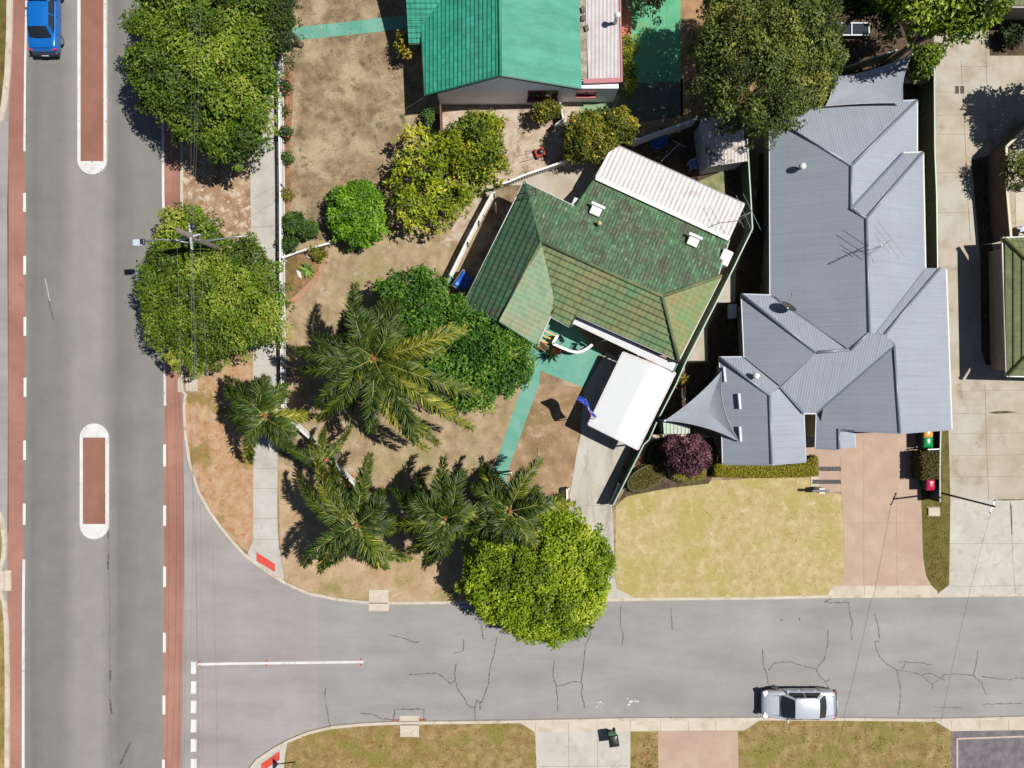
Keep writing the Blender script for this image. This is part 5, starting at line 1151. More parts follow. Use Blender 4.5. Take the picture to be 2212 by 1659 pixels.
# ================================================================== shade sails
def sail(label, corners, sagz, curve, posts, brackets=()):
    """corners as plan points with heights; edges scalloped inwards"""
    P = [W(*c) for c in corners]; cen = sum(P, Vector()) / len(P)
    root = thing('shade_sail', (cen.x, cen.y, .1), label, 'shade sail'); rim = []
    for i, a in enumerate(P):
        b = P[(i + 1) % len(P)]; k = curve[i]
        for t in np.linspace(0, 1, 13)[:-1]:
            q = a.lerp(b, t); rim.append(q + (cen - a.lerp(b, .5)) * (k * 4 * t * (1 - t)))
    n = len(rim); vs = []; fs = []; rings = 9
    for j in range(rings):
        s = 1 - j / (rings - 1)
        for q in rim: p = cen.lerp(q, s); vs.append(p - Vector((0, 0, sagz * (1 - s * s))))
    for j in range(rings - 1):
        for i in range(n): fs.append((j * n + i, j * n + (i + 1) % n, (j + 1) * n + (i + 1) % n, (j + 1) * n + i))
    MB().add(vs, fs).build('cloth', gmat('grey_sailcloth', A(160, 168, 178), A(172, 179, 188), 1.2, fine=50, fineamt=.05, bmp=.08, rough=.8), root, smooth=True)
    MB().tube(rim + [rim[0]], .02, 6, cap=False).build('hem', pmat('pale_hem', A(192, 192, 198), .6), root)
    for p in posts:
        q = W(*p); MB().tube([(q.x, q.y, .1), (q.x, q.y, q.z + .05)], .05, 10).build('post', M_galv, root)
    for a, b in brackets: mb = MB(); mb.bar(a, b, .12, .1); mb.build('bracket', pmat('sail_bracket', A(196, 200, 210), .4), root)
br = []
for x0, y0, x1, y1 in ((1562, 793, 1565, 825), (1594, 850, 1597, 883), (1596, 921, 1598.5, 953)):
    br.append((gM5.at(x0, y0) + Vector((0, 0, .2)), gM5.at(x1, y1) + Vector((0, 0, .2))))
z3 = gM5.z(1596.5, 953) + .2
sail('triangular grey shade sail stretched from a post to the front of the grey roof', [(1436.5, 908.5, 2.7), (1559, 802, gM5.z(1559, 802) + .35), (1597, 953.5, z3)], .25, [.12, .3, .2], [(1436.5, 908.5, 2.7)], br)
sail('four cornered grey shade sail beyond the north end of the grey roof', [(1790.5, 168, 2.9), (1969.5, 118, 3.2), (1950.5, 222.5, 3.0), (1783, 229.5, 3.0)], .2, [.22, .1, .06, .1], [(1790.5, 168, 2.9), (1969.5, 118, 3.2)])

# ================================================================== garden things
# flag
fb = W(1279, 904, 2.3); fl_ = thing('flag', (fb.x, fb.y, .1), 'blue and red flag with white stars flying from a pole by the carport corner', 'flag')
ftop = Vector((fb.x, fb.y, 3.75)); MB().tube([(fb.x, fb.y, .1), ftop], .025, 8).build('flagpole', M_white, fl_)
tip = W(1249, 859, 3.4); d = Vector((tip.x - fb.x, tip.y - fb.y, 0)); Lf = d.length; d.normalize(); nf = Vector((-d.y, d.x, 0))
def fpt(u, v): return Vector((fb.x, fb.y, 0)) + d * (u * Lf) + nf * (.10 * math.sin(u * 7 + v * 1.2) * (.3 + u) - .26 * (1 - v)) + Vector((0, 0, 2.85 + v * .85 - .15 * u))
mb = MB(); nu, nv = 24, 8
for i in range(nu + 1): mb.v += [tuple(fpt(i / nu, j / nv)) for j in range(nv + 1)]
for i in range(nu):
    for j in range(nv):
        mb.f.append([i * 9 + j, i * 9 + j + 1, (i + 1) * 9 + j + 1, (i + 1) * 9 + j])
        c = 0
        if i < 12 and j >= 4:                                    # canton at the hoist
            if abs((i / 11.5) - (j - 4) / 3.5) < .16 or abs((i / 11.5) - 1 + (j - 4) / 3.5) < .16: c = 1
            if i in (5, 6) or j in (5, 6): c = 2 if (i in (5, 6) or j == 5) else 1
        mb.m.append(c)
mb.build('cloth', [leafmat(n_, [(0, c_), (1, c_)], .7, .5) for n_, c_ in (('flag_blue', A(60, 84, 210, 1.2)), ('flag_white', A(240, 236, 240, 1.2)), ('flag_red', A(224, 70, 100, 1.2)))], fl_, smooth=True)
def star(c, ex, ey, r, off):
    return [c + ex * (rr * math.sin(k * math.pi / 7)) + ey * (rr * math.cos(k * math.pi / 7)) + off for k in range(14) for rr in [r if k % 2 == 0 else r * .5]]
mb = MB()
for u, v, r in ((.25, .24, .13), (.75, .85, .06), (.75, .15, .07), (.64, .52, .06), (.86, .62, .06), (.8, .45, .035)):
    c = fpt(u, v); ex = (fpt(u + .02, v) - c).normalized(); ey = (fpt(u, v + .02) - c).normalized(); n_ = ex.cross(ey)
    for s in (.012, -.012): mb.poly(star(c, ex, ey, r, n_ * s))
mb.build('stars', MATS['flag_white'], fl_)
# porch
z7 = lambda x, y: (1123.3 + x * .10416, 662.4 + y * .10416)
wl = thing('porch_wall', W(*z7(1000, 900), .1), 'white capped curved low wall around the teal porch', 'low wall')
pth = [z7(*p) for p in ((775, 600), (725, 690), (685, 765), (840, 840), (1000, 905), (1100, 935), (1200, 945), (1290, 925), (1380, 880), (1450, 830), (1500, 785))]
mb = MB(); cp = MB()
for a, b in zip(pth[:-1], pth[1:]): mb.bar(W(*a, .45), W(*b, .45), .11, .8); cp.bar(W(*a, .88), W(*b, .88), .17, .07)
mb.build('wall', M_wall, wl); cp.build('coping', M_white, wl)
bn = thing('garden_bench', W(*z7(580, 620), .1), 'bench with yellow slats on the teal porch under the roof eave', 'bench')
M_yel = pmat('yellow_slat', A(246, 188, 80), .5)
for a, b, z in (((510, 500), (750, 610), .85), ((470, 590), (690, 690), .5), ((410, 675), (590, 765), .46)):
    mb = MB(); mb.bar(W(*z7(*a), z), W(*z7(*b), z), .09, .05); mb.build('slat', M_yel, bn, bevel=.01)
for a, b in (((520, 510), (440, 690)), ((720, 600), (600, 760))):
    mb = MB(); p, q = W(*z7(*a), .42), W(*z7(*b), .42); mb.bar(p, q, .06); mb.bar((p.x, p.y, .1), (p.x, p.y, .85), .06); mb.bar((q.x, q.y, .1), (q.x, q.y, .44), .06); mb.build('leg', pmat('teal_frame', A(60, 140, 116), .5), bn)
def chair(label, px, seat, rz, z0=.1):
    c = W(*px, z0); r = thing('garden_chair', c, label, 'chair', 'garden chairs')
    M = Matrix.Rotation(rz, 3, 'Z')
    def bl(mb, nm, m): mb.v = [tuple(c + M @ Vector(v)) for v in mb.v]; mb.build(nm, m, r, bevel=.015)
    bl(MB().box((0, 0, .43), (.46, .46, .05)), 'seat', seat); bl(MB().box((0, .24, .68), (.46, .05, .45)), 'backrest', seat)
    for x in (-.2, .2):
        for y in (-.2, .2): bl(MB().box((x, y, .21), (.04, .04, .42)), 'leg', M_white)
        bl(MB().box((x * 1.2, 0, .62), (.05, .42, .04)), 'armrest', seat)
M_tch = pmat('teal_chair', A(92, 160, 140), .5)
chair('teal chair at the western end of the porch behind the curved wall', z7(810, 710), M_tch, R(-60))
chair('teal chair at the eastern end of the porch behind the curved wall', z7(1250, 850), M_tch, R(-30))
chair('white framed chair with pale blue seat standing in tree shade', z5(925, 870), pmat('pale_blue_seat', A(140, 176, 230), .4), R(20))
def potplant(label, px, pr, ph, potm, lm, n=40, L=.5, up=.6):
    c = W(*px, .1); r = thing('potted_plant', c, label, 'potted plant', 'potted plants on the porch')
    MB().lathe(c, [(0, 0), (pr * .7, 0), (pr, ph), (pr * .88, ph), (pr * .85, ph - .05), (0, ph - .05)], 18).build('pot', potm, r, smooth=True)
    a = rng.uniform(0, 2 * math.pi, n); e = rng.uniform(.2, 1.2, n); D = np.column_stack([np.cos(a) * np.cos(e), np.sin(a) * np.cos(e), np.sin(e)])
    leaf_mesh('foliage', np.tile(np.array([[c.x, c.y, .1 + ph - .03]]), (n, 1)) + rng.normal(0, pr * .25, (n, 3)) * [1, 1, .1], np.cross(D, rng.normal(size=(n, 3))), D, L * rng.uniform(.6, 1.1, n), np.full(n, L * .14), rng.random(n), lm, r)
LM_dark = leafmat('dark_strappy_leaf', [(0, A(20, 44, 26)), (.5, A(44, 84, 44)), (1, A(86, 120, 60))])
potplant('terracotta pot with reddish plant in front of the curved porch wall', z7(755, 930), .24, .4, M_terra, leafmat('red_leaf', [(0, A(120, 50, 34)), (1, A(206, 110, 74))]))
potplant('spiky dark plant in a pot at the foot of the curved porch wall', z7(650, 1000), .2, .35, M_terra, LM_dark, 46, .7)
bx_ = thing('planter_box', W(*z7(470, 830), .1), 'tan rectangular planter beside the yellow bench on the porch', 'planter')
a, b = W(*z7(400, 770), .35), W(*z7(560, 890), .35); mb = MB(); mb.bar(a, b, .42, .45); mb.build('box', pmat('tan_planter', A(206, 160, 116), .7), bx_, bevel=.02)
mb = MB(); mb.bar(a + Vector((0, 0, .23)), b + Vector((0, 0, .23)), .32, .02); mb.build('soil', M_mulch_shade, bx_)
# teal gate at the path's end
gt = thing('garden_gate', W(1085, 1033, .1), 'pale teal slatted gate with two white post caps at the end of the teal path', 'gate')
for x, y in ((1058, 1013), (1103, 1022)):
    p = W(x, y, 1.2); MB().box((p.x, p.y, .65), (.11, .11, 1.2)).build('post', M_teal, gt); MB().box((p.x, p.y, 1.27), (.17, .17, .06)).build('post_cap', M_white, gt, bevel=.02)
mb = MB(); a, b = W(1072, 1016, .9), W(1100, 1050, .9)
for i in range(8): p = a.lerp(b, i / 7); mb.box((p.x, p.y, .55), (.07, .03, .85), R(-45))
mb.bar(a, b, .05, .08); mb.bar(a - Vector((0, 0, .6)), b - Vector((0, 0, .6)), .05, .08); mb.build('slats', M_teal, gt)
mb = MB(); p, q = W(1058, 1013, 1.2), W(1103, 1022, 1.2)
arc = [p.lerp(q, t) + Vector((0, 0, .95 + .35 * math.sin(math.pi * t))) for t in np.linspace(0, 1, 11)]
mb.tube([(p.x, p.y, 1.2)] + arc + [(q.x, q.y, 1.2)], .03, 8); mb.build('arch', M_black, gt)
# tarpaulin covered box
tb = thing('tarpaulin_stack', W(1000, 605, .1), 'bright blue tarpaulin draped over a stack beside the mossy roofed house', 'tarpaulin')
c4 = [W(x, y, 1.1) for x, y in ((1000, 579), (1027, 601), (1001, 634), (974, 616))]; mb = MB(); n = 10
for i in range(n + 1):
    for j in range(n + 1):
        u, v = i / n, j / n; p = c4[0].lerp(c4[1], u).lerp(c4[3].lerp(c4[2], u), v); e = min(u, 1 - u, v, 1 - v)
        mb.v.append((p.x, p.y, (1.1 + .05 * math.sin(u * 9) * math.cos(v * 7)) if e > 0 else .5 + .1 * random.random()))
for i in range(n):
    for j in range(n): mb.f.append([i * (n + 1) + j, (i + 1) * (n + 1) + j, (i + 1) * (n + 1) + j + 1, i * (n + 1) + j + 1]); mb.m.append(0)
mb.build('tarpaulin', pmat('blue_tarpaulin', A(30, 106, 214), .4), tb, smooth=True)
mb = MB(); mb.prism([(p.x * .97 + W(1000, 606, 1.1).x * .03, p.y * .97 + W(1000, 606, 1.1).y * .03) for p in c4], .1, 1.0); mb.build('stack', M_wood, tb)
# red mower
mc = W(1166, 332, .1); mw = thing('lawn_mower', mc, 'red push mower with black engine parked on the pale sandy yard', 'lawn mower')
M2 = Matrix.Rotation(R(20), 3, 'Z')
def bm_(mb, nm, m, **k): mb.v = [tuple(mc + M2 @ Vector(v)) for v in mb.v]; return mb.build(nm, m, mw, **k)
bm_(MB().box((0, 0, .2), (.62, .48, .16)), 'deck', pmat('mower_red', A(204, 60, 48), .4), bevel=.05); bm_(MB().lathe((.05, 0, .28), [(.16, 0), (.17, .14), (.12, .2), (0, .21)], 14), 'engine', M_black, smooth=True)
for x in (-.25, .25):
    for y in (-.27, .27): bm_(MB().lathe((x, y, .1), [(0, -.03), (.1, -.03), (.1, .03), (0, .03)], 14, ax=Matrix.Rotation(R(90), 3, 'X')), 'wheel', M_dark)
bm_(MB().tube([(-.25, .2, .25), (-.9, .2, .85), (-.9, -.2, .85), (-.25, -.2, .25)], .016, 6), 'handle', M_black)
# washing pole, tub
cp_ = W(*z5(575, 795), 0); cl = thing('clothes_line', cp_, 'pale metal clothes line post standing in the shaded back yard', 'clothes line')
t_ = W(*z5(575, 795), 1.9); MB().tube([(t_.x, t_.y, .1), t_], .03, 8).build('post', M_galv, cl); mb = MB(); mb.tube([t_, W(*z5(790, 590), 1.9)], .025, 8); mb.tube([W(*z5(700, 560), 1.9), W(*z5(870, 640), 1.9)], .02, 6); mb.build('arm', M_galv, cl)
wt = W(*z5(525, 565), .1); tub = thing('paddling_pool', wt, 'round blue tub lying in deep shade near the white pickets', 'tub')
MB().lathe(wt, [(0, .03), (.44, .03), (.5, .3), (.54, .3), (.5, 0), (0, 0)], 24).build('shell', pmat('blue_plastic', A(60, 110, 200), .4), tub, smooth=True)
# hose, paddle
hc = W(1466, 831, .5); hs = thing('garden_hose', (hc.x, hc.y, .1), 'coiled orange garden hose hanging beside the pale green fence', 'hose')
pts = [Vector((hc.x + (.26 + .012 * math.sin(t * 3)) * math.cos(t), hc.y + .26 * math.sin(t), .35 + .02 * t)) for t in np.linspace(0, 6 * math.pi * 1.0, 60)]
MB().tube(pts, .022, 6).build('coil', pmat('orange_hose', A(196, 120, 66), .5), hs)
pd_ = thing('plastic_paddle', W(1478, 850, .1), 'long red and white plastic paddle leaning beside the orange hose', 'paddle')
mb = MB(); mb.bar(W(1478, 822, .9), W(1477, 845, .6), .1, .05); mb.build('shaft', pmat('red_plastic', A(210, 70, 56), .4), pd_)
mb = MB(); a, b = W(1477, 845, .6), W(1480, 864, .3); mb.tube([a, a.lerp(b, .4), b], [.06, .085, .02], 8); mb.build('blade', M_white, pd_)
# letterbox, ground box, street sign
lb = W(1763, 1056, .1); lt = thing('letterbox', lb, 'white pillar letterbox with a dark cap at the corner of the yellow lawn', 'letterbox')
MB().box(lb + Vector((0, 0, .45)), (.34, .3, .9)).build('pillar', M_white, lt, bevel=.01); MB().box(lb + Vector((-.1, 0, .94)), (1.0, .16, .05)).build('cap', pmat('dark_cap', A(60, 58, 60), .5), lt, bevel=.02)
mb = MB(); mb.box(lb + Vector((0, -.152, .65)), (.22, .01, .05)); mb.build('slot', M_black, lt)
eb = W(2016, 1105, .1); et = thing('utility_cover', eb, 'white rectangular utility cover on the grass strip below the bins', 'utility box')
MB().box(eb + Vector((0, 0, .06)), (.72, .5, .12)).build('lid', M_kerb2, et, bevel=.04); MB().box(eb + Vector((0, 0, .01)), (.78, .56, .03)).build('frame', M_kerb, et)
sg = W(*T(1, 3, 340, 1606), .1); ss_ = thing('road_sign', sg, 'triangular road sign on a post at the southern kerb ramp cut by the bottom edge', 'sign')
sgt = Vector((sg.x, sg.y, 2.5)); MB().tube([sg, sgt], .035, 10).build('post', M_galv, ss_)
mb = MB(); t0 = Vector((sg.x - .05, sg.y, 2.1)); tri = [t0 + Vector((0, -.38, .33)), t0 + Vector((0, .38, .33)), t0 + Vector((0, 0, -.33))]
mb.add(tri + [p - Vector((.02, 0, 0)) for p in tri], [(0, 1, 2), (5, 4, 3), (0, 3, 4, 1), (1, 4, 5, 2), (2, 5, 3, 0)]); mb.build('plate', pmat('sign_back', A(190, 192, 196), .4), ss_)
rck = gmat('pale_garden_stone', A(230, 226, 216), A(246, 242, 236), 3)
def rock(label, px, r, el=1.0, rz=0):
    c = W(*px, .1); vs = []; fs = []; mb = MB(); prof = [(r, 0), (r * 1.05, r * .3), (r * .7, r * .6), (0, r * .7)]
    mb.lathe((0, 0, 0), prof, 10); M3 = Matrix.Rotation(rz, 3, 'Z')
    mb.v = [tuple(c + M3 @ Vector((v[0] * el * random.uniform(.85, 1.1), v[1] * random.uniform(.85, 1.1), v[2]))) for v in mb.v]
    o = mb.build('garden_stone', rck, None, smooth=True); tag(o, label, 'stone', 'pale stones in the fence bed')
rock('oval pale stone in the brown bed below the low picket fence', T(1, 1, 462, 556), .14, 1.5, 0)
rock('long thin pale stone beside the spiky agave', T(1, 1, 372, 710), .12, 2.6, R(-65))
rock('round pale stone among the dark green shrubs by the long picket fence', T(1, 1, 428, 323), .12)
# ================================================================== trees and plants
G = lambda *st: [(p, A(*c, LEAFGAIN)) for p, c in st]
LM_street = leafmat('street_tree_leaf', G((0, (34, 52, 14)), (.35, (74, 100, 24)), (.65, (106, 134, 32)), (1, (160, 166, 64))))
LM_mid = leafmat('olive_street_leaf', G((0, (38, 52, 16)), (.35, (78, 102, 24)), (.65, (110, 138, 30)), (1, (164, 166, 66))))
LM_con = leafmat('conifer_leaf', G((0, (26, 40, 18)), (.5, (54, 74, 26)), (1, (80, 100, 34))))
LM_lime = leafmat('lime_leaf', G((0, (70, 86, 14)), (.4, (118, 138, 22)), (.75, (164, 176, 34)), (1, (206, 198, 70))), transl=.3)
LM_cit = leafmat('citrus_leaf', G((0, (56, 74, 16)), (.4, (98, 120, 24)), (.75, (150, 156, 30)), (1, (186, 170, 50))))
LM_citd = leafmat('yellowed_leaf', G((0, (56, 64, 18)), (.4, (96, 104, 26)), (.75, (134, 134, 38)), (1, (190, 166, 60))))
LM_bright = leafmat('bright_shrub_leaf', G((0, (44, 80, 18)), (.4, (84, 128, 22)), (.75, (116, 160, 32)), (1, (150, 180, 60))))
LM_green = leafmat('broad_green_leaf', G((0, (28, 54, 14)), (.4, (56, 96, 24)), (.75, (82, 126, 34)), (1, (150, 172, 66))))
LM_bushy = leafmat('lime_bushy_leaf', G((0, (62, 84, 10)), (.4, (112, 138, 16)), (.7, (146, 168, 24)), (1, (194, 200, 70))))
LM_olive = leafmat('dark_olive_leaf', G((0, (36, 44, 18)), (.4, (74, 88, 32)), (.75, (108, 122, 46)), (1, (164, 162, 76))))
LM_lush = leafmat('lush_corner_leaf', G((0, (44, 62, 10)), (.4, (88, 112, 18)), (.75, (124, 148, 26)), (1, (176, 188, 70))))
LM_shade = leafmat('deep_green_leaf', G((0, (20, 30, 14)), (.5, (44, 58, 24)), (1, (80, 94, 38))))
LM_purp = leafmat('purple_leaf', G((0, (46, 26, 34)), (.5, (92, 54, 66)), (1, (140, 92, 100))))
LM_hedge = leafmat('hedge_leaf', G((0, (96, 92, 14)), (.5, (142, 134, 26)), (1, (176, 164, 50))))
LM_hedged = leafmat('dark_hedge_leaf', G((0, (50, 50, 16)), (.5, (86, 80, 26)), (1, (122, 112, 44))))
LM_rose = leafmat('rose_leaf', G((0, (30, 54, 22)), (.5, (62, 92, 34)), (1, (98, 124, 50))))
LM_palm = leafmat('palm_leaflet', G((0, (40, 56, 20)), (.35, (66, 88, 28)), (.65, (104, 118, 38)), (.85, (160, 156, 50)), (1, (206, 184, 70))), rough=.35, transl=.2)

def tree(label, cat, px, zm, dome, r, mat, name='tree', trunk_r=.16, group=None, base=None, tr=True, nl=7, twigs=0, **k):
    c = base or (sum(p[0] for p in px) / len(px), sum(p[1] for p in px) / len(px))
    w = W(*c, zm); b = (w.x, w.y, .1 if True else 0)
    root = thing(name, b, label, cat, group)
    o, C3 = crown(root, px, zm, dome, r, mat, name=k.pop('cname', 'crown'), **k)
    if tr: trunk(root, b, C3, M_bark, trunk_r, nl=nl, twigs=twigs)
    return root, C3
def blobs(root, C3, mat, n, r, name, box=None):
    """fruit or flowers set among the leaves, each one a part"""
    sph = None
    for i in range(n):
        c = C3[random.randrange(len(C3))]; u = rng.normal(size=3); u[2] = abs(u[2]) + .4; u /= np.linalg.norm(u)
        p = Vector(c) + Vector(u) * .48
        if sph is None:
            mb = MB(); mb.lathe((0, 0, 0), [(0, -r)] + [(r * math.sin(t), -r * math.cos(t)) for t in (.6, 1.2, 1.9, 2.5)] + [(0, r)], 8)
            me_o = mb.build(name, mat, None, smooth=True); sph = me_o; o = me_o
        else: o = sph.copy(); COL.objects.link(o)
        o.parent = root; o.location = p - ORG[root.name]

tree('big dense street tree with a dark hollow in its crown at the top left', 'tree', [(303, 10), (284, 70), (282, 140), (290, 205), (336, 250), (376, 300), (430, 332), (480, 350), (522, 352), (560, 332), (590, 275), (604, 195), (607, 110), (600, 20), (590, -60), (310, -60)], 3.5, 2.2, .62, LM_street, leaf=(.19, .1), dens=300, zvar=.5, holes=.05, spacing=1.08, name='street_tree', trunk_r=.22, hole=[(466, 110, 1.05), (482, 50, .8)], upb=.7)
tree('dark green clipped looking conifer wedged beside the big street tree', 'tree', [(585, -60), (630, -60), (640, 0), (642, 70), (640, 110), (622, 135), (600, 130), (585, 60)], 3.0, 1.6, .5, LM_con, leaf=(.14, .06), dens=420, name='conifer_tree', spacing=.7, jitter=.12, flat=1.0)
tree('two lobed street tree growing around the tall power pole', 'tree', [(355, 468), (385, 449), (432, 450), (462, 470), (478, 500), (480, 520), (540, 516), (580, 545), (606, 590), (620, 640), (613, 700), (600, 738), (560, 752), (530, 772), (480, 775), (450, 795), (418, 812), (390, 800), (370, 780), (346, 766), (330, 720), (312, 685), (303, 630), (310, 575), (330, 535), (346, 510)], 3.2, 1.7, .55, LM_mid, leaf=(.18, .085), dens=300, zvar=.5, holes=.05, spacing=1.08, name='street_tree', trunk_r=.2, upb=.7)
rt, c3 = tree('citrus tree with orange fruit between the sandy yard and the frangipani', 'tree', [(962, 290), (985, 262), (1020, 248), (1060, 245), (1086, 262), (1090, 320), (1096, 362), (1075, 390), (1030, 400), (990, 380), (960, 330)], 2.2, 1.2, .42, LM_cit, leaf=(.2, .1), dens=150, name='citrus_tree', trunk_r=.09)
blobs(rt, c3, pmat('orange_fruit', A(246, 150, 40), .4), 9, .07, 'fruit')
tree('open lime green frangipani tree with leaf rosettes and bare limbs', 'tree', [(868, 286), (900, 272), (950, 285), (975, 320), (1000, 380), (1060, 392), (1030, 425), (1000, 455), (975, 482), (930, 500), (880, 495), (850, 470), (840, 420), (846, 380), (858, 335)], 2.2, 1.1, .36, LM_lime, leaf=(.28, .125), dens=84, name='frangipani_tree', trunk_r=.13, spacing=1.5, nl=40, under=.0, core=0, holes=.12, sprigs=.5, flat=.55, zvar=.9, cname='crown', clumpvar=.45)
tree('round bright green shrub in front of the frangipani tree', 'shrub', [(708, 440), (722, 412), (752, 395), (790, 394), (818, 412), (834, 450), (830, 495), (800, 525), (760, 530), (722, 515)], 1.4, .9, .36, LM_bright, leaf=(.2, .09), dens=170, name='round_shrub', trunk_r=.07, tint_mu=.5)
rt, c3 = tree('yellowing citrus bush with yellow fruit beside the white corrugated roof', 'tree', [(1216, 268), (1240, 248), (1285, 242), (1320, 243), (1350, 236), (1378, 270), (1372, 300), (1335, 312), (1300, 345), (1250, 353), (1228, 340), (1218, 305)], 1.9, .9, .36, LM_citd, leaf=(.17, .08), dens=170, name='citrus_tree', trunk_r=.08)
blobs(rt, c3, pmat('lemon_fruit', A(250, 206, 70), .4), 14, .075, 'fruit')
rt, c3 = tree('small yellow speckled bush under the white gable wall', 'shrub', [(1146, 240), (1165, 226), (1195, 222), (1211, 236), (1208, 254), (1180, 262), (1152, 256)], 1.2, .6, .28, LM_citd, leaf=(.15, .07), dens=120, name='flowering_bush', trunk_r=.05)
blobs(rt, c3, pmat('yellow_flower', A(240, 200, 50), .5), 6, .06, 'flower')
tree('broad deep green tree between the palm and the mossy roof', 'tree', [(800, 606), (830, 606), (862, 592), (905, 582), (945, 580), (952, 612), (985, 640), (1010, 662), (1050, 676), (1085, 705), (1120, 722), (1150, 748), (1156, 790), (1132, 832), (1090, 852), (1050, 885), (1010, 898), (965, 890), (930, 850), (880, 800), (850, 720), (820, 650)], 3.5, 1.3, .5, LM_green, leaf=(.2, .1), dens=190, tint_mu=.62, name='broadleaf_tree', trunk_r=.18, spacing=1.05, holes=.16, zvar=.5)
tree('large dome shaped lime green tree overhanging the side road', 'tree', [(998, 1268), (1000, 1215), (1014, 1162), (1046, 1138), (1095, 1112), (1141, 1097), (1200, 1094), (1235, 1102), (1270, 1130), (1301, 1152), (1325, 1200), (1326, 1240), (1313, 1280), (1298, 1320), (1281, 1345), (1236, 1380), (1196, 1390), (1123, 1374), (1061, 1342), (1021, 1312)], 2.6, 2.0, .48, LM_bushy, leaf=(.18, .09), dens=300, name='bushy_tree', trunk_r=.2, spacing=.95, jitter=.2, upb=.6, zvar=.42)
tree('massive dark olive rounded tree standing behind the shed', 'tree', [(1506, 60), (1522, 10), (1560, -40), (1600, -80), (1700, -80), (1760, -40), (1795, 20), (1815, 85), (1812, 150), (1785, 205), (1760, 235), (1722, 272), (1665, 300), (1600, 298), (1560, 280), (1522, 240), (1500, 190), (1494, 125)], 6.0, 3.0, .5, LM_olive, leaf=(.16, .075), dens=330, name='dense_tree', trunk_r=.25, spacing=1.12, jitter=.15, flat=1.0, zvar=.5)
tree('leafy light green tree spreading over the top right driveway', 'tree', [(1895, -60), (2190, -60), (2168, 10), (2150, 45), (2110, 72), (2062, 90), (2005, 82), (1962, 76), (1930, 60), (1895, 30)], 7.0, 2.0, .55, LM_lush, leaf=(.26, .13), dens=150, name='leafy_tree', trunk_r=.2, spacing=.9)
tree('leafy low bush between the shade sail and the pale driveway', 'shrub', [(1962, 120), (1985, 105), (2030, 100), (2026, 138), (1998, 166), (1968, 167)], 1.7, .7, .36, LM_lush, leaf=(.24, .12), dens=110, name='garden_shrub', trunk_r=.05)
tree('gloomy dark tree shading the yard at the top right', 'tree', [(1770, -90), (1930, -90), (1945, -10), (1940, 60), (1920, 110), (1880, 40), (1830, 30), (1800, 20)], 4.2, 1.0, .5, LM_shade, leaf=(.2, .1), dens=150, name='dark_tree', trunk_r=.18)
tree('dark leafy tree at the top edge above the green paving', 'tree', [(1348, -80), (1440, -80), (1432, -10), (1420, 12), (1390, 30), (1362, 18), (1345, -20)], 2.2, .8, .4, LM_shade, leaf=(.2, .09), dens=120, name='dark_tree', trunk_r=.1)
tree('low climbing bush along the red edge of the pinkish flat roof', 'shrub', [(1342, 85), (1370, 82), (1378, 100), (1368, 130), (1372, 190), (1355, 205), (1342, 180)], 1.0, .4, .3, LM_cit, leaf=(.15, .07), dens=110, name='climbing_bush', trunk_r=.04)
tree('small deep red purple tree over the clipped shrubs by the grey roof', 'tree', [(1432, 962), (1440, 946), (1480, 940), (1515, 946), (1531, 970), (1530, 1000), (1508, 1022), (1478, 1030), (1450, 1010), (1436, 985)], 1.9, .9, .3, LM_purp, leaf=(.15, .08), dens=190, name='purple_tree', trunk_r=.08)
tree('yellow green shrub under the north west corner of the teal roof', 'shrub', [(852, 86), (862, 76), (884, 78), (890, 110), (892, 126), (872, 126), (856, 108)], 1.3, .4, .28, LM_citd, leaf=(.2, .09), dens=60, name='garden_shrub', trunk_r=.04, tint_mu=.6)
tree('small dark shrub at the foot of the white gable wall', 'shrub', [(916, 240), (936, 238), (938, 262), (930, 272), (914, 268)], .7, .3, .22, LM_rose, leaf=(.15, .07), dens=70, name='garden_shrub', trunk_r=.03)
tree('leafy tree leaning in from the right edge over the pale driveway', 'tree', [(2268, 150), (2300, 120), (2400, 130), (2450, 200), (2410, 270), (2320, 278), (2278, 235)], 3.9, 1.2, .5, LM_lush, leaf=(.26, .13), dens=120, name='leafy_tree', trunk_r=.15)
tree('feathery olive bush inside the walled courtyard at the right edge', 'shrub', [(2174, 335), (2190, 326), (2230, 330), (2240, 380), (2215, 402), (2180, 392)], 2.2, .7, .36, LM_olive, leaf=(.3, .06), dens=90, name='courtyard_bush', trunk_r=.06, tint_mu=.7, spacing=1.1, base=(2215, 362))

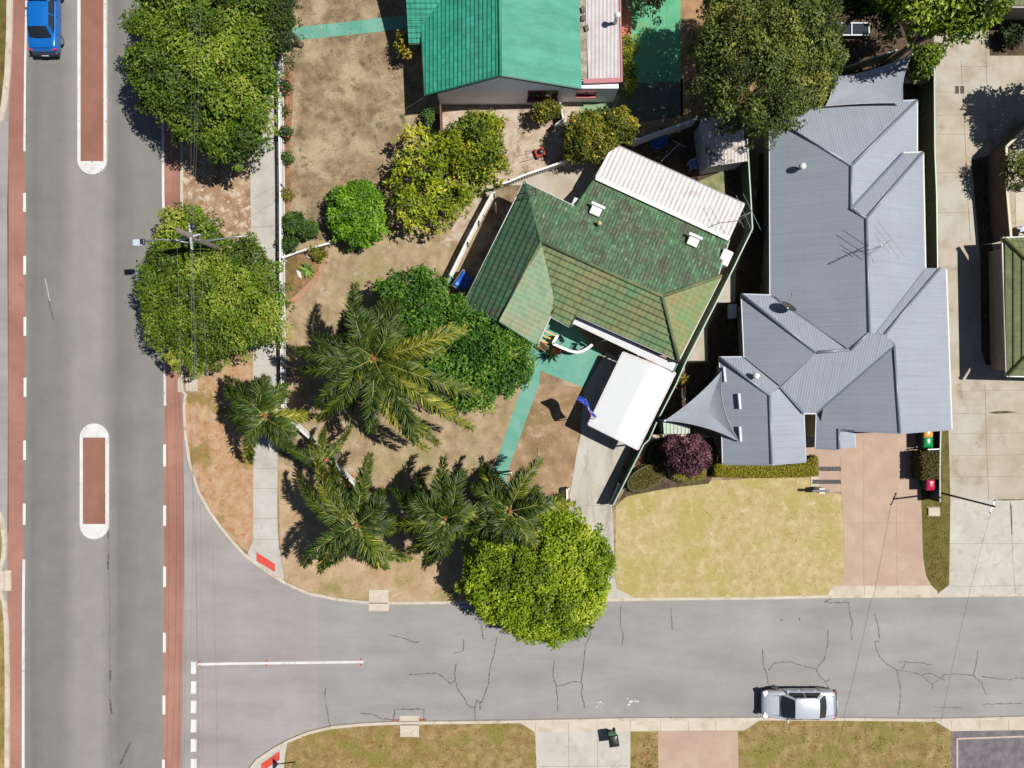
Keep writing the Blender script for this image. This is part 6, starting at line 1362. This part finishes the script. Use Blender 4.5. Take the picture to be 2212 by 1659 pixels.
# clipped hedges
def hedge(label, px, z, mat, tint=.5, n=5200, name='clipped_hedge', round_=.12, leaf=.1):
    P = [W(x, y, z) for x, y in px]; cen = sum(P, Vector()) / len(P); root = thing(name, (cen.x, cen.y, .1), label, 'hedge', 'clipped hedges round the yellow lawn')
    core = MB(); q = [(cen.x + (p.x - cen.x) * .93, cen.y + (p.y - cen.y) * .93) for p in P]; core.prism(q, .1, z - .07); core.build('twigs', pmat('hedge_twig', (.05, .045, .02, 1), .9), root)
    poly = [tuple(p[:2]) for p in P]; x, y = sample_poly(poly, n); d = edgedist(x, y, poly); h = z - .02 - np.clip(round_ - d, 0, None) ** 2 / round_ * 1.2
    Pt = np.column_stack([x, y, h + rng.normal(0, .025, n)]); N = np.column_stack([rng.normal(0, .5, n), rng.normal(0, .5, n), np.ones(n)])
    pts = [Pt]; Ns = [N]; per = [(P[i], P[(i + 1) % len(P)]) for i in range(len(P))]; tot = sum((b - a).length for a, b in per)
    for a, b in per:
        k = max(4, int(n * .6 * (b - a).length / tot)); t = rng.random(k); zz = rng.uniform(.12, z - .03 - (round_ * 1.1 if round_ > .2 else 0), k); nr = Vector((-(b - a).y, (b - a).x, 0)).normalized()
        if nr.dot(a - cen) < 0: nr = -nr
        off = rng.normal(0, .02, k) - .02
        pts.append(np.column_stack([a.x + (b.x - a.x) * t + nr.x * off, a.y + (b.y - a.y) * t + nr.y * off, zz])); Ns.append(np.column_stack([nr.x + rng.normal(0, .4, k), nr.y + rng.normal(0, .4, k), rng.normal(.3, .4, k)]))
    Pa = np.vstack(pts); Na = np.vstack(Ns); m = len(Pa); L = leaf * rng.uniform(.7, 1.3, m)
    leaf_mesh('foliage', Pa, Na, rng.normal(size=(m, 3)), L, L * .55, tint + rng.normal(0, .2, m), mat, root)
def ell(cx, cy, rx, ry, rot=0, n=22):
    return [(cx + rx * math.cos(t) * math.cos(rot) - ry * math.sin(t) * math.sin(rot), cy + rx * math.cos(t) * math.sin(rot) + ry * math.sin(t) * math.cos(rot)) for t in np.linspace(0, 2 * math.pi, n, endpoint=False)]
hedge('long straight box hedge clipped flat along the front of the grey house', [(1546, 1000), (1663, 1004), (1742, 997), (1766, 986), (1768, 1025), (1747, 1030), (1659, 1032), (1545, 1030)], .75, LM_hedge, n=7000)
hedge('rounded light green clipped shrub below the purple tree', [(1440, 1018), (1470, 1005), (1500, 1000), (1526, 998), (1527, 1030), (1514, 1042), (1480, 1043), (1455, 1035)], .8, LM_hedge, round_=.3)
hedge('oval olive clipped shrub left of the purple tree by the lawn corner', ell(1398, 1032, 50, 27, R(-28)), .7, LM_hedged, .65, round_=.35, n=6000)
hedge('dark shaded mound of clipped shrub against the trunk of the purple tree', ell(1430, 985, 32, 30, R(20)), .6, LM_hedged, .35, round_=.3)
hedge('tall dark green block hedge between the green bin and the red bin', [(1992, 978), (2030, 976), (2029, 1034), (1992, 1036)], 1.35, LM_hedged, .5, n=5000)

# small plants along the long picket fence
def plant(label, c, r, z, mat, flowers=None, dens=70, leaf=(.12, .06), name='rose_bush'):
    rt, c3 = tree(label, 'shrub', ell(*c, r, r * .95), z, .25, .2, mat, name=name, trunk_r=.025, leaf=leaf, dens=dens, spacing=.9, under=.5, group='small plants in the fence beds')
    if flowers: blobs(rt, c3, pmat(*flowers), 4, .06, 'flower')
plant('rose bush with one pink bloom at the north end of the picket fence bed', (618, 188), 11, .8, LM_rose, ('pink_bloom', A(236, 70, 110), .5))
plant('straggly sparse bush midway along the picket fence bed', (616, 240), 10, .6, LM_rose, None, 30)
plant('dark rose bush with coral red blooms in the picket fence bed', (617, 285), 13, .8, LM_rose, ('coral_bloom', A(236, 96, 76), .5))
plant('small rounded dark bush without blooms beside the picket fence', (621, 341), 11, .7, LM_rose)
plant('dry sparse olive plant by the picket fence south of the rose bushes', (618, 423), 12, .6, LM_citd, None, 40)
plant('tallest dark green shrub of the cluster by the picket fence', (636, 482), 22, .9, LM_rose, None, 120, (.16, .08), 'garden_shrub')
plant('eastern dark green shrub of the cluster with a white stone beside it', (666, 495), 19, .8, LM_rose, None, 120, (.16, .08), 'garden_shrub')
plant('southern dark green shrub of the cluster against the low picket fence', (622, 524), 17, .8, LM_rose, None, 120, (.16, .08), 'garden_shrub')
plant('brownish low shrub in the bed under the low picket fence', (690, 548), 15, .5, LM_citd, None, 60, (.16, .05), 'garden_shrub')
plant('dark low bush in the shaded bed at the far right top', (2185, 78), 22, .8, LM_shade, None, 80, (.16, .08), 'garden_shrub')
plant('green plant with yellow tips beside the pale green steel fence', (1473, 820), 9, .6, LM_citd, None, 40, (.25, .05), 'garden_shrub')
def rosette(label, c, L, n, mat, name='agave', w=.13, cat='plant', tint=.5):
    p = W(*c, .1); r = thing(name, p, label, cat); a = rng.uniform(0, 2 * math.pi, n); e = rng.uniform(.15, 1.1, n)
    D = np.column_stack([np.cos(a) * np.cos(e), np.sin(a) * np.cos(e), np.sin(e)]); side_ = np.column_stack([-np.sin(a), np.cos(a), np.zeros(n)]); N = np.cross(D, side_); N *= np.sign(N[:, 2:3] + 1e-6)
    leaf_mesh('leaves', np.tile(np.array([[p.x, p.y, .12]]), (n, 1)), N, D, L * rng.uniform(.7, 1.1, n), np.full(n, L * w), tint + rng.normal(0, .25, n), mat, r, fold=.15)
LM_agave = leafmat('agave_leaf', G((0, (60, 110, 50)), (.5, (104, 150, 70)), (1, (190, 196, 90))))
rosette('spiky pale green agave in the brown bed beside the footpath', (666, 583), .62, 26, LM_agave, w=.2)
rosette('orange brown fallen dead frond clump below the diagonal picket fence', (767, 1046), .7, 24, leafmat('dead_leaf', G((0, (150, 84, 30)), (1, (226, 140, 50)))), 'dead_foliage')
rosette('yellow leaved plant beside the porch below the pale tiled roof', (1141, 747), .5, 22, LM_lime, 'garden_plant')
rosette('small reddish plant growing in the mulch by the driveway fence', (1384, 1000), .5, 30, leafmat('red_brown_leaf', G((0, (80, 50, 36)), (1, (140, 90, 62)))), 'garden_plant')

# palms
M_rach = pmat('frond_rib', A(176, 168, 92), .5)
def palm(label, c, z, tips, base=None, young=False, lf=.76, extra=13, dead=2):
    cw = W(*c, z); bw = W(*base, .1) if base else Vector((cw.x, cw.y, .1)); root = thing('palm_tree', (bw.x, bw.y, .1), label, 'palm tree', 'feathery palms of the corner garden')
    m = bw.lerp(cw, .5); MB().tube([bw, bw + Vector((0, 0, .3)), m, cw - Vector((0, 0, .5)), cw + Vector((0, 0, .15))], [.24, .19, .16, .14, .08], 12).build('trunk', M_wood, root, smooth=True)
    Lm = sum((W(t_[0], t_[1], z - 1.2) - W(c[0], c[1], z - 1.2)).length for t_ in tips) / len(tips)
    more = []
    for i in range(extra):
        a_ = random.uniform(0, 6.28); l_ = Lm * random.uniform(.5, 1.0); q_ = cw + Vector((math.cos(a_), math.sin(a_), 0)) * l_; kk = (H - z) / H / S
        more.append((CX + q_.x / kk, CY - q_.y / kk, random.uniform(.3, .5), random.choice((-2.6, -2.0, -1.4, -.3, .3))))
    for i in range(dead):
        a_ = random.uniform(0, 6.28); q_ = cw + Vector((math.cos(a_), math.sin(a_), 0)) * Lm * .5; kk = (H - z) / H / S
        more.append((CX + q_.x / kk, CY - q_.y / kk, 1.05, -2.6))
    for tp_ in list(tips) + more:
        tx, ty, tint = tp_[:3]; dz = tp_[3] if len(tp_) > 3 else random.uniform(-2.5, -.5)
        tw = W(tx, ty, z + dz); d = Vector((tw.x - cw.x, tw.y - cw.y, 0)); L = d.length; d.normalize(); rise = max(.35, .35 * L * .5) + (.4 if dz > 0 else 0)
        sd = Vector((-d.y, d.x, 0)); bend = random.uniform(-.42, .42) * L
        f = lambda t: cw + d * (L * t) + sd * (bend * t * t) + Vector((0, 0, 4 * rise * t * (1 - t) * .75 + (dz) * t ** 2.1))
        n = int(30 + L * 17); ts = np.linspace(.14, .995, n); P = []; N = []; D = []; Ls = []
        for t in ts:
            p = f(t); fw = (f(min(t + .02, 1.02)) - f(t - .02)).normalized(); s0 = fw.cross(Vector((0, 0, 1))).normalized(); up = s0.cross(fw)
            prof = min(1, (t - .04) * 4) * (1 - .45 * max(0, t - .7) / .3)
            for sgn in (1, -1):
                for rep in range(3):
                    if random.random() < .22 + .25 * (math.sin(t * 40 + tx) > .55): continue
                    lift = random.uniform(-.5, .5); dd = s0 * sgn * .8 + fw * (.5 + .28 * t) + up * lift; dd.z -= .35 + .45 * t
                    P.append(p + Vector(rng.normal(0, .012, 3))); D.append(dd); N.append(up + s0 * sgn * random.uniform(-.5, .5) + fw * random.uniform(-.3, .3)); Ls.append(lf * prof * random.uniform(.6, 1.12))
        Ls = np.array(Ls)
        fo = leaf_mesh('frond', P, N, D, Ls, .028 + .05 * Ls, tint - .08 + rng.normal(0, .16, len(P)), LM_palm, root, fold=.35)
        MB().tube([f(t) for t in np.linspace(0, .9, 10)], [.035 - .0028 * i for i in range(10)], 6).build('frond_rib', M_rach, fo, smooth=True)
    MB().lathe(cw - Vector((0, 0, .25)), [(.0, 0), (.17, .05), (.15, .35), (.06, .6), (0, .62)], 12).build('crownshaft', pmat('brown_sheath', A(168, 108, 70), .7), root, smooth=True)
zA = lambda x, y: (403 + x * .3646, 576 + y * .3646)
zB = lambda x, y: (576 + x * .3646, 921.7 + y * .3646)
def tips(f, L): return [(*f(a, b), *r) for a, b, *r in L]
palm('largest palm with wide arching fronds in the middle of the front garden', zA(1110, 545), 6.2, tips(zA, [(900, 300, .35), (1010, 250, .4), (1210, 160, .45), (1330, 300, .4), (1460, 390, .6, -.2), (1580, 520, .8), (1660, 430, .75, -.3), (1560, 640, .4), (1720, 780, .6), (1690, 975, .75), (1480, 930, .45), (1370, 1095, .6), (1200, 1110, .72), (1080, 960, .4), (910, 975, .55), (780, 850, .55), (700, 690, .4), (640, 575, .42), (740, 480, .3), (820, 400, .3), (1000, 420, .45, .6), (1230, 430, .5, .6), (1200, 720, .4, .5), (1290, 860, .45), (950, 640, .4, .5)]))
palm('palm with long fronds reaching over the footpath from the fence corner', zA(470, 885), 4.6, tips(zA, [(230, 720, .4), (350, 580, .45), (530, 690, .5), (610, 740, .6), (770, 880, .78), (560, 1030, .42), (640, 1080, .4), (420, 1010, .4), (330, 1120, .55), (380, 760, .4, .4), (290, 850, .35)]), extra=8, dead=1)
palm('young bright green palm beside the gap in the diagonal picket fence', zA(828, 1145), 3.2, tips(zA, [(1020, 990, .55), (800, 960, .65), (740, 1010, .6), (600, 1030, .45), (560, 1120, .4), (690, 1180, .5), (800, 1210, .55), (920, 1060, .55)]), lf=.5, extra=0, dead=0)
palm('palm nearest the footpath corner with fronds drooping to the south verge', zB(535, 580), 5.2, tips(zB, [(620, 165, .5), (350, 220, .5), (225, 290, .7), (150, 390, .55), (280, 440, .35), (300, 520, .35), (170, 715, .42), (250, 760, .5), (450, 870, .42), (540, 800, .38), (690, 840, .6), (770, 840, .6), (760, 600, .5), (800, 480, .3), (700, 460, .3, .3), (420, 620, .35, .3), (640, 690, .5)]), extra=8, dead=1)
palm('middle palm of the southern row in the front garden', zB(1060, 545), 5.0, tips(zB, [(1010, 195, .5), (1080, 260, .4), (1170, 390, .45, .2), (1250, 455, .7), (1240, 600, .5), (1140, 650, .45), (1060, 800, .4), (970, 845, .55), (890, 790, .6), (920, 640, .4), (760, 590, .65), (740, 500, .3), (830, 430, .32), (870, 310, .45), (960, 480, .35, .4)]))
palm('eastern palm of the southern row rising through the lime green tree', zB(1440, 500), 4.6, tips(zB, [(1240, 210, .5), (1320, 320, .38), (1530, 165, .62), (1480, 260, .42), (1640, 400, .55), (1785, 345, .75), (1760, 440, .4), (1690, 560, .4), (1590, 760, .6), (1480, 700, .4), (1360, 620, .35), (1230, 640, .5), (1130, 640, .45), (1260, 500, .3), (1300, 420, .35)]))

# fine cover: grass tufts, dry leaves
LM_dry = leafmat('dry_grass', G((0, (120, 96, 58)), (.5, (170, 142, 98)), (1, (214, 188, 146))), transl=.1)
LM_yel = leafmat('straw_grass', G((0, (150, 130, 52)), (.5, (196, 172, 96)), (1, (226, 202, 140))), transl=.1)
LM_olg = leafmat('olive_grass', G((0, (96, 84, 30)), (.5, (138, 118, 54)), (1, (180, 152, 88))), transl=.1)
LM_lit = leafmat('dry_leaf_litter', G((0, (140, 66, 34)), (.5, (190, 100, 62)), (1, (224, 170, 130))), transl=.05)
scatter('grass', [(632, -20), (900, -20), (870, 240), (950, 310), (1000, 480), (860, 520), (720, 520), (620, 500)], .105, 5000, LM_dry, (.05, .14), up=.2, clump=.14)
scatter('grass', [(615, 560), (1000, 500), (1060, 430), (1060, 420), (1130, 830), (1060, 1010), (760, 1040), (640, 880)], .11, 2500, LM_dry, (.04, .12), up=.2, clump=.14)
scatter('grass', [(1334, 1096), (1443, 1058), (1745, 1032), (1816, 1070), (1822, 1230), (1780, 1284), (1374, 1289), (1332, 1240)], .11, 5000, LM_yel, (.04, .1), up=.2, clump=.14)
scatter('grass', [(640, 1590), (838, 1564), (1110, 1560), (1150, 1585), (1160, 1659), (1165, 1700), (560, 1700), (625, 1620)], .105, 3500, LM_olg, (.05, .14), up=.2, clump=.14)
scatter('grass', [(1600, 1582), (1660, 1554), (2010, 1557), (2052, 1582), (2055, 1700), (1600, 1700)], .105, 3500, LM_olg, (.05, .14), up=.2, clump=.14)
scatter('grass', [(1363, 1584), (1420, 1584), (1423, 1700), (1362, 1700)], .105, 900, LM_olg, (.05, .14), clump=.09)
scatter('grass', [(1994, 1090), (2050, 1085), (2049, 1262), (2026, 1276), (2003, 1240)], .11, 1600, LM_olg, (.05, .12), clump=.08)
scatter('grass', [(610, 1110), (990, 1120), (1000, 1296), (790, 1294), (620, 1254)], .11, 2500, LM_dry, (.04, .11), up=.2, clump=.14)
scatter('leaf_litter', [(405, 870), (545, 800), (545, 1160), (530, 1185), (440, 1070), (405, 960)], .112, 1500, LM_lit, (.03, .09), up=.1, width=.6, mu=.5)
scatter('leaf_litter', [(640, 1600), (838, 1566), (1000, 1563), (1000, 1659), (600, 1680)], .112, 1100, LM_lit, (.03, .09), up=.1, width=.6, mu=.4)
scatter('leaf_litter', [(1060, 1010), (1160, 840), (1250, 900), (1230, 1060), (1100, 1090)], .112, 420, LM_lit, (.03, .09), up=.1, width=.6, mu=.5)
scatter('leaf_litter', [(400, 100), (540, 100), (540, 480), (400, 440)], .112, 500, LM_dry, (.03, .1), up=.1, width=.6, mu=.8)
scatter('leaf_litter', [(960, 240), (1200, 260), (1200, 340), (1090, 400), (1000, 470)], .112, 600, leafmat('pale_leaf_litter', G((0, (130, 96, 66)), (1, (226, 200, 170)))), (.03, .1), up=.1, width=.6)
scatter('kerb_leaves', [(845, 1555), (866, 1553), (866, 1562), (845, 1562)], .02, 160, LM_lit, (.03, .08), up=.2, width=.7, mu=.3)
scatter('kerb_leaves', [(903, 1552), (922, 1553), (920, 1560), (903, 1562)], .02, 160, LM_lit, (.03, .08), up=.2, width=.7, mu=.3)
scatter('kerb_leaves', [(730, 1562), (838, 1557), (838, 1561), (730, 1569)], .012, 160, LM_lit, (.03, .07), up=.2, width=.7, mu=.5)
# fallen boughs
def bough(label, px, r=.03):
    o = MB().tube([W(x, y, .13 + .03 * (i % 2)) for i, (x, y) in enumerate(px)], [r * (1 - .6 * i / len(px)) for i in range(len(px))], 7).build('fallen_branch', pmat('bleached_branch', A(206, 184, 152), .8), None, smooth=True); tag(o, label, 'branch', 'fallen branches')
bough('pale fallen branch on the leafy lawn west of the driveway', [zB(1575, 270), zB(1590, 210), zB(1612, 165), zB(1610, 125)], .045)
bough('pale fallen frond stalk on the south corner verge', [zB(700, 705), zB(735, 740), zB(790, 768)], .06)

# right hand courtyard and small things
chair('black folded garden chair inside the walled courtyard', (2207, 404), M_black, R(70), .13)
chair('courtyard chair with pale blue seat just above the olive tiled roof', (2203, 500), pmat('pale_blue_seat', A(140, 176, 230), .4), R(160), .13)
tbc = W(1962, 182, .1); tbl = thing('garden_table', tbc, 'cream topped garden table poking out from under the four cornered sail', 'table')
MB().box(tbc + Vector((0, 0, .72)), (1.5, .42, .06)).build('top', M_kerb2, tbl, bevel=.02)
for dx in (-.65, .65): MB().box(tbc + Vector((dx, 0, .35)), (.08, .36, .68)).build('leg', M_wood, tbl)
r, c, z = wbox((1585, 672), (.4, .85, .65), .5, 'grey air conditioner unit against the west wall of the grey house', rz=0.0)
mb = MB(); mb.box(c + Vector((0, 0, -.02)), (.45, .9, .06)); mb.build('base', M_black, r)
cf = thing('cold_frame', W(1847, 62, .1), 'pale framed glass garden frame in the gloomy yard at the top right', 'garden frame')
mb = MB(); q = [W(x, y, .5) for x, y in ((1815, 50), (1877, 50), (1877, 76), (1815, 76))]
for k in range(4): mb.bar(q[k], q[(k + 1) % 4], .07)
mb.bar(q[0].lerp(q[1], .4), q[3].lerp(q[2], .4), .06); mb.build('frame', M_galv, cf); MB().poly(list(reversed([p - Vector((0, 0, .03)) for p in q]))).build('pane', M_glass, cf)
MB().prism([tuple(p[:2]) for p in q], .1, .42).build('box', M_wood, cf)

# ================================================================== light, camera
EL, AZN = R(60.4), R(7.1)                                  # sun from the east, slightly north
sd = Vector((math.cos(EL) * math.cos(AZN), math.cos(EL) * math.sin(AZN), math.sin(EL)))
sun = bpy.data.lights.new('sun', 'SUN'); sun.energy = 5.0; sun.angle = R(.53); sun.color = (1, .965, .91)
so = bpy.data.objects.new('sun', sun); COL.objects.link(so); so.rotation_euler = sd.to_track_quat('Z', 'Y').to_euler(); so.location = sd * 80
wd = bpy.data.worlds.new('World'); sc.world = wd; wd.use_nodes = True; nt = wd.node_tree
sky = nt.nodes.new('ShaderNodeTexSky'); sky.sky_type = 'NISHITA'; sky.sun_disc = False; sky.air_density = .7; sky.dust_density = .4; sky.sun_elevation = EL; sky.sun_rotation = R(90) - AZN
nt.links.new(sky.outputs[0], nt.nodes['Background'].inputs[0]); nt.nodes['Background'].inputs[1].default_value = .058
cam = bpy.data.cameras.new('camera'); co_ = bpy.data.objects.new('camera', cam); COL.objects.link(co_)
co_.location = (0, 0, H); co_.rotation_euler = (0, 0, 0); cam.sensor_fit = 'HORIZONTAL'; cam.angle = 2 * math.atan(1106 / S / H); cam.clip_end = 2000
sc.camera = co_
sc.view_settings.view_transform = 'Standard'; sc.view_settings.look = 'None'; sc.view_settings.gamma = 1; sc.view_settings.exposure = .62
